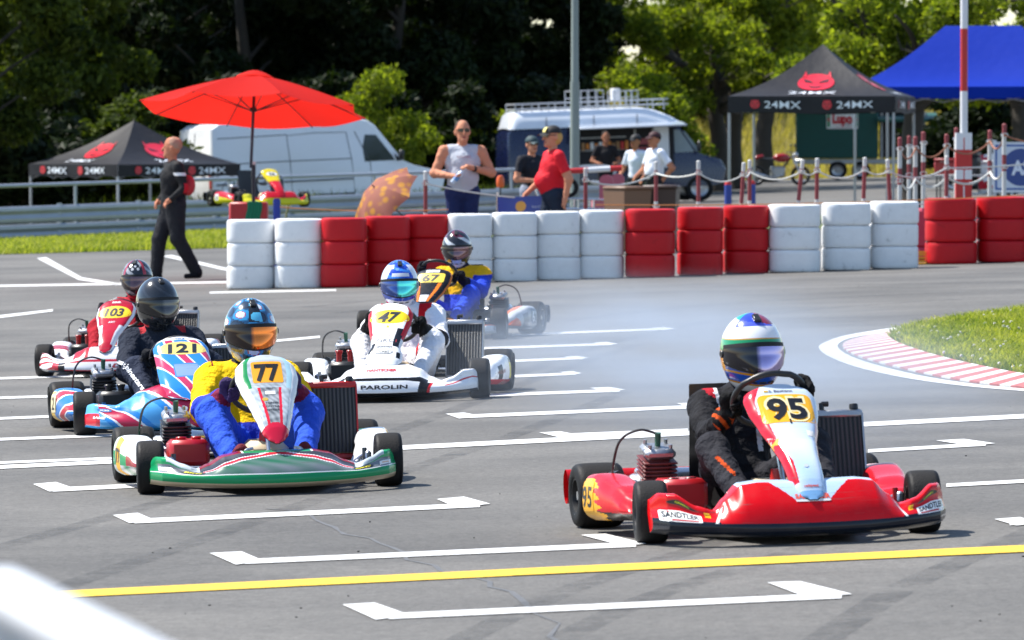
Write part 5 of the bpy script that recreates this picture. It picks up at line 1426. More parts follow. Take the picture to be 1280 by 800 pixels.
for k in range(10):
    t = (k + .35) / 10
    mb = MB(); mb.box(along(t, .32, .09) - A_, (.09, .12, .70)); mb.build('post', GALV, gr, smooth=False)
    if k % 2 == 0: mb = MB(); mb.tube([along(t + .02, .3, .06) - A_, along(t + .02, 1.0, .06) - A_], .03, 10); mb.build('handrail_post', GALV, gr)
    mb = MB()
    for z in (.155, .485): mb.ball(along(t, z, -.012) - A_, (.022, .014, .022), 8, 6)
    mb.build('bolt', STEEL, gr)
mb = MB(); e = along(1, 1.02, .06) - A_; e0 = along(1, .70, .06) - A_
mb.tube([along(0, 1.02, .06) - A_, along(.5, 1.02, .06) - A_] + arc([e, e + Vector((.16, 0, -.05)), e + Vector((.19, 0, -.17)), e0 + Vector((.14, 0, -.02)), e0 + Vector((-.3, 0, 0))], 5), .036, 12); mb.build('handrail', GALV, gr)

# ------------------------------------------------------------------ red parasol
PAR = XY(317, 72); par = empty('parasol', PAR, 0, 'large red garden parasol standing in the red and green box', 'parasol')
mb = MB(); mb.tube([(0, 0, 0), (0, 0, 1.25)], .024, 12); mb.tube([(0, 0, 1.25), (0, 0, 1.42)], .028, 12); mb.build('pole', mat('pole_navy', (.012, .014, .03), .4), par)
mb = MB(); mb.tube([(0, 0, 1.38), (0, 0, 1.46)], .026, 12); mb.build('pole_collar', WHITEP, par)
cano = empty('canopy', (0, 0, 2.12)); cano.parent = par; cano.rotation_euler = (R(-8.5), R(2.2), 0)
mb = MB(); mb.tube([(0, 0, -.75), (0, 0, .42)], .02, 10); mb.build('upper_pole', mat('pole_navy', 0, 0), cano)
NP_ = 8; RP = 1.47; ang = [2 * PI * (k + .35) / NP_ for k in range(NP_ + 1)]
for k in range(NP_):
    mb = MB(); mb.cur = srgb('e8281e')
    def f(a, b, k=k):
        t = a; r = RP * (.04 + .96 * b); p0 = Vector((math.cos(ang[k]), math.sin(ang[k]), 0)); p1 = Vector((math.cos(ang[k + 1]), math.sin(ang[k + 1]), 0))
        q = lerp(p0, p1, t) * r; sag = .05 * math.sin(PI * t) * b
        q = q * (1 - .035 * math.sin(PI * t) * (b ** 4)); q.z = .43 * (1 - b ** 1.25) - sag; return q
    mb.grid(f, 10, 14); mb.build('canopy_panel', PARASOLM, cano, angle=0)
    mb = MB(); d = Vector((math.cos(ang[k]), math.sin(ang[k]), 0))
    mb.tube([d * (RP * b) + Vector((0, 0, .43 * (1 - b ** 1.25) - .02)) for b in np.linspace(.03, .99, 9)], .008, 6); rb = mb.build('rib', BLACKP, cano)
    mb = MB(); mb.tube([d * .03 + Vector((0, 0, -.02)), d * (RP * .5) + Vector((0, 0, .43 * (1 - .5 ** 1.25) - .03))], .007, 6); mb.build('strut', BLACKP, rb)
mb = MB(); mb.cur = srgb('e8342a'); mb.grid(lambda a, b: Vector((.24 * b * math.cos(2 * PI * a), .24 * b * math.sin(2 * PI * a), .50 - .09 * b ** 1.6)), 16, 5, wrap_u=True); mb.build('vent_cap', PARASOLM, cano)
mb = MB(); mb.lathe([(.0, .03), (.04, .02), (.045, -.03), (0, -.03)], 14, Matrix.Translation((0, 0, 0))); mb.build('runner', BLACKP, cano)

# red box with the green towel
q = XY(311, 68.9); bx = empty('storage_box', q, 0, 'red storage box with a green towel hanging over it', 'box')
mb = MB(); mb.box((0, 0, .49), (.46, .42, .98), ch=.02); mb.build('box_body', mat('red_box_plastic', (.42, .012, .016), .45), bx)
mb = MB(); mb.grid(lambda a, b: Vector((lerp(-.02, .16, a) + .015 * math.sin(b * 9), -.216 - .012 * math.sin(a * 14) ** 2, lerp(.55, .985, b))), 14, 10); mb.grid(lambda a, b: Vector((lerp(-.02, .16, a), lerp(-.222, .16, b), .988 + .006 * math.sin(a * 14))), 14, 6); mb.build('towel', mat('green_towel', (.01, .16, .08), .9, bump=.4), bx)
q = XY(346, 70.5); mb = MB(); mb.box((0, 0, .5), (.09, .09, 1.0), ch=.02); o = mb.build('marker_post', mat('blue_plastic', (.01, .04, .30), .45)); o.location = q; tag(o, 'short dark blue post beside the red storage box', 'post')

# ------------------------------------------------------------------ floral umbrella lying on its side
q = XY(482, 68.7); um = empty('umbrella', q + Vector((0, .05, .98)), 0, 'tilted orange floral umbrella propped behind the red tyres', 'umbrella')
um.rotation_euler = (R(38), R(-34), R(-20))
def floral():
    m, t, b = nodes('floral_fabric'); tc = N(t, 'ShaderNodeTexCoord')
    v = N(t, 'ShaderNodeTexVoronoi', Scale=9.0); t.links.new(tc.outputs['Object'], v.inputs['Vector'])
    r = N(t, 'ShaderNodeValToRGB'); r.color_ramp.elements[0].color = (.75, .36, .06, 1); r.color_ramp.elements[0].position = .25; r.color_ramp.elements[1].color = (.45, .17, .12, 1); r.color_ramp.elements[1].position = .5
    t.links.new(v.outputs['Distance'], r.inputs['Fac']); t.links.new(r.outputs['Color'], b.inputs['Base Color']); b.inputs['Roughness'].default_value = .8
    tr = N(t, 'ShaderNodeBsdfTranslucent'); t.links.new(r.outputs['Color'], tr.inputs['Color']); ms = N(t, 'ShaderNodeMixShader', Fac=.4)
    t.links.new(b.outputs[0], ms.inputs[1]); t.links.new(tr.outputs[0], ms.inputs[2]); t.links.new(ms.outputs[0], t.nodes['Material Output'].inputs['Surface'])
    return m
FLOR = floral()
for k in range(8):
    mb = MB(); a0, a1 = 2 * PI * k / 8, 2 * PI * (k + 1) / 8
    def f(a, b):
        r = .50 * b; p = lerp(Vector((math.cos(a0), math.sin(a0), 0)), Vector((math.cos(a1), math.sin(a1), 0)), a) * r
        p *= 1 - .10 * math.sin(PI * a) * b ** 3; p.z = .22 * (1 - b ** 2.0); return p
    mb.grid(f, 8, 10); mb.build('canopy_panel', FLOR, um, angle=0)
    mb = MB(); mb.tube([Vector((math.cos(a0) * .5 * b, math.sin(a0) * .5 * b, .215 * (1 - b * b) - .006)) for b in np.linspace(0.02, 1, 8)], .004, 5); mb.build('rib', DARKM, um)
mb = MB(); mb.tube([(0, 0, .26), (0, 0, -.5)], .008, 8); mb.build('shaft', DARKM, um)

# ------------------------------------------------------------------ vans
def window_patch(name, pts, m, parent, out):
    mb = MB(); n = Vector(out).normalized(); P = [Vector(p) for p in pts]; vs = [p + n * .004 for p in P] + [p - n * .03 for p in P]; k = len(P)
    mb._add(vs, [tuple(range(k))] + [(i, k + i, k + (i + 1) % k, (i + 1) % k) for i in range(k)]); return mb.build(name, m, parent, smooth=False)
def loft(mb, secs, n, colf):
    """secs: list of (x, outline function giving (y, z) for a in 0..1)"""
    mb.grid(lambda a, b: secs(a, b), n[0], n[1], colf)
def van_body(parent, prof, width, colf, name='body', tumble=.06, rnd=.07, crown=.03, mats=None):
    """prof: side outline (x along the length, z) anticlockwise seen from -y; width across y"""
    mb = MB(); h = width / 2; n = len(prof); cz = sum(p[1] for p in prof) / n; cx = sum(p[0] for p in prof) / n
    zmax = max(p[1] for p in prof)
    def yy(z, k): return (h - tumble * max(0, (z - .9)) / (zmax - .9)) * k
    rings = []
    for (k, ins) in ((-1, rnd), (-.992, rnd * .45), (-.96, rnd * .12), (-.90, 0), (-.5, -crown * .7), (0, -crown), (.5, -crown * .7), (.90, 0), (.96, rnd * .12), (.992, rnd * .45), (1, rnd)):
        ring = []
        for x, z in prof:
            d = Vector((x - cx, z - cz)); s_ = 1 - ins / max(d.length, .3) if z > .7 or ins < 0 else 1 - .5 * ins / max(d.length, .3)
            zz = cz + (z - cz) * (s_ if z > 1.2 else 1 - max(0, 1 - s_) * .5); xx = cx + (x - cx) * (s_ if ins > 0 else 1)
            ring.append(Vector((xx, yy(z, k), zz)))
        rings.append(ring)
    vs = [p for r in rings for p in r]; fs = []; cols = []
    for j in range(len(rings) - 1):
        for i in range(n):
            i2 = (i + 1) % n; fs.append((j * n + i, (j + 1) * n + i, (j + 1) * n + i2, j * n + i2)); cols.append(colf(*((prof[i][0] + prof[i2][0]) / 2, (prof[i][1] + prof[i2][1]) / 2), 'skin'))
    # flat sides built as strips between matching heights so that two-tone paint follows
    for j, flip in ((0, False), (len(rings) - 1, True)):
        ring = rings[j]; top = sorted(set(round(p.z, 4) for p in ring)); 
        fs.append(tuple((j * n + i) for i in (range(n) if not flip else range(n - 1, -1, -1)))); cols.append(colf(cx, cz, 'side'))
    mb._add(vs, fs, cols)
    return mb.build(name, CARM, parent, angle=30)
def road_wheel(parent, x, y, r=.33, w=.2):
    M = Matrix.Translation((x, y, r)) @ Matrix.Rotation(PI / 2, 4, 'X')
    mb = MB(); h = w / 2; mb.lathe([(r * .62, -h * .9), (r * .7, -h), (r * .92, -h * .97), (r, -h * .7), (r, h * .7), (r * .92, h * .97), (r * .7, h), (r * .62, h * .9)], 28, M); o = mb.build('wheel', RUBBER, parent)
    mb = MB(); 
    for e in (-1, 1): mb.lathe([(r * .63, e * h * .88), (r * .5, e * h * .7), (r * .25, e * h * .6), (0, e * h * .75)], 24, M)
    mb.build('rim', ALUR, o)

# white panel van, nose to the right and turned away
VW = mat('x_unused_white', (.7, .7, .7))
van = empty('panel_van', XY(394, 131), R(28), 'plain white panel van parked behind the guard rail', 'van')
van.rotation_euler = (R(-1.0), R(-2.4), R(28)); van.scale = (1.08, 1, .95)
prof = [(-2.75, .38), (2.35, .38), (2.62, .45), (2.70, .72), (2.58, .92), (1.98, 1.10), (1.74, 1.22), (1.12, 2.12), (.94, 2.25), (.6, 2.31), (-1.5, 2.33), (-2.55, 2.29), (-2.72, 2.18), (-2.78, 1.2), (-2.80, .6)]
wcol = srgb('fafcff')
van_body(van, prof, 1.96, lambda x, z, k: srgb('22262c') if z < .42 else wcol, tumble=.14)
SEAMM = mat('door_gap', (.10, .11, .13), .7)
yS = -.985
def yat(z): return -(.98 - .14 * max(0, z - .9) / 1.43) - .002
def seamline(pts, parent, name='door_seam', r=.009):
    mb = MB(); mb.tube([Vector((x, yat(z), z)) for x, z in pts], r, 5); return mb.build(name, SEAMM, parent)
seamline([(-.95, .5), (-.95, 1.25), (-.98, 1.95), (-.3, 1.99), (.42, 1.97), (.50, 1.3), (.52, .5)], van); seamline([(.95, .5), (.93, 1.2), (.62, 1.98)], van)
seamline([(-2.7, 1.32), (-1.5, 1.34), (.5, 1.33)], van, 'side_crease', .012); seamline([(-2.6, 1.95), (-.98, 1.97)], van, 'side_crease', .01); seamline([(-2.7, .85), (.5, .85)], van, 'side_crease', .02)
seamline([(-.9, .47), (.5, .47)], van, 'sill', .05)
for z in (1.3,): pass
wm = window_patch('cab_window', [(.80, yat(1.25), 1.24), (1.52, yat(1.25), 1.24), (1.46, yat(1.4), 1.36), (1.12, yat(1.86), 1.87), (.86, yat(1.88), 1.89), (.78, yat(1.6), 1.6)], GLASS, van, (0, -1, 0))
window_patch('quarter_window', [(1.56, yat(1.25), 1.22), (1.70, yat(1.25), 1.22), (1.52, yat(1.4), 1.40)], GLASS, van, (0, -1, 0))
mb = MB(); mb.grid(lambda a, b: Vector((lerp(1.70, 1.17, b) + .014, lerp(-.80, .80, a) * (1 - .08 * b), lerp(1.28, 2.05, b) + .012)), 8, 6); mb.build('windscreen', GLASS, van)
mb = MB(); mb.box((1.62, -1.07, 1.36), (.10, .14, .24), ch=.03); mb.build('wing_mirror', BLACKP, van)
for s in (-1, 1):
    mb = MB(); mb.box((-2.785, s * .86, .95), (.03, .14, .42), ch=.01); mb.build('tail_lamp', REDP, van)
mb = MB(); mb.tube([(-2.80, 0, .5), (-2.775, 0, 1.3), (-2.73, 0, 2.1)], .008, 5); mb.build('rear_door_seam', SEAMM, van)
mb = MB(); mb.box((-2.80, 0, .45), (.12, 1.8, .14), ch=.03); mb.build('rear_bumper', BLACKP, van)
for x in (-1.75, 1.85):
    for s in (-.84, .84): road_wheel(van, x, s)

# blue van with white high roof, roof rack and serving hatch
bv = empty('camper_van', XY(766, 137), R(9), 'dark blue van with white high roof, roof rack and open side hatch', 'van')
bv.rotation_euler = (0, R(-2.2), R(9)); bv.scale = (1, 1, .93)
navy = srgb('0c1840'); whitec = srgb('e9eef6')
bprof = [(-2.62, .40), (2.35, .40), (2.56, .46), (2.62, .80), (2.50, 1.06), (2.08, 1.20), (1.94, 1.28), (1.52, 1.98), (1.40, 2.08), (-2.55, 2.04), (-2.64, 1.9), (-2.70, .7)]
van_body(bv, bprof, 2.0, lambda x, z, k: navy, tumble=.10, rnd=.05, crown=.0)
mb = MB(); mb.cur = whitec                # moulded high roof
def roof(a, b):
    x = lerp(-2.60, 1.62, a); e = min(1, (1 - abs(2 * b - 1)) * 3.2); fr = min(1, max(0, (1 - a) / .28)); bk = min(1, a / .06)
    hgt = .44 * (1 - (1 - fr) ** 2) * (1 - (1 - bk) ** 2) ** .5; y = lerp(-.93, .93, b); y = math.copysign(min(abs(y) * (1.0 + .05 * (1 - e)), .95), y)
    return Vector((x, y, 2.03 + (hgt) * (1 - (1 - e) ** 2.4) + .03 * math.cos((b - .5) * PI)))
mb.grid(roof, 48, 30); mb.build('high_roof', CARM, bv, angle=45)
mb = MB(); 
for x in (-1.7, -.55, .5): mb.box((x, -.955, 2.17), (.02, .012, .30))
mb.build('roof_seam', SEAMM, bv)
RACKM = mat('rack_grey', (.55, .57, .6), .4, metal=.5)
rk = empty('roof_rack', (0, 0, 2.50)); rk.parent = bv
for nm, z in (('lower_rail', .04), ('upper_rail', .17)):
    mb = MB(); mb.tube([(-2.4, -.72, z), (1.2, -.72, z), (1.32, -.6, z), (1.32, .6, z), (1.2, .72, z), (-2.4, .72, z), (-2.4, -.72, z)], .020, 7); mb.build(nm, RACKM, rk)
mb = MB()
for x in np.linspace(-2.4, 1.2, 10):
    for y in (-.72, .72): mb.tube([(x, y, -.10), (x, y, .17)], .014, 6)
for x in np.linspace(-2.2, 1.1, 9): mb.tube([(x, -.72, .04), (x, .72, .04)], .014, 6)
for x0, x1, zt in ((-1.0, -.22, .46), (.05, .62, .42)):
    for x in np.linspace(x0, x1, 5): mb.tube([(x, -.5, .04), (x, -.5, zt), (x, .4, zt), (x, .4, .04)], .012, 6)
    for y in (-.5, .4):
        for z in (zt * .6, zt): mb.tube([(x0, y, z), (x1, y, z)], .012, 6)
mb.build('rack_frame', RACKM, rk)
mb = MB(); mb.box((.14, -.1, .32), (.2, .3, .34), ch=.02); mb.build('rack_box', WHITEP, rk)
# hatch: flat dark panel painted as the shaded inside, shelves, goods, raised flap
DARKI = mat('interior_shade', (.012, .012, .016), .8)
mb = MB(); mb.box((.18, -.995, 1.42), (2.35, .02, 1.1)); mb.build('hatch_shade_panel', DARKI, bv, smooth=False)
mb = MB(); mb.cur = srgb('aeb6c2'); mb.box((.2, -1.32, 2.02), (2.75, .72, .045), Matrix.Rotation(R(6), 3, 'X'), ch=.015); mb.build('hatch_flap', CARM, bv)
mb = MB()
for z in (1.05, 1.42, 1.74): mb.box((-.35, -1.015, z), (1.1, .03, .03))
mb.box((.42, -1.015, 1.42), (.05, .03, 1.0)); mb.box((.86, -1.015, 1.42), (.05, .03, 1.0)); mb.build('shelf', mat('shelf_grey', (.4, .41, .42), .5), bv, smooth=False)
random.seed(21)
for k in range(11):
    mb = MB(); x = -.85 + .105 * k; mb.box((x, -1.06, 1.52 + random.uniform(0, .02)), (.08, .07, random.uniform(.12, .24)), ch=.012)
    mb.build('shelf_goods', [REDP, WHITEP, mat('kraft_brown', (.3, .16, .07), .7), mat('goods_orange', (.6, .2, .03), .5)][random.randrange(4)], bv)
mb = MB(); mb.box((.64, -1.03, 1.6), (.34, .03, .16), ch=.01); mb.box((.64, -1.03, 1.25), (.34, .03, .42), ch=.01); mb.build('menu_board', mat('menu_red', (.3, .05, .06), .5), bv)
mb = MB(); mb.cur = srgb('dfe5ee'); mb.box((1.06, -1.02, 1.45), (.36, .04, 1.1), ch=.015); mb.build('side_door', CARM, bv)
window_patch('cab_window', [(1.38, -.99, 1.28), (1.86, -.985, 1.28), (1.52, -.95, 1.86), (1.38, -.95, 1.88)], mat('cab_glass', (.22, .27, .3), .1, spec=.8), bv, (0, -1, .05))  # paler glass: the sky's reflection is put into its colour
window_patch('quarter_window', [(1.90, -.985, 1.28), (2.02, -.985, 1.28), (1.66, -.95, 1.80), (1.58, -.95, 1.84)], mat('cab_glass', 0), bv, (0, -1, .05))
mb = MB(); mb.grid(lambda a, b: Vector((lerp(2.02, 1.56, b) + .012, lerp(-.86, .86, a), lerp(1.27, 1.97, b) + .01)), 8, 6); mb.build('windscreen', GLASS, bv)
mb = MB(); mb.box((1.95, -1.12, 1.42), (.08, .13, .28), ch=.03); mb.build('wing_mirror', BLACKP, bv)
mb = MB(); mb.box((2.54, -.9, .78), (.1, .16, .1), ch=.02); mb.build('indicator', mat('amber_lens', (.7, .2, .02), .3), bv)
mb = MB(); mb.box((2.62, 0, .5), (.1, 1.96, .16), ch=.03); mb.build('front_bumper', BLACKP, bv)
for x in (-1.7, 1.95):
    for s in (-.90, .90): road_wheel(bv, x, s, .34, .22)

# ------------------------------------------------------------------ tents
def emblem(mb, mapf, r, col, dark, off=(0, 0)):
    f = lambda x, y: mapf(off[0] + x, off[1] + y)
    put_poly(mb, oval(2 * r, 2 * r * .95), f, col, sub=3); g = lambda x, y: mapf(off[0] + x, off[1] + y, 1)
    for s in (-1, 1):
        put_poly(mb, [(s * .1 * r, .0), (s * .62 * r, .12 * r), (s * .7 * r, .42 * r), (s * .3 * r, .22 * r)][::s], g, dark, sub=2)
        put_poly(mb, [(s * .55 * r, .66 * r), (s * .80 * r, .5 * r), (s * .66 * r, 1.12 * r)][::s], g, col, sub=1)
    put_poly(mb, [(-.42 * r, -.32 * r), (0, -.52 * r), (.42 * r, -.32 * r), (.16 * r, -.60 * r), (-.16 * r, -.60 * r)], g, dark, sub=2)
def tent(name, loc, rz, sx, sy, eave, peak, val, col, label, ridge=0.0, legm=None, art=None, sag=.12, legs=True, slack=.04, fab=None):
    t = empty(name, loc, rz, label, 'tent'); C = srgb(col)
    hx_, hy_ = sx / 2, sy / 2
    cor = [(-hx_, -hy_), (hx_, -hy_), (hx_, hy_), (-hx_, hy_)]; rid = [(-ridge, 0), (ridge, 0), (ridge, 0), (-ridge, 0)]
    maps = []
    for k in range(4):
        c0, c1 = Vector((*cor[k], eave)), Vector((*cor[(k + 1) % 4], eave)); r0, r1 = Vector((*rid[k], peak)), Vector((*rid[(k + 1) % 4], peak))
        nout = (c1 - c0).cross(Vector((0, 0, 1))).normalized()
        def f(a, b, c0=c0, c1=c1, r0=r0, r1=r1):
            lo, hi = lerp(c0, c1, a), lerp(r0, r1, a); p = lerp(lo, hi, b)
            p.z -= sag * math.sin(PI * min(1, b * 1.0)) * (.8 + .2 * math.sin(PI * a)); p.z -= slack * math.sin(PI * a) * (1 - b) * math.sin(PI * b) ; return p
        mb = MB(); mb.cur = C; mb.grid(f, 16, 16); rp = mb.build('roof_panel', fab or FABRIC, t, angle=0)
        def fv(a, b, c0=c0, c1=c1, nout=nout): p = lerp(c0, c1, a) + nout * (.012 + .012 * math.sin(a * 23)); p.z -= val * (1 - b) * (1 - .05 * math.sin(a * 9)); return p
        mb = MB(); mb.cur = C; mb.grid(fv, 20, 4); vp_ = mb.build('valance', fab or FABRIC, t, angle=0)
        L = (c1 - c0).length
        def vmap(x, y, l=0, fv=fv, nout=nout, L=L): return fv(min(1, max(0, .5 + x / L)), min(1, max(0, .5 + y / val))) + nout * (.012 + .006 * l)
        SL = (lerp(r0, r1, .5) - lerp(c0, c1, .5)).length
        def rmap(x, y, l=0, f=f, nout=nout, L=L, SL=SL):
            b = y / SL; a = .5 + x / max(.1, lerp(L, 2 * ridge, b)); return f(min(1, max(0, a)), b) + (nout * .6 + Vector((0, 0, 1))) * (.014 + .006 * l)
        if art: art(k, rp, vp_, rmap, vmap)
    lm = legm or mat('tent_leg_grey', (.35, .36, .38), .4, metal=.5)
    for c in cor:
        mb = MB(); mb.box((c[0] * .985, c[1] * .985, eave / 2), (.045, .045, eave), ch=.006); mb.box((c[0] * .985, c[1] * .985, .006), (.14, .14, .012)); mb.build('leg', lm, t)
    for k in range(4):
        c0, c1 = Vector((*cor[k], eave - .12)) * 1, Vector((*cor[(k + 1) % 4], eave - .12)); c0.x *= .97; c0.y *= .97; c1.x *= .97; c1.y *= .97
        mb = MB(); n_ = 4
        for j in range(n_):
            a, b = lerp(c0, c1, j / n_), lerp(c0, c1, (j + 1) / n_); z = Vector((0, 0, .16)); mb.tube([a - z, b + z * .3], .012, 5); mb.tube([a + z * .3, b - z], .012, 5)
        mb.build('truss', lm, t)
    return t
T_RED, T_WH = srgb('d01830'), srgb('e6ecf4')
def art24(roofs=(0, 1), vals=(0, 1), n=2):
    def art(k, rp, vp_, rmap, vmap):
        if k in vals:
            mb = MB()
            for j in range(n):
                x = (j - (n - 1) / 2) * 1.30 if n == 2 else 0
                emblem(mb, lambda a, b, l=0: vmap(a, b, l), .085, T_RED, srgb('141418'), (x - .36, .0)); put_text(mb, '24MX', lambda a, b: vmap(a, b, 1), .135, T_WH, bold=.006, width=.66, off=(x + .14, 0))
            mb.build('valance_print', PRINT, vp_, smooth=False)
        if k in roofs:
            mb = MB(); emblem(mb, lambda a, b, l=0: rmap(a, b, l), .33, T_RED, srgb('202024'), (0, .74)); put_text(mb, '24MX', lambda a, b: rmap(a, b, 1), .20, T_WH, bold=.006, width=.86, off=(0, .22)); mb.build('roof_print', PRINT, rp, smooth=False)
    return art
tent('pavilion_tent', XY(1028, 103.0), R(-11), 3.0, 3.0, 2.27, 3.22, .30, '26262b', 'black pavilion tent with red emblem and white lettering over a trailer', art=art24(), sag=.16)
tent('pavilion_tent', XY(168, 113.5), R(40), 3.0, 3.0, 1.33, 2.20, .24, '232328', 'black pavilion tent set low behind the guard rail, below leaf shade', art=art24((0, 3), (0, 3), 2), sag=.12)
tent('pavilion_tent', XY(1228, 111), R(-16), 4.5, 3.0, 2.42, 3.62, .22, '0b2f9e', 'bright blue pavilion tent beyond the red and white pole', ridge=.75, sag=.13, fab=BLUETENT, slack=.22)

# ------------------------------------------------------------------ trailer with green tarpaulin, motorbikes
tr = empty('market_trailer', XY(1076, 186), R(-4), 'dark green covered trailer with a red and white sign behind the black tent', 'trailer')
GTARP = mat('green_tarpaulin', (.006, .075, .058), .6, var=.2, bump=.3, bscale=4)
mb = MB(); mb.box((-.78, 0, 1.55), (2.68, 1.6, 1.75), ch=.05); mb.build('tarpaulin', GTARP, tr)
mb = MB(); mb.box((-.2, 0, .58), (4.0, 1.7, .16), ch=.02); mb.build('trailer_bed', ALU, tr)
mb = MB(); mb.box((1.35, .1, 1.45), (1.5, 1.4, 1.5)); mb.build('stall_shade_block', DARKI, tr, smooth=False)  # solid dark block stands in for the shade inside the stall
mb = MB(); mb.box((1.5, -.55, 2.02), (1.95, 1.5, .12), Matrix.Rotation(R(8), 3, 'X'), ch=.03); mb.build('awning', GTARP, tr)
for x in (.68, 2.08): mb = MB(); mb.box((x, -.66, 1.4), (.06, .05, 1.6)); mb.build('awning_post', ALU, tr)
for x in (-.75, .0): 
    for y in (-.78, .78): road_wheel(tr, x, y, .30, .18)
def smap(x, y): return Vector((-.60 + x, -.815, 1.93 + y))
mb = MB(); put_poly(mb, rrect(1.02, .56, .02), smap, srgb('f4f4f0'), 2); f2 = lambda x, y: smap(x, y) - Vector((0, .006, 0))
put_text(mb, 'Lupo', f2, .30, srgb('d0182c'), bold=.07, width=.66, off=(0, .06)); put_text(mb, 'CATERING & IMBISS', f2, .045, srgb('c83040'), width=.62, off=(0, -.22)); put_text(mb, 'Original', f2, .07, srgb('303840'), width=.3, off=(.14, -.13))
for s in (-1, 1): put_poly(mb, rrect(.09, .44, .01, s * .44, .0), f2, srgb('1a8a50'), 2); put_poly(mb, [(s * .40, .1), (s * .50, .02), (s * .40, -.06)][::s], lambda x, y: smap(x, y) - Vector((0, .010, 0)), srgb('d02030'), 1)
mb.build('sign', PRINT, tr, smooth=False)

def motorbike(loc, rz, colr, label, fair=False):
    b = empty('motorbike', loc, rz, label, 'motorbike')
    for x in (-.68, .70):
        M = Matrix.Translation((x, 0, .30)) @ Matrix.Rotation(PI / 2, 4, 'X')
        mb = MB(); mb.lathe([(.21, -.05), (.24, -.06), (.29, -.045), (.305, 0), (.29, .045), (.24, .06), (.21, .05)], 26, M); w = mb.build('wheel', RUBBER, b)
        mb = MB(); mb.lathe([(.215, -.04), (.2, 0), (.215, .04)], 24, M)
        for k in range(6): a = k * PI / 3; mb.tube([(x, 0, .3), (x + .21 * math.cos(a), 0, .3 + .21 * math.sin(a))], .012, 5)
        mb.build('rim', STEEL, w)
    mb = MB(); mb.tube(arc([(-.68, .08, .3), (-.3, .1, .42), (.1, .1, .5), (.42, .02, .86)]), .025, 7); mb.tube(arc([(-.68, -.08, .3), (-.3, -.1, .42), (.1, -.1, .5), (.42, -.02, .86)]), .025, 7); mb.build('frame', DARKM, b)
    mb = MB(); mb.box((.0, 0, .42), (.42, .3, .34), ch=.05); mb.lathe([(0, .17), (.11, .17), (.12, .1), (.12, -.1), (.11, -.17), (0, -.17)], 18, Matrix.Translation((-.05, 0, .4)) @ Matrix.Rotation(PI / 2, 4, 'X')); mb.build('engine', ALU, b)
    pm = mat('bike_paint_' + colr, srgb(colr), .25, coat=.6)
    mb = MB(); mb.ball((.12, 0, .84), (.27, .15, .14), 16, 10); mb.build('fuel_tank', pm, b)
    mb = MB(); mb.grid(lambda a, c: Vector((lerp(-.62, -.12, a), (c - .5) * .28 * (1 - .3 * (1 - a)), .80 + .06 * (1 - a) ** 2 + .03 * math.sin(PI * c))), 10, 8); mb.box((-.36, 0, .78), (.5, .2, .06), ch=.02); mb.build('seat', BLACKP, b)
    mb = MB(); mb.box((-.6, 0, .86), (.34, .16, .10), Matrix.Rotation(R(-14), 3, 'Y'), ch=.03); mb.build('tail', pm, b)
    mb = MB()
    for s in (-1, 1): mb.tube([(.70, s * .09, .30), (.44, s * .09, .92)], .024, 8)
    mb.build('fork', STEEL, b)
    mb = MB(); mb.tube(arc([(.34, -.36, 1.02), (.42, -.2, 1.0), (.44, 0, .95), (.42, .2, 1.0), (.34, .36, 1.02)]), .015, 7); mb.build('handlebar', BLACKP, b)
    for s in (-1, 1): mb = MB(); mb.tube([(.42, s * .25, 1.0), (.46, s * .32, 1.2)], .008, 5); mb.ball((.46, s * .33, 1.22), (.03, .08, .05), 10, 6); mb.build('mirror', BLACKP, b)
    mb = MB(); mb.lathe([(0, .06), (.08, .05), (.09, 0), (.05, -.08), (0, -.09)], 16, Matrix.Translation((.56, 0, .92)) @ Matrix.Rotation(PI / 2, 4, 'Y')); mb.build('headlamp', STEEL, b)
    mb = MB(); mb.grid(lambda a, c: Vector((.70 + .33 * math.cos(lerp(.3, 2.4, a)), (c - .5) * .14, .30 + .33 * math.sin(lerp(.3, 2.4, a)))), 10, 4); mb.build('mudguard', pm, b)
    mb = MB(); mb.tube(arc([(.12, -.14, .34), (-.1, -.18, .26), (-.4, -.19, .28), (-.85, -.2, .42)]), [.025] * 16 + [.05] * 9, 10); mb.build('exhaust', STEEL, b)
    if fair:
        mb = MB(); Wc, Rc = srgb('e8e8ee'), srgb(colr)
        for s in (-1, 1): mb.grid(lambda a, c: Vector((lerp(-.15, .72, a), s * (.20 + .05 * math.sin(PI * c) - .10 * a * a), lerp(.34, 1.05, c) + .12 * a)), 16, 14, lambda a, c: Rc if math.sin(a * 7 + c * 9) > -.2 else Wc)
        mb.build('fairing', CARM, b)
        mb = MB(); mb.grid(lambda a, c: Vector((lerp(.74, .42, c), (a - .5) * .30, lerp(1.05, 1.32, c))), 8, 6); mb.build('windshield', GLASS, b)
    return b
motorbike(XY(972, 172), R(8), '9a1018', 'parked red motorbike with round headlamp beside the green trailer')
motorbike(XY(1236, 118), R(-24), 'c01a30', 'red and white faired motorbike under the blue tent', True)
motorbike(XY(1290, 121), R(-150), '14161c', 'black motorbike parked under the blue tent')
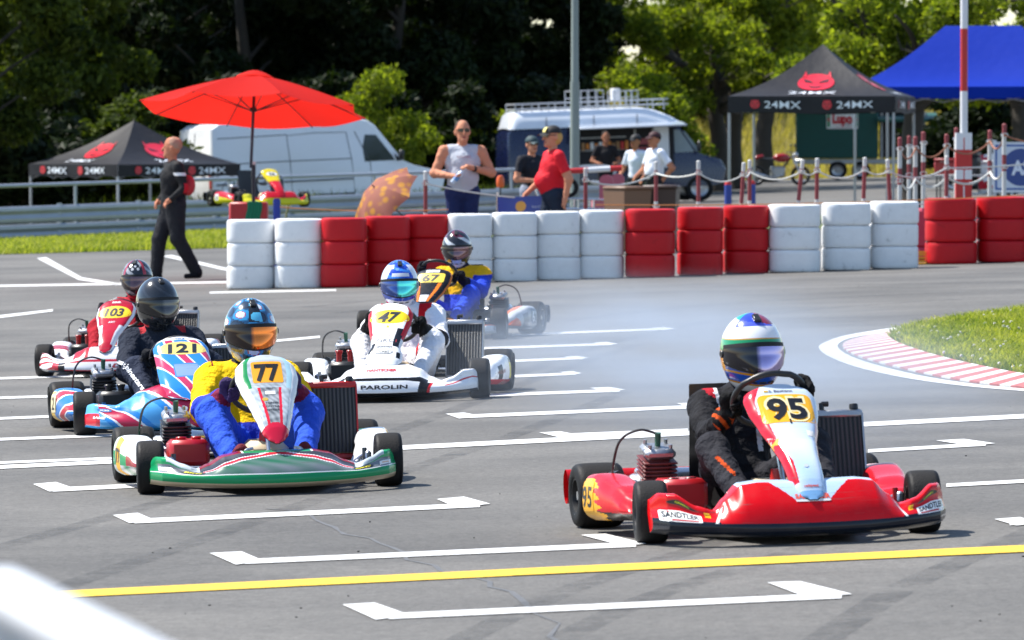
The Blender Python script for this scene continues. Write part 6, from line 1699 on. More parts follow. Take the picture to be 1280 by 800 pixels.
# ------------------------------------------------------------------ people behind the barrier
SK = srgb('c98a6c'); SKD = srgb('b0705a'); 
def person(loc, rz, label, H, cols, arms, girth=1.0, legs=None, head_yaw=0.0, head_tilt=0.0, hair='short', vox=.0095, belly=0.0, short=False, sleeve=.5, lean=0.0, colf=None, baggy=1.0):
    o = empty('person', loc, rz, label, 'person', 'people round the track')
    k = H / 1.78; B = Body(); V = lambda x, y, z: np.array((x, y, z)) * k
    g = girth
    cl = np.array((lean * .0, -lean, 0))
    B.ell(V(0, 0, .96), (.165 * g * k, .12 * g * k, .12 * k), 'trousers', .05)
    B.cap(V(0, 0, 1.02), V(0, -.0 - lean * .5, 1.28), .130 * g * k, .145 * g * k, 'shirt', .06)
    B.ell(V(0, -lean * .6 + .005, 1.30), (.175 * g * k, .118 * g * k, .17 * k), 'shirt', .05)
    if belly: B.ell(V(0, -.05 - belly * .4 - lean * .3, 1.12), (.15 * g * k, (.10 + belly * .5) * k, .14 * k), 'shirt', .06)
    B.cap(V(-.13, -lean * .8, 1.435), V(.13, -lean * .8, 1.435), .062 * g * k, .062 * g * k, 'shirt', .05)
    B.cap(V(0, -lean * .8, 1.44), V(0, -.015 - lean, 1.56), .056 * k, .052 * k, 'skin', .025)
    hc = V(0, -.02 - lean * 1.1, 1.655)
    Rm = np.array(Matrix.Rotation(head_yaw, 3, 'Z') @ Matrix.Rotation(head_tilt, 3, 'X'))
    hs = 1.13; Hd = lambda x, y, z: hc + Rm @ (np.array((x, y, z)) * k * hs)
    def he(c, r, lab, kk): B.ell(Hd(*c), np.array(r) * k * hs, lab, kk, M=Rm)
    he((0, .008, .02), (.074, .094, .102), 'skin', .02); he((0, -.03, -.055), (.054, .058, .058), 'skin', .03); he((0, -.075, -.085), (.025, .022, .022), 'skin', .02)
    B.cap(Hd(0, -.088, .015), Hd(0, -.108, -.022), .010 * k, .015 * k, 'skin', .008)
    for s in (-1, 1):
        he((s * .076, .012, -.005), (.010, .022, .032), 'skin', .006); he((s * .031, -.083, .016), (.012, .008, .006), 'eye', .004); he((s * .031, -.085, .034), (.018, .008, .005), 'hair', .004)
    he((0, -.088, -.055), (.024, .010, .006), 'lip', .004)
    if hair == 'short': he((0, .022, .045), (.079, .092, .088), 'hair', .006)
    if hair == 'crop': he((0, .026, .040), (.0765, .092, .086), 'hair', .004)
    if hair == 'back': he((0, .045, .0), (.076, .072, .085), 'hair', .006)
    for s, a in zip((-1, 1), arms):
        sh = V(s * .195 * (.6 + .4 * g), -lean * .8, 1.425); el = np.array(a[0]) * k; wr = np.array(a[1]) * k
        m = sh + (el - sh) * sleeve
        B.cap(sh, m, .062 * g * k, .054 * g * k, 'sleeve', .04); B.cap(m, el, .050 * g * k, .043 * g * k, 'sleeve' if cols.get('long') else 'skin', .02)
        B.cap(el, wr, .043 * g * k, .030 * k, 'sleeve' if cols.get('long') else 'skin', .025)
        d = (wr - el) / (np.linalg.norm(wr - el) + 1e-6); hd = wr + d * .05 * k
        side = np.cross(d, np.array(a[2] if len(a) > 2 else (0, 1, 0))); side = side / (np.linalg.norm(side) + 1e-6); curl = np.cross(side, d) * (1 if len(a) < 4 else a[3])
        B.cap(wr, hd, .026 * k, .030 * k, 'skin', .02)
        for i, (off, ln) in enumerate(((-.028, .85), (-.010, 1.0), (.009, .95), (.027, .75))):
            b0 = hd + side * off * k + d * .025 * k; b1 = b0 + d * .035 * ln * k + curl * .010 * k; b2 = b1 + d * .018 * ln * k + curl * .028 * ln * k
            B.cap(b0, b1, .0105 * k, .0095 * k, 'skin', .006); B.cap(b1, b2, .0095 * k, .008 * k, 'skin', .004)
        t0 = hd + side * -.026 * k; t1 = t0 + (d * .03 - side * .022 + curl * .012) * k; B.cap(t0, t1, .012 * k, .010 * k, 'skin', .008)
    legs = legs or [((-.10, -.01, .52), (-.11, .02, .09), 0), ((.10, -.01, .52), (.11, .02, .09), 0)]
    for s, (kn, an, fy) in zip((-1, 1), legs):
        hip = V(s * .092, 0, .92); kn = np.array(kn) * k; an = np.array(an) * k
        B.cap(hip, kn, .092 * g * k * (baggy * .5 + .5), .064 * baggy * k, 'trousers', .05)
        if short: m = kn + (an - kn) * .1; B.cap(kn, m, .064 * k, .056 * k, 'trousers', .02); B.cap(m, an, .055 * k, .038 * k, 'skin', .02)
        else: B.cap(kn, an, .064 * baggy * k, .058 * (baggy * .7 + .3) * k, 'trousers', .03)
        f = np.array((math.sin(fy), -math.cos(fy), 0)); B.cap(an - np.array((0, 0, .045)) * k - f * .04 * k, an + f * .14 * k - np.array((0, 0, .055)) * k, .040 * k, .032 * k, 'shoe', .02); B.cap(an, an - np.array((0, 0, .03)) * k, .042 * k, .04 * k, 'shoe', .02)
    C = dict(skin=SK, eye=srgb('201410'), lip=srgb('9c5048'), hair=srgb('3a2a20'), shoe=srgb('1a1a1c')); C.update({a: b for a, b in cols.items() if a != 'long'})
    if 'sleeve' not in C: C['sleeve'] = C['shirt']
    me = B.mesh('body', vox, C, wrinkle=.0014, colf=colf); mesh_obj('body', me, SKINM, o)
    o['_hd'] = [float(v) for v in hc]; o['_k'] = k
    return o, (lambda x, y, z: Vector(Hd(x, y, z))), Rm
def cap_hat(o, Hd, Rm, m, front=None, back=False):
    mb = MB(); R3 = Matrix(Rm.tolist())
    def f(a, b): an = 2 * PI * a; el = PI / 2 * b; return Hd(.088 * math.cos(an) * math.cos(el), .01 + .105 * math.sin(an) * math.cos(el), .045 + .085 * math.sin(el))
    mb.grid(f, 24, 8, wrap_u=True); h = mb.build('cap', m, o)
    mb = MB(); mb.grid(lambda a, b: Hd(lerp(-.07, .07, a) * (1 - .25 * b), -.075 - .085 * b + .25 * (a - .5) ** 2 * 0.3, .052 - .018 * b - .02 * (2 * a - 1) ** 2), 12, 6); mb.grid(lambda a, b: Hd(lerp(.07, -.07, a) * (1 - .25 * b), -.075 - .085 * b, .047 - .018 * b - .02 * (2 * a - 1) ** 2), 12, 6); mb.build('brim', m, h)
    if front: mb = MB(); mb.grid(lambda a, b: Hd(lerp(-.035, .035, a), .01 - .107 * math.cos(lerp(.1, .8, b)) - .002, .045 + .088 * math.sin(lerp(.1, .8, b))), 6, 6); mb.build('cap_badge', front, h)
def sunglasses(o, Hd, m):
    mb = MB()
    for s in (-1, 1): mb.grid(lambda a, b: Hd(s * lerp(.008, .060, a), -.098 + .022 * a ** 2, lerp(.0, .034, b) - .002 * a), 6, 5); mb.tube([Hd(s * .06, -.078, .022), Hd(s * .080, .01, .02)], .004, 5)
    mb.tube([Hd(-.01, -.099, .024), Hd(.01, -.099, .024)], .003, 5); mb.build('sunglasses', m, o)

BLKM = mat('black_cloth', (.014, .014, .016), .7); LENS = mat('dark_lens', (.012, .012, .014), .12, spec=.8)
# marshal in black walking along the edge
pt = G(217, 350.5)
def cw(p, n):
    if n == 'sleeve' and abs(p[2] - 1.33) < .02: return srgb('e0e0e4')
    if n == 'sleeve' and p[2] < 1.22 and p[1] > .045: return srgb('b81828')
    if n == 'shirt' and p[2] > 1.12 and p[2] < 1.28 and p[1] > .05 and p[0] > -.1: return srgb('c01c2c')
    return None
o, Hd, Rm = person(pt, R(-70), 'walking bald man in a black jacket with red trim crossing the track', 1.78, dict(shirt=srgb('17181c'), sleeve=srgb('18191d'), long=True, trousers=srgb('191b22'), hair=srgb('a98572'), shoe=srgb('15161a'), skin=srgb('c27f62')),
       arms=[((-.27, .02, 1.16), (-.17, -.14, 1.00), (0, 1, 0)), ((.28, .06, 1.16), (.22, -.10, 1.02), (0, 1, 0))], legs=[((-.09, -.16, .52), (-.09, -.20, .09), 0), ((.11, .02, .53), (.12, .26, .11), .2)], hair='crop', head_yaw=R(-25), girth=1.16, colf=cw, baggy=1.45)
mb = MB(); mb.ball((.10, .16, 1.19), (.13, .09, .13), 16, 10); mb.build('red_pack', mat('red_pack_cloth', (.42, .02, .03), .7), o)
# man in the grey sleeveless shirt
def cg(p, n):
    if n == 'sleeve': return None
    return None
o, Hd, Rm = person(XY(578, 71), R(6), 'man in grey sleeveless shirt and sunglasses holding a bottle behind the white tyres', 1.90, dict(shirt=srgb('b9bec8'), sleeve=SK, trousers=srgb('1c2a58'), hair=srgb('4a3a32')),
       arms=[((-.33, -.02, 1.17), (-.14, -.26, 1.14), (0, 0, 1)), ((.34, -.02, 1.18), (.06, -.27, 1.24), (0, 0, -1))], girth=1.22, belly=.05, hair='crop', head_yaw=R(4), short=True, sleeve=.25)
sunglasses(o, Hd, LENS)
mb = MB(); k = 1.90 / 1.78; A0 = Vector((-.15, -.31, 1.06)) * k; B0 = Vector((.03, -.33, 1.26)) * k; dv = (B0 - A0).normalized()
Mb = frame(A0, dv); mb.lathe([(0, 0), (.030, 0), (.034, .01), (.034, .15), (.024, .185), (.013, .21), (.013, .235)], 16, Mb); bt = mb.build('water_bottle', mat('bottle_plastic', (.55, .68, .82), .2, spec=.6)); bt.matrix_basis = o.matrix_basis.copy(); tag(bt, 'clear plastic bottle with pale blue label held by the grey-shirted man', 'bottle')
mb = MB(); mb.lathe([(0, .262), (.015, .262), (.016, .236), (0, .236)], 12, Mb); mb.build('bottle_cap', WHITEP, bt); mb = MB(); mb.lathe([(.0346, .05), (.0346, .12)], 16, Mb); mb.build('bottle_label', mat('label_blue', (.12, .3, .62), .4), bt)
mb = MB(); C0 = Vector((.115, -.235, 1.227)) * k; mb.lathe([(.034, -.018), (.040, -.014), (.040, .014), (.034, .018)], 16, frame(C0, Vector((.28, .25, -.06)))); mb.build('wristwatch', BLKM, o)
mb = MB()
def shirt_map(x, y): return Vector((x, -.1905 - .012 + .9 * x * x, 1.40 + y))
put_text(mb, 'RACING', shirt_map, .030, srgb('a04a58'), width=.17, off=(0, .06)); put_text(mb, 'TEAM 01', shirt_map, .022, srgb('a04a58'), width=.12, off=(0, -.21)); mb.build('shirt_print', PRINT, o, smooth=False)
# man in red polo shirt
o, Hd, Rm = person(XY(692, 70.2), R(-72), 'man in a red polo shirt and black cap walking past the blue banner', 1.80, dict(shirt=srgb('d41c2c'), trousers=srgb('1d2a3c'), hair=srgb('c09a5a')),
       arms=[((-.30, -.05, 1.14), (-.28, -.24, .98), (0, 1, 0)), ((.29, .10, 1.14), (.26, .06, .90), (0, 1, 0))], girth=1.15, belly=.10, hair='back', head_yaw=R(8), sleeve=.62, legs=[((-.10, -.12, .52), (-.11, -.14, .09), 0), ((.10, .08, .52), (.11, .22, .11), 0)])
cap_hat(o, Hd, Rm, BLKM, mat('cap_badge_yellow', (.7, .62, .2), .6)); sunglasses(o, Hd, LENS)
# man in black T-shirt
o, Hd, Rm = person(XY(664, 83), R(38), 'man in black T-shirt and sunglasses half hidden by the red-shirted man', 1.68, dict(shirt=srgb('1b1d26'), trousers=srgb('8c93a4'), hair=srgb('2a2220')),
       arms=[((-.32, -.04, 1.13), (-.10, -.26, 1.10), (0, 0, 1)), ((.32, -.04, 1.13), (.10, -.28, 1.12), (0, 0, -1))], girth=1.1, head_yaw=R(-10), sleeve=.6)
cap_hat(o, Hd, Rm, mat('teal_cap', (.02, .05, .06), .7)); sunglasses(o, Hd, LENS)
# customers at the van
o, Hd, Rm = person(XY(819, 95), R(-62), 'man in white T-shirt and dark cap with hand on hip at the van hatch', 1.70, dict(shirt=srgb('e9ecf4'), trousers=srgb('1c1d24'), hair=srgb('2a211c'), skin=srgb('b87a5c')),
       arms=[((-.30, -.06, 1.14), (-.24, -.24, 1.02), (0, 1, 0)), ((.36, .14, 1.16), (.20, .06, .98), (0, 1, 0))], girth=1.12, sleeve=.62, belly=.04)
cap_hat(o, Hd, Rm, mat('dark_red_cap', (.05, .012, .016), .7)); mb = MB(); mb.lathe([(.165, -.02), (.172, -.02), (.172, .02), (.165, .02)], 20, Matrix.Translation((0, 0, .97)) @ Matrix.Scale(1.12, 4)); mb.build('belt', BLKM, o)
o, Hd, Rm = person(XY(795, 101), R(-40), 'dark-haired customer in white T-shirt facing the van shelves', 1.66, dict(shirt=srgb('d9dfec'), trousers=srgb('20222c'), hair=srgb('1c1614'), skin=srgb('b07558')),
       arms=[((-.30, -.03, 1.12), (-.20, -.22, 1.05), (0, 1, 0)), ((.28, .02, 1.12), (.26, -.12, .96), (0, 1, 0))], sleeve=.6)
cap_hat(o, Hd, Rm, BLKM)
person(XY(757, 120), R(10), 'person in a dark shirt standing below the open van hatch', 1.74, dict(shirt=srgb('1c1a1e'), trousers=srgb('1c1d24'), hair=srgb('241a16'), skin=srgb('a06a50')),
       arms=[((-.30, -.03, 1.15), (-.2, -.2, 1.1), (0, 1, 0)), ((.3, -.03, 1.15), (.2, -.2, 1.1), (0, 1, 0))], sleeve=.6, vox=.013)

# ------------------------------------------------------------------ poles, posts, ropes
lp = empty('lamp_post', XY(718.5, 92), 0, 'tall grey green steel lamp post in front of the blue van', 'lamp post')
LPM = mat('lamp_post_grey', (.22, .26, .24), .5, var=.2, vscale=2)
mb = MB(); mb.tube([(0, 0, 0), (0, 0, 2.55)], [.078, .074], 16); mb.build('lower_shaft', LPM, lp)
mb = MB(); mb.tube([(0, 0, 2.5), (0, 0, 2.58), (0, 0, 7.6)], [.074, .062, .045], 16); mb.build('upper_shaft', LPM, lp)
mb = MB(); mb.tube(arc([(0, 0, 7.5), (.1, -.1, 7.9), (.5, -.4, 8.0)]), .03, 10); mb.box((.75, -.6, 8.0), (.5, .25, .12), Matrix.Rotation(R(-38), 3, 'Z'), ch=.03); mb.build('lamp_head', LPM, lp)
mb = MB(); mb.box((.0, -.078, .9), (.07, .012, .3)); mb.build('access_door', LPM, lp)
q = XY(1204.5, 79); fp = empty('striped_pole', q, 0, 'tall red and white striped pole in a striped square base', 'pole')
s_ = FPX / 79
def zz(v): return CAM_H - (v - V0) / s_ - q.z
cuts = [(9, 60, 'w'), (zz(35), 9, 'w')]
z0 = 5.6; segs = [(zz(36), z0, WHITEP), (zz(114), zz(36), REDP), (zz(172), zz(114), WHITEP), (zz(232), zz(172), REDP), (0, zz(232), WHITEP)]
for a, b, m in segs: mb = MB(); mb.tube([(0, 0, a), (0, 0, b)], .052, 14); mb.build('pole_band', m, fp)
for a, b, m in ((zz(187), zz(166), WHITEP), (zz(212), zz(187), REDP), (zz(224), zz(212), WHITEP), (0, zz(224), REDP)):
    mb = MB(); mb.box((0, .06, (a + b) / 2), (.22, .22, b - a)); mb.build('base_band', m, fp, smooth=False)
PRED = mat('faded_red_post', (.26, .045, .05), .6, var=.35, vscale=12); PWH = mat('dirty_white_post', (.58, .58, .56), .6, var=.2, vscale=10); BRN = mat('brown_rope', (.30, .12, .07), .8); ROPE = mat('white_rope', (.62, .62, .58), .8); OROPE = mat('orange_cord', (.55, .22, .07), .7)
def fence_post(u, d, vtop, lean=0.0, label='', red_top=False, rad=.026, tall=False):
    q = XY(u, d); s_ = FPX / d; H = CAM_H - (vtop - V0) / s_ - q.z
    o = empty('fence_post', q, 0, label, 'post', 'striped fence posts'); o.rotation_euler = (0, lean, 0)
    bands = [(0, H - .72, PRED), (H - .72, H - .50, PWH), (H - .50, H - .10, PRED), (H - .10, H, PWH)] if not red_top else [(0, H - .62, PWH), (H - .62, H - .40, PRED), (H - .40, H - .13, PWH), (H - .13, H, PRED)]
    for a, b, m in bands: mb = MB(); mb.tube([(0, 0, a), (0, 0, b)], rad, 10); mb.build('band', m, o)
    mb = MB(); mb.ball((0, 0, H), (rad * 1.05, rad * 1.05, rad * .6), 10, 6); mb.build('post_cap', bands[-1][2], o)
    mb = MB(); 
    for z in (H - .14, H - .56): mb.tube([Vector((rad * 1.6 * math.cos(a), -rad - .012 + 0 * a, z + rad * .9 * math.sin(a))) for a in np.linspace(0, 2 * PI, 9)[:-1]], .007, 5, closed=True)
    mb.build('rope_eye', STEEL, o)
    return q + Vector((math.sin(lean) * (H - .14), -.05, H - .14)), q + Vector((math.sin(lean) * (H - .56), -.05, H - .56))
near = [(532, 70, 215, 0, 'striped post beside the grey-shirted man'), (732, 71, 211, 0, 'striped post between the red-shirted man and the trolley'), (820, 73, 203, 0, 'striped post behind the brown bins'), (873, 71, 202, 0, 'striped post right of the brown bins'),
        (922, 71, 204, .06, 'leaning striped post paired with an upright one by the tent leg'), (937, 71.3, 201, 0, 'upright striped post paired with a leaning one by the tent leg'), (990, 71, 200, .10, 'striped post leaning in front of the red motorbike'), (1020, 71, 199, .01, 'striped post in front of the green tarpaulin edge'),
        (1077, 71, 198, .03, 'striped post in front of the trailer wheels'), (1117, 71, 200, -.06, 'dark red leaning post in front of the tent corner leg'), (1182, 72, 196, .01, 'dark red post before the striped pole')]
tops = [(*fence_post(u, d, v, l, lab), u) for u, d, v, l, lab in near]
def rope(a, b, m, label, sag=.04, r=.011):
    mb = MB(); pts = [lerp(a, b, t) - a + Vector((0, 0, -sag * 4 * t * (1 - t))) for t in np.linspace(0, 1, 9)]; mb.tube(pts, r, 6); o = mb.build('rope', m); o.location = a; return tag(o, label, 'rope', 'ropes between the fence posts')
names = ['grey-shirted man', 'trolley', 'brown bins', 'bins and tent leg', 'paired leaning posts', 'tent leg and motorbike', 'motorbike and tarpaulin', 'tarpaulin and trailer wheels', 'trailer wheels and tent corner', 'tent corner and striped pole']
for i in range(len(tops) - 1):
    if i == 0:
        rope(tops[0][0], Pd(645, 247, 70.3), ROPE, 'pale rope slanting down past the grey-shirted man', .02); continue
    rope(tops[i][0], tops[i + 1][0], ROPE, f'upper white rope at the {names[i]}', .05 + .05 * (i % 2)); 
    if i > 2: rope(tops[i][1], tops[i + 1][1], ROPE, f'lower white rope at the {names[i]}', .015)
rope(tops[-1][0], Pd(1330, 199, 74), ROPE, 'upper white rope from the striped pole towards the lettered sign', .03); rope(tops[-1][1], Pd(1330, 236, 74), ROPE, 'lower white rope from the striped pole towards the lettered sign', .02)
rope(Pd(745, 256, 68.5), Pd(1330, 241, 69.5), OROPE, 'thin orange cord strung just above the tyre barrier', .05, .008); rope(Pd(350, 259, 69), Pd(560, 262, 69), OROPE, 'thin orange cord behind the floral umbrella', .03, .008)
far = [(1124.5, 76, 173, 0, 'white post with brown cap nearest the tent corner'), (1136, 84, 171, 0, 'slim capped post standing behind the first rope posts'), (1144, 77, 172, 0, 'white capped post beside the slim one'), (1154, 78, 166, 0, 'white post with red middle band by the trailer awning'),
       (1183, 77, 169, 0, 'white capped post right behind the dark red post'), (1195, 80, 161, 0, 'tall capped post beside the striped pole'), (1237, 78, 164, 0, 'capped post standing before the lettered sign'), (1255, 76, 156, 0, 'tallest capped post in front of the lettered sign')]
ft = [fence_post(u, d, v, l, lab, True, .030) for u, d, v, l, lab in far]
chain = [0, 2, 4, 6, 7]
for a, b in zip(chain, chain[1:]):
    rope(ft[a][0], ft[b][0], BRN, f'sagging brown rope between capped posts {["by the tent corner", "", "by the trailer awning", "", "across the striped pole", "", "at the lettered sign"][a]}', .14, .013)
    rope(ft[a][1], ft[b][1], ROPE, f'sagging thick white rope between capped posts {["by the tent corner", "", "by the trailer awning", "", "across the striped pole", "", "at the lettered sign"][a]}', .13, .016)
rope(ft[7][0], Pd(1330, 178, 76), BRN, 'brown rope running right from the tallest capped post', .06, .013)
# sign with ring and letters
q = XY(1276, 88); sg = empty('sign_board', q, 0, 'white board with blue ring and white letters on the paddock fence', 'sign')
def sm(x, y): return Vector((x, -.02, 1.02 + y))
mb = MB(); mb.box((0, 0, 1.02), (.86, .03, .78)); mb.build('board', mat('sign_white', (.62, .66, .72), .4), sg, smooth=False)
mb = MB(); put_poly(mb, rrect(.80, .70, .02), sm, srgb('2c5ca4'), 2); put_poly(mb, rrect(.74, .64, .02), lambda x, y: sm(x, y) - Vector((0, .004, 0)), srgb('c6d0de'), 2); put_poly(mb, oval(.58, .58), lambda x, y: sm(x, y) - Vector((0, .008, 0)), srgb('1a3f86'), 3); put_text(mb, 'AS', lambda x, y: sm(x, y) - Vector((0, .012, 0)), .22, srgb('d4dcea'), bold=.04, width=.30); mb.build('sign_print', PRINT, sg, smooth=False)
for x in (-.4, .4): mb = MB(); mb.box((x, .03, .72), (.05, .04, 1.44)); mb.build('sign_post', GALV, sg, smooth=False)
# bins; the left one's lit side is put into its lighter brown
for u, d, lab, cc in ((784, 80, 'brown wheeled bin with its lit side panel showing, beside the trolley', (.17, .09, .05)), (827, 80.3, 'brown wheeled bin with closed lid next to its twin', (.06, .034, .024))):
    b = empty('wheeled_bin', XY(u, d), R(34 if u < 800 else -8), lab, 'bin', 'brown bins'); m = mat(f'bin_brown_{u}', cc, .5)
    mb = MB(); mb.grid(lambda a, c: Vector((math.copysign(1, math.cos(2 * PI * a + .785)) * lerp(.19, .235, c), math.copysign(1, math.sin(2 * PI * a + .785)) * lerp(.2, .26, c), lerp(.06, .90, c))) , 4, 3, wrap_u=True); mb.build('bin_body', m, b, smooth=False)
    mb = MB(); mb.box((0, -.02, .93), (.50, .58, .05), ch=.02); mb.box((0, .27, .93), (.34, .05, .06), ch=.015); mb.build('lid', m, b)
    for x in (-.2, .2): mb = MB(); mb.lathe([(0, -.025), (.09, -.025), (.1, 0), (.09, .025), (0, .025)], 18, Matrix.Translation((x, .24, .1)) @ Matrix.Rotation(PI / 2, 4, 'Y')); mb.build('wheel', RUBBER, b)
# trolley with tubes
t = empty('kart_trolley', XY(735, 82), R(8), 'silver tubular kart trolley with a small wheel behind the white tyres', 'trolley')
mb = MB()
for y in (-.2, .2):
    mb.tube([(-.55, y, .62), (.6, y, .62)], .018, 7); mb.tube([(-.45, y, .1), (-.1, y, .62)], .018, 7); mb.tube([(.5, y, .1), (.1, y, .62)], .018, 7); mb.tube([(-.5, y, .78), (.62, y, .74)], .014, 7)
    for x in np.linspace(-.4, .5, 5): mb.tube([(x, y, .62), (x, y, .76)], .012, 6)
for x in (-.5, 0, .55): mb.tube([(x, -.2, .62), (x, .2, .62)], .018, 7)
mb.tube(arc([(-.55, 0, .62), (-.75, 0, .85), (-.7, 0, 1.0), (-.6, 0, 1.05)]), .016, 7); mb.build('frame', STEEL, t)
for x in (-.45, .5):
    for y in (-.22, .22): mb = MB(); mb.lathe([(0, -.03), (.09, -.03), (.1, 0), (.09, .03), (0, .03)], 16, Matrix.Translation((x, y, .1)) @ Matrix.Rotation(PI / 2, 4, 'X')); mb.build('wheel', RUBBER, t)
mb = MB(); mb.lathe([(.09, -.03), (.14, -.03), (.15, 0), (.14, .03), (.09, .03)], 20, Matrix.Translation((-.3, -.1, .93)) @ Matrix.Rotation(PI / 2, 4, 'X')); mb.build('spare_wheel', RUBBER, t)
mb = MB(); mb.box((.22, -.05, .70), (.34, .2, .14), ch=.02); mb.build('crate', mat('pink_crate', (.5, .16, .2), .5), t)
# pink boards, boom, banner
PINK = mat('pink_plastic', (.42, .09, .13), .5)
for u, d, lab in ((758, 90, 'faded pink rounded board with the red boom tip beside it'), (772, 92, 'faded pink rounded board standing next to the white-shirted men')):
    b = empty('barrier_board', XY(u, d), R(-8), lab, 'board', 'pink boards'); mb = MB(); mb.prism([(x, y + .62) for x, y in rrect(.22, .86, .10)], -.03, .03, Matrix.Rotation(PI / 2, 4, 'X')); mb.build('panel', PINK, b)
    mb = MB(); mb.box((0, .02, .1), (.08, .3, .2), ch=.02); mb.build('foot', BLACKP, b)
bm = empty('boom_barrier', XY(712, 87), R(3), 'red and white striped boom pole beside the lamp post', 'barrier')
for a, b, m in ((-.08, .28, REDP), (.28, .62, WHITEP), (.62, .80, REDP)): mb = MB(); mb.tube([(a, 0, 1.14 + a * .06), (b, 0, 1.14 + b * .06)], .042, 12); mb.build('boom_band', m, bm)
mb = MB(); mb.box((-.1, .06, .58), (.12, .1, 1.16), ch=.02); mb.build('boom_stand', DARKM, bm)
bn = empty('banner', XY(656, 70.3), R(-3), 'blue printed banner with an orange disc tied to the rope', 'banner'); 
def bmap(x, y, l=0): return Vector((x, -.01 - .004 * l + .012 * math.sin(x * 9), .80 + y + .008 * math.sin(x * 7)))
mb = MB(); put_poly(mb, rrect(.66, .30, .01), bmap, srgb('1d3f9e'), 4); put_poly(mb, rrect(.66, .30, .01)[::-1], lambda x, y: bmap(x, y) + Vector((0, .012, 0)), srgb('1d3f9e'), 4); mb.build('cloth', PRINT, bn)
mb = Multi(); put_poly(mb, oval(.13, .13, -.05, .03), lambda x, y: bmap(x, y, 1), srgb('e8a83c'), 2); put_text(mb, 'MOTORSPORT', lambda x, y: bmap(x, y, 1), .05, srgb('a8b8dc'), width=.3, off=(.14, -.08)); put_text(mb, 'Kart Club', lambda x, y: bmap(x, y, 1), .035, srgb('c8d4ec'), width=.16, off=(.17, .02)); mb.build('banner_print', PRINT, bn)
for x in (-.34, .34): mb = MB(); mb.tube([(x, .02, 0), (x, .02, 1.0)], .016, 8); mb.build('stake', STEEL, bn)
# orange lamp on a stick, blue bollards, plastic barrier piece in the gap
o = empty('marker_lamp', XY(625.5, 88), 0, 'orange marker lamp on a thin stick by the blue van rear', 'marker'); mb = MB(); mb.tube([(0, 0, 0), (0, 0, .92)], .012, 8); mb.build('stick', BLACKP, o); mb = MB(); mb.lathe([(0, 1.1), (.04, 1.09), (.06, 1.04), (.062, .96), (.05, .91), (0, .91)], 16); mb.build('lamp_body', mat('orange_lens', (.75, .12, .02), .4), o)
for u, lab in ((910, 'blue bollard with red cap beside the blue van wheel'), (940, 'blue bollard with red cap beside the red motorbike')):
    o = empty('bollard', XY(u, 84), 0, lab, 'bollard', 'blue bollards'); mb = MB(); mb.tube([(0, 0, 0), (0, 0, .9)], .055, 14); mb.build('shaft', mat('bollard_blue', (.02, .05, .28), .45), o); mb = MB(); mb.lathe([(0, .96), (.03, .955), (.052, .93), (.055, .9)], 14); mb.build('top', REDP, o)
o = empty('plastic_barrier', XY(1152, 71.2), 0, 'pink plastic barrier block showing in the gap of the tyre wall', 'barrier'); mb = MB(); mb.box((0, 0, .42), (.3, .3, .50), ch=.04); mb.box((0, 0, .1), (.32, .36, .16), ch=.03); mb.build('barrier_block', mat('barrier_pink', (.5, .05, .09), .45), o)
q = G(1152, 331); o = empty('crate', q + Vector((0, .2, 0)), R(12), 'small yellow plastic crate at the foot of the tyre wall gap', 'crate'); mb = MB()
mb.box((0, 0, .01), (.24, .2, .02)); 
for z in (.04, .08, .12, .15): mb.box((0, -.1, z), (.24, .012, .02)); mb.box((0, .1, z), (.24, .012, .02)); mb.box((-.12, 0, z), (.012, .2, .02)); mb.box((.12, 0, z), (.012, .2, .02))
for x in (-.12, .12):
    for y in (-.1, .1): mb.box((x, y, .08), (.02, .02, .16))
mb.build('lattice', mat('crate_yellow', (.65, .4, .03), .5), o, smooth=False)

# spare kart up on a trolley behind the parasol
def nsp(u, v): return srgb('d8d020') if v < .45 or abs(u) > .8 else srgb('c8182a')
def psp(a, t, x): return srgb('e0c81e') if t > .55 else srgb('c8182a')
SSP = dict(frame=SILF, rim=GOLDR, rear=hx('151515'), intake=BLACKP, nose_liv=nsp, panel_liv=psp, panel_art=lambda mb, pn: number(mb, pn, .8, '36', oval(.2, .1), WHT, BLK, .07, .11), pod_liv=lambda a, b: srgb('d8d020') if b < .45 else srgb('c8182a'), pod_text=('36', .8, .4, .08, BLK, WHT),
           panel_w=S95['panel_w'])
rs, Ms = kart(36, (330, 292), 27, 'yellow and red kart without driver raised on a stand behind the parasol', SSP); del rs['group']
q = XY(340, 94.5); rs.matrix_basis = Matrix.Translation(q + Vector((0, 0, .62))) @ Matrix.Rotation(R(27), 4, 'Z')
t = empty('kart_stand', q, R(27), 'tubular stand carrying the yellow and red kart', 'stand'); mb = MB()
for x in (-.3, .3):
    mb.tube([(x, -.1, .645), (x, 1.1, .645)], .018, 7)
    for y in (0, 1.0): mb.tube([(x, y, .64), (x, y + .3 * (1 if y < .5 else -1), .1)], .018, 7)
for y in (.2, .8): mb.tube([(-.3, y, .35), (.3, y, .35)], .016, 7)
mb.build('frame', STEEL, t)
for x in (-.3, .3):
    for y in (.3, .7): mb = MB(); mb.lathe([(0, -.03), (.09, -.03), (.1, 0), (.09, .03), (0, .03)], 16, Matrix.Translation((x, y, .1)) @ Matrix.Rotation(PI / 2, 4, 'Y')); mb.build('wheel', RUBBER, t)

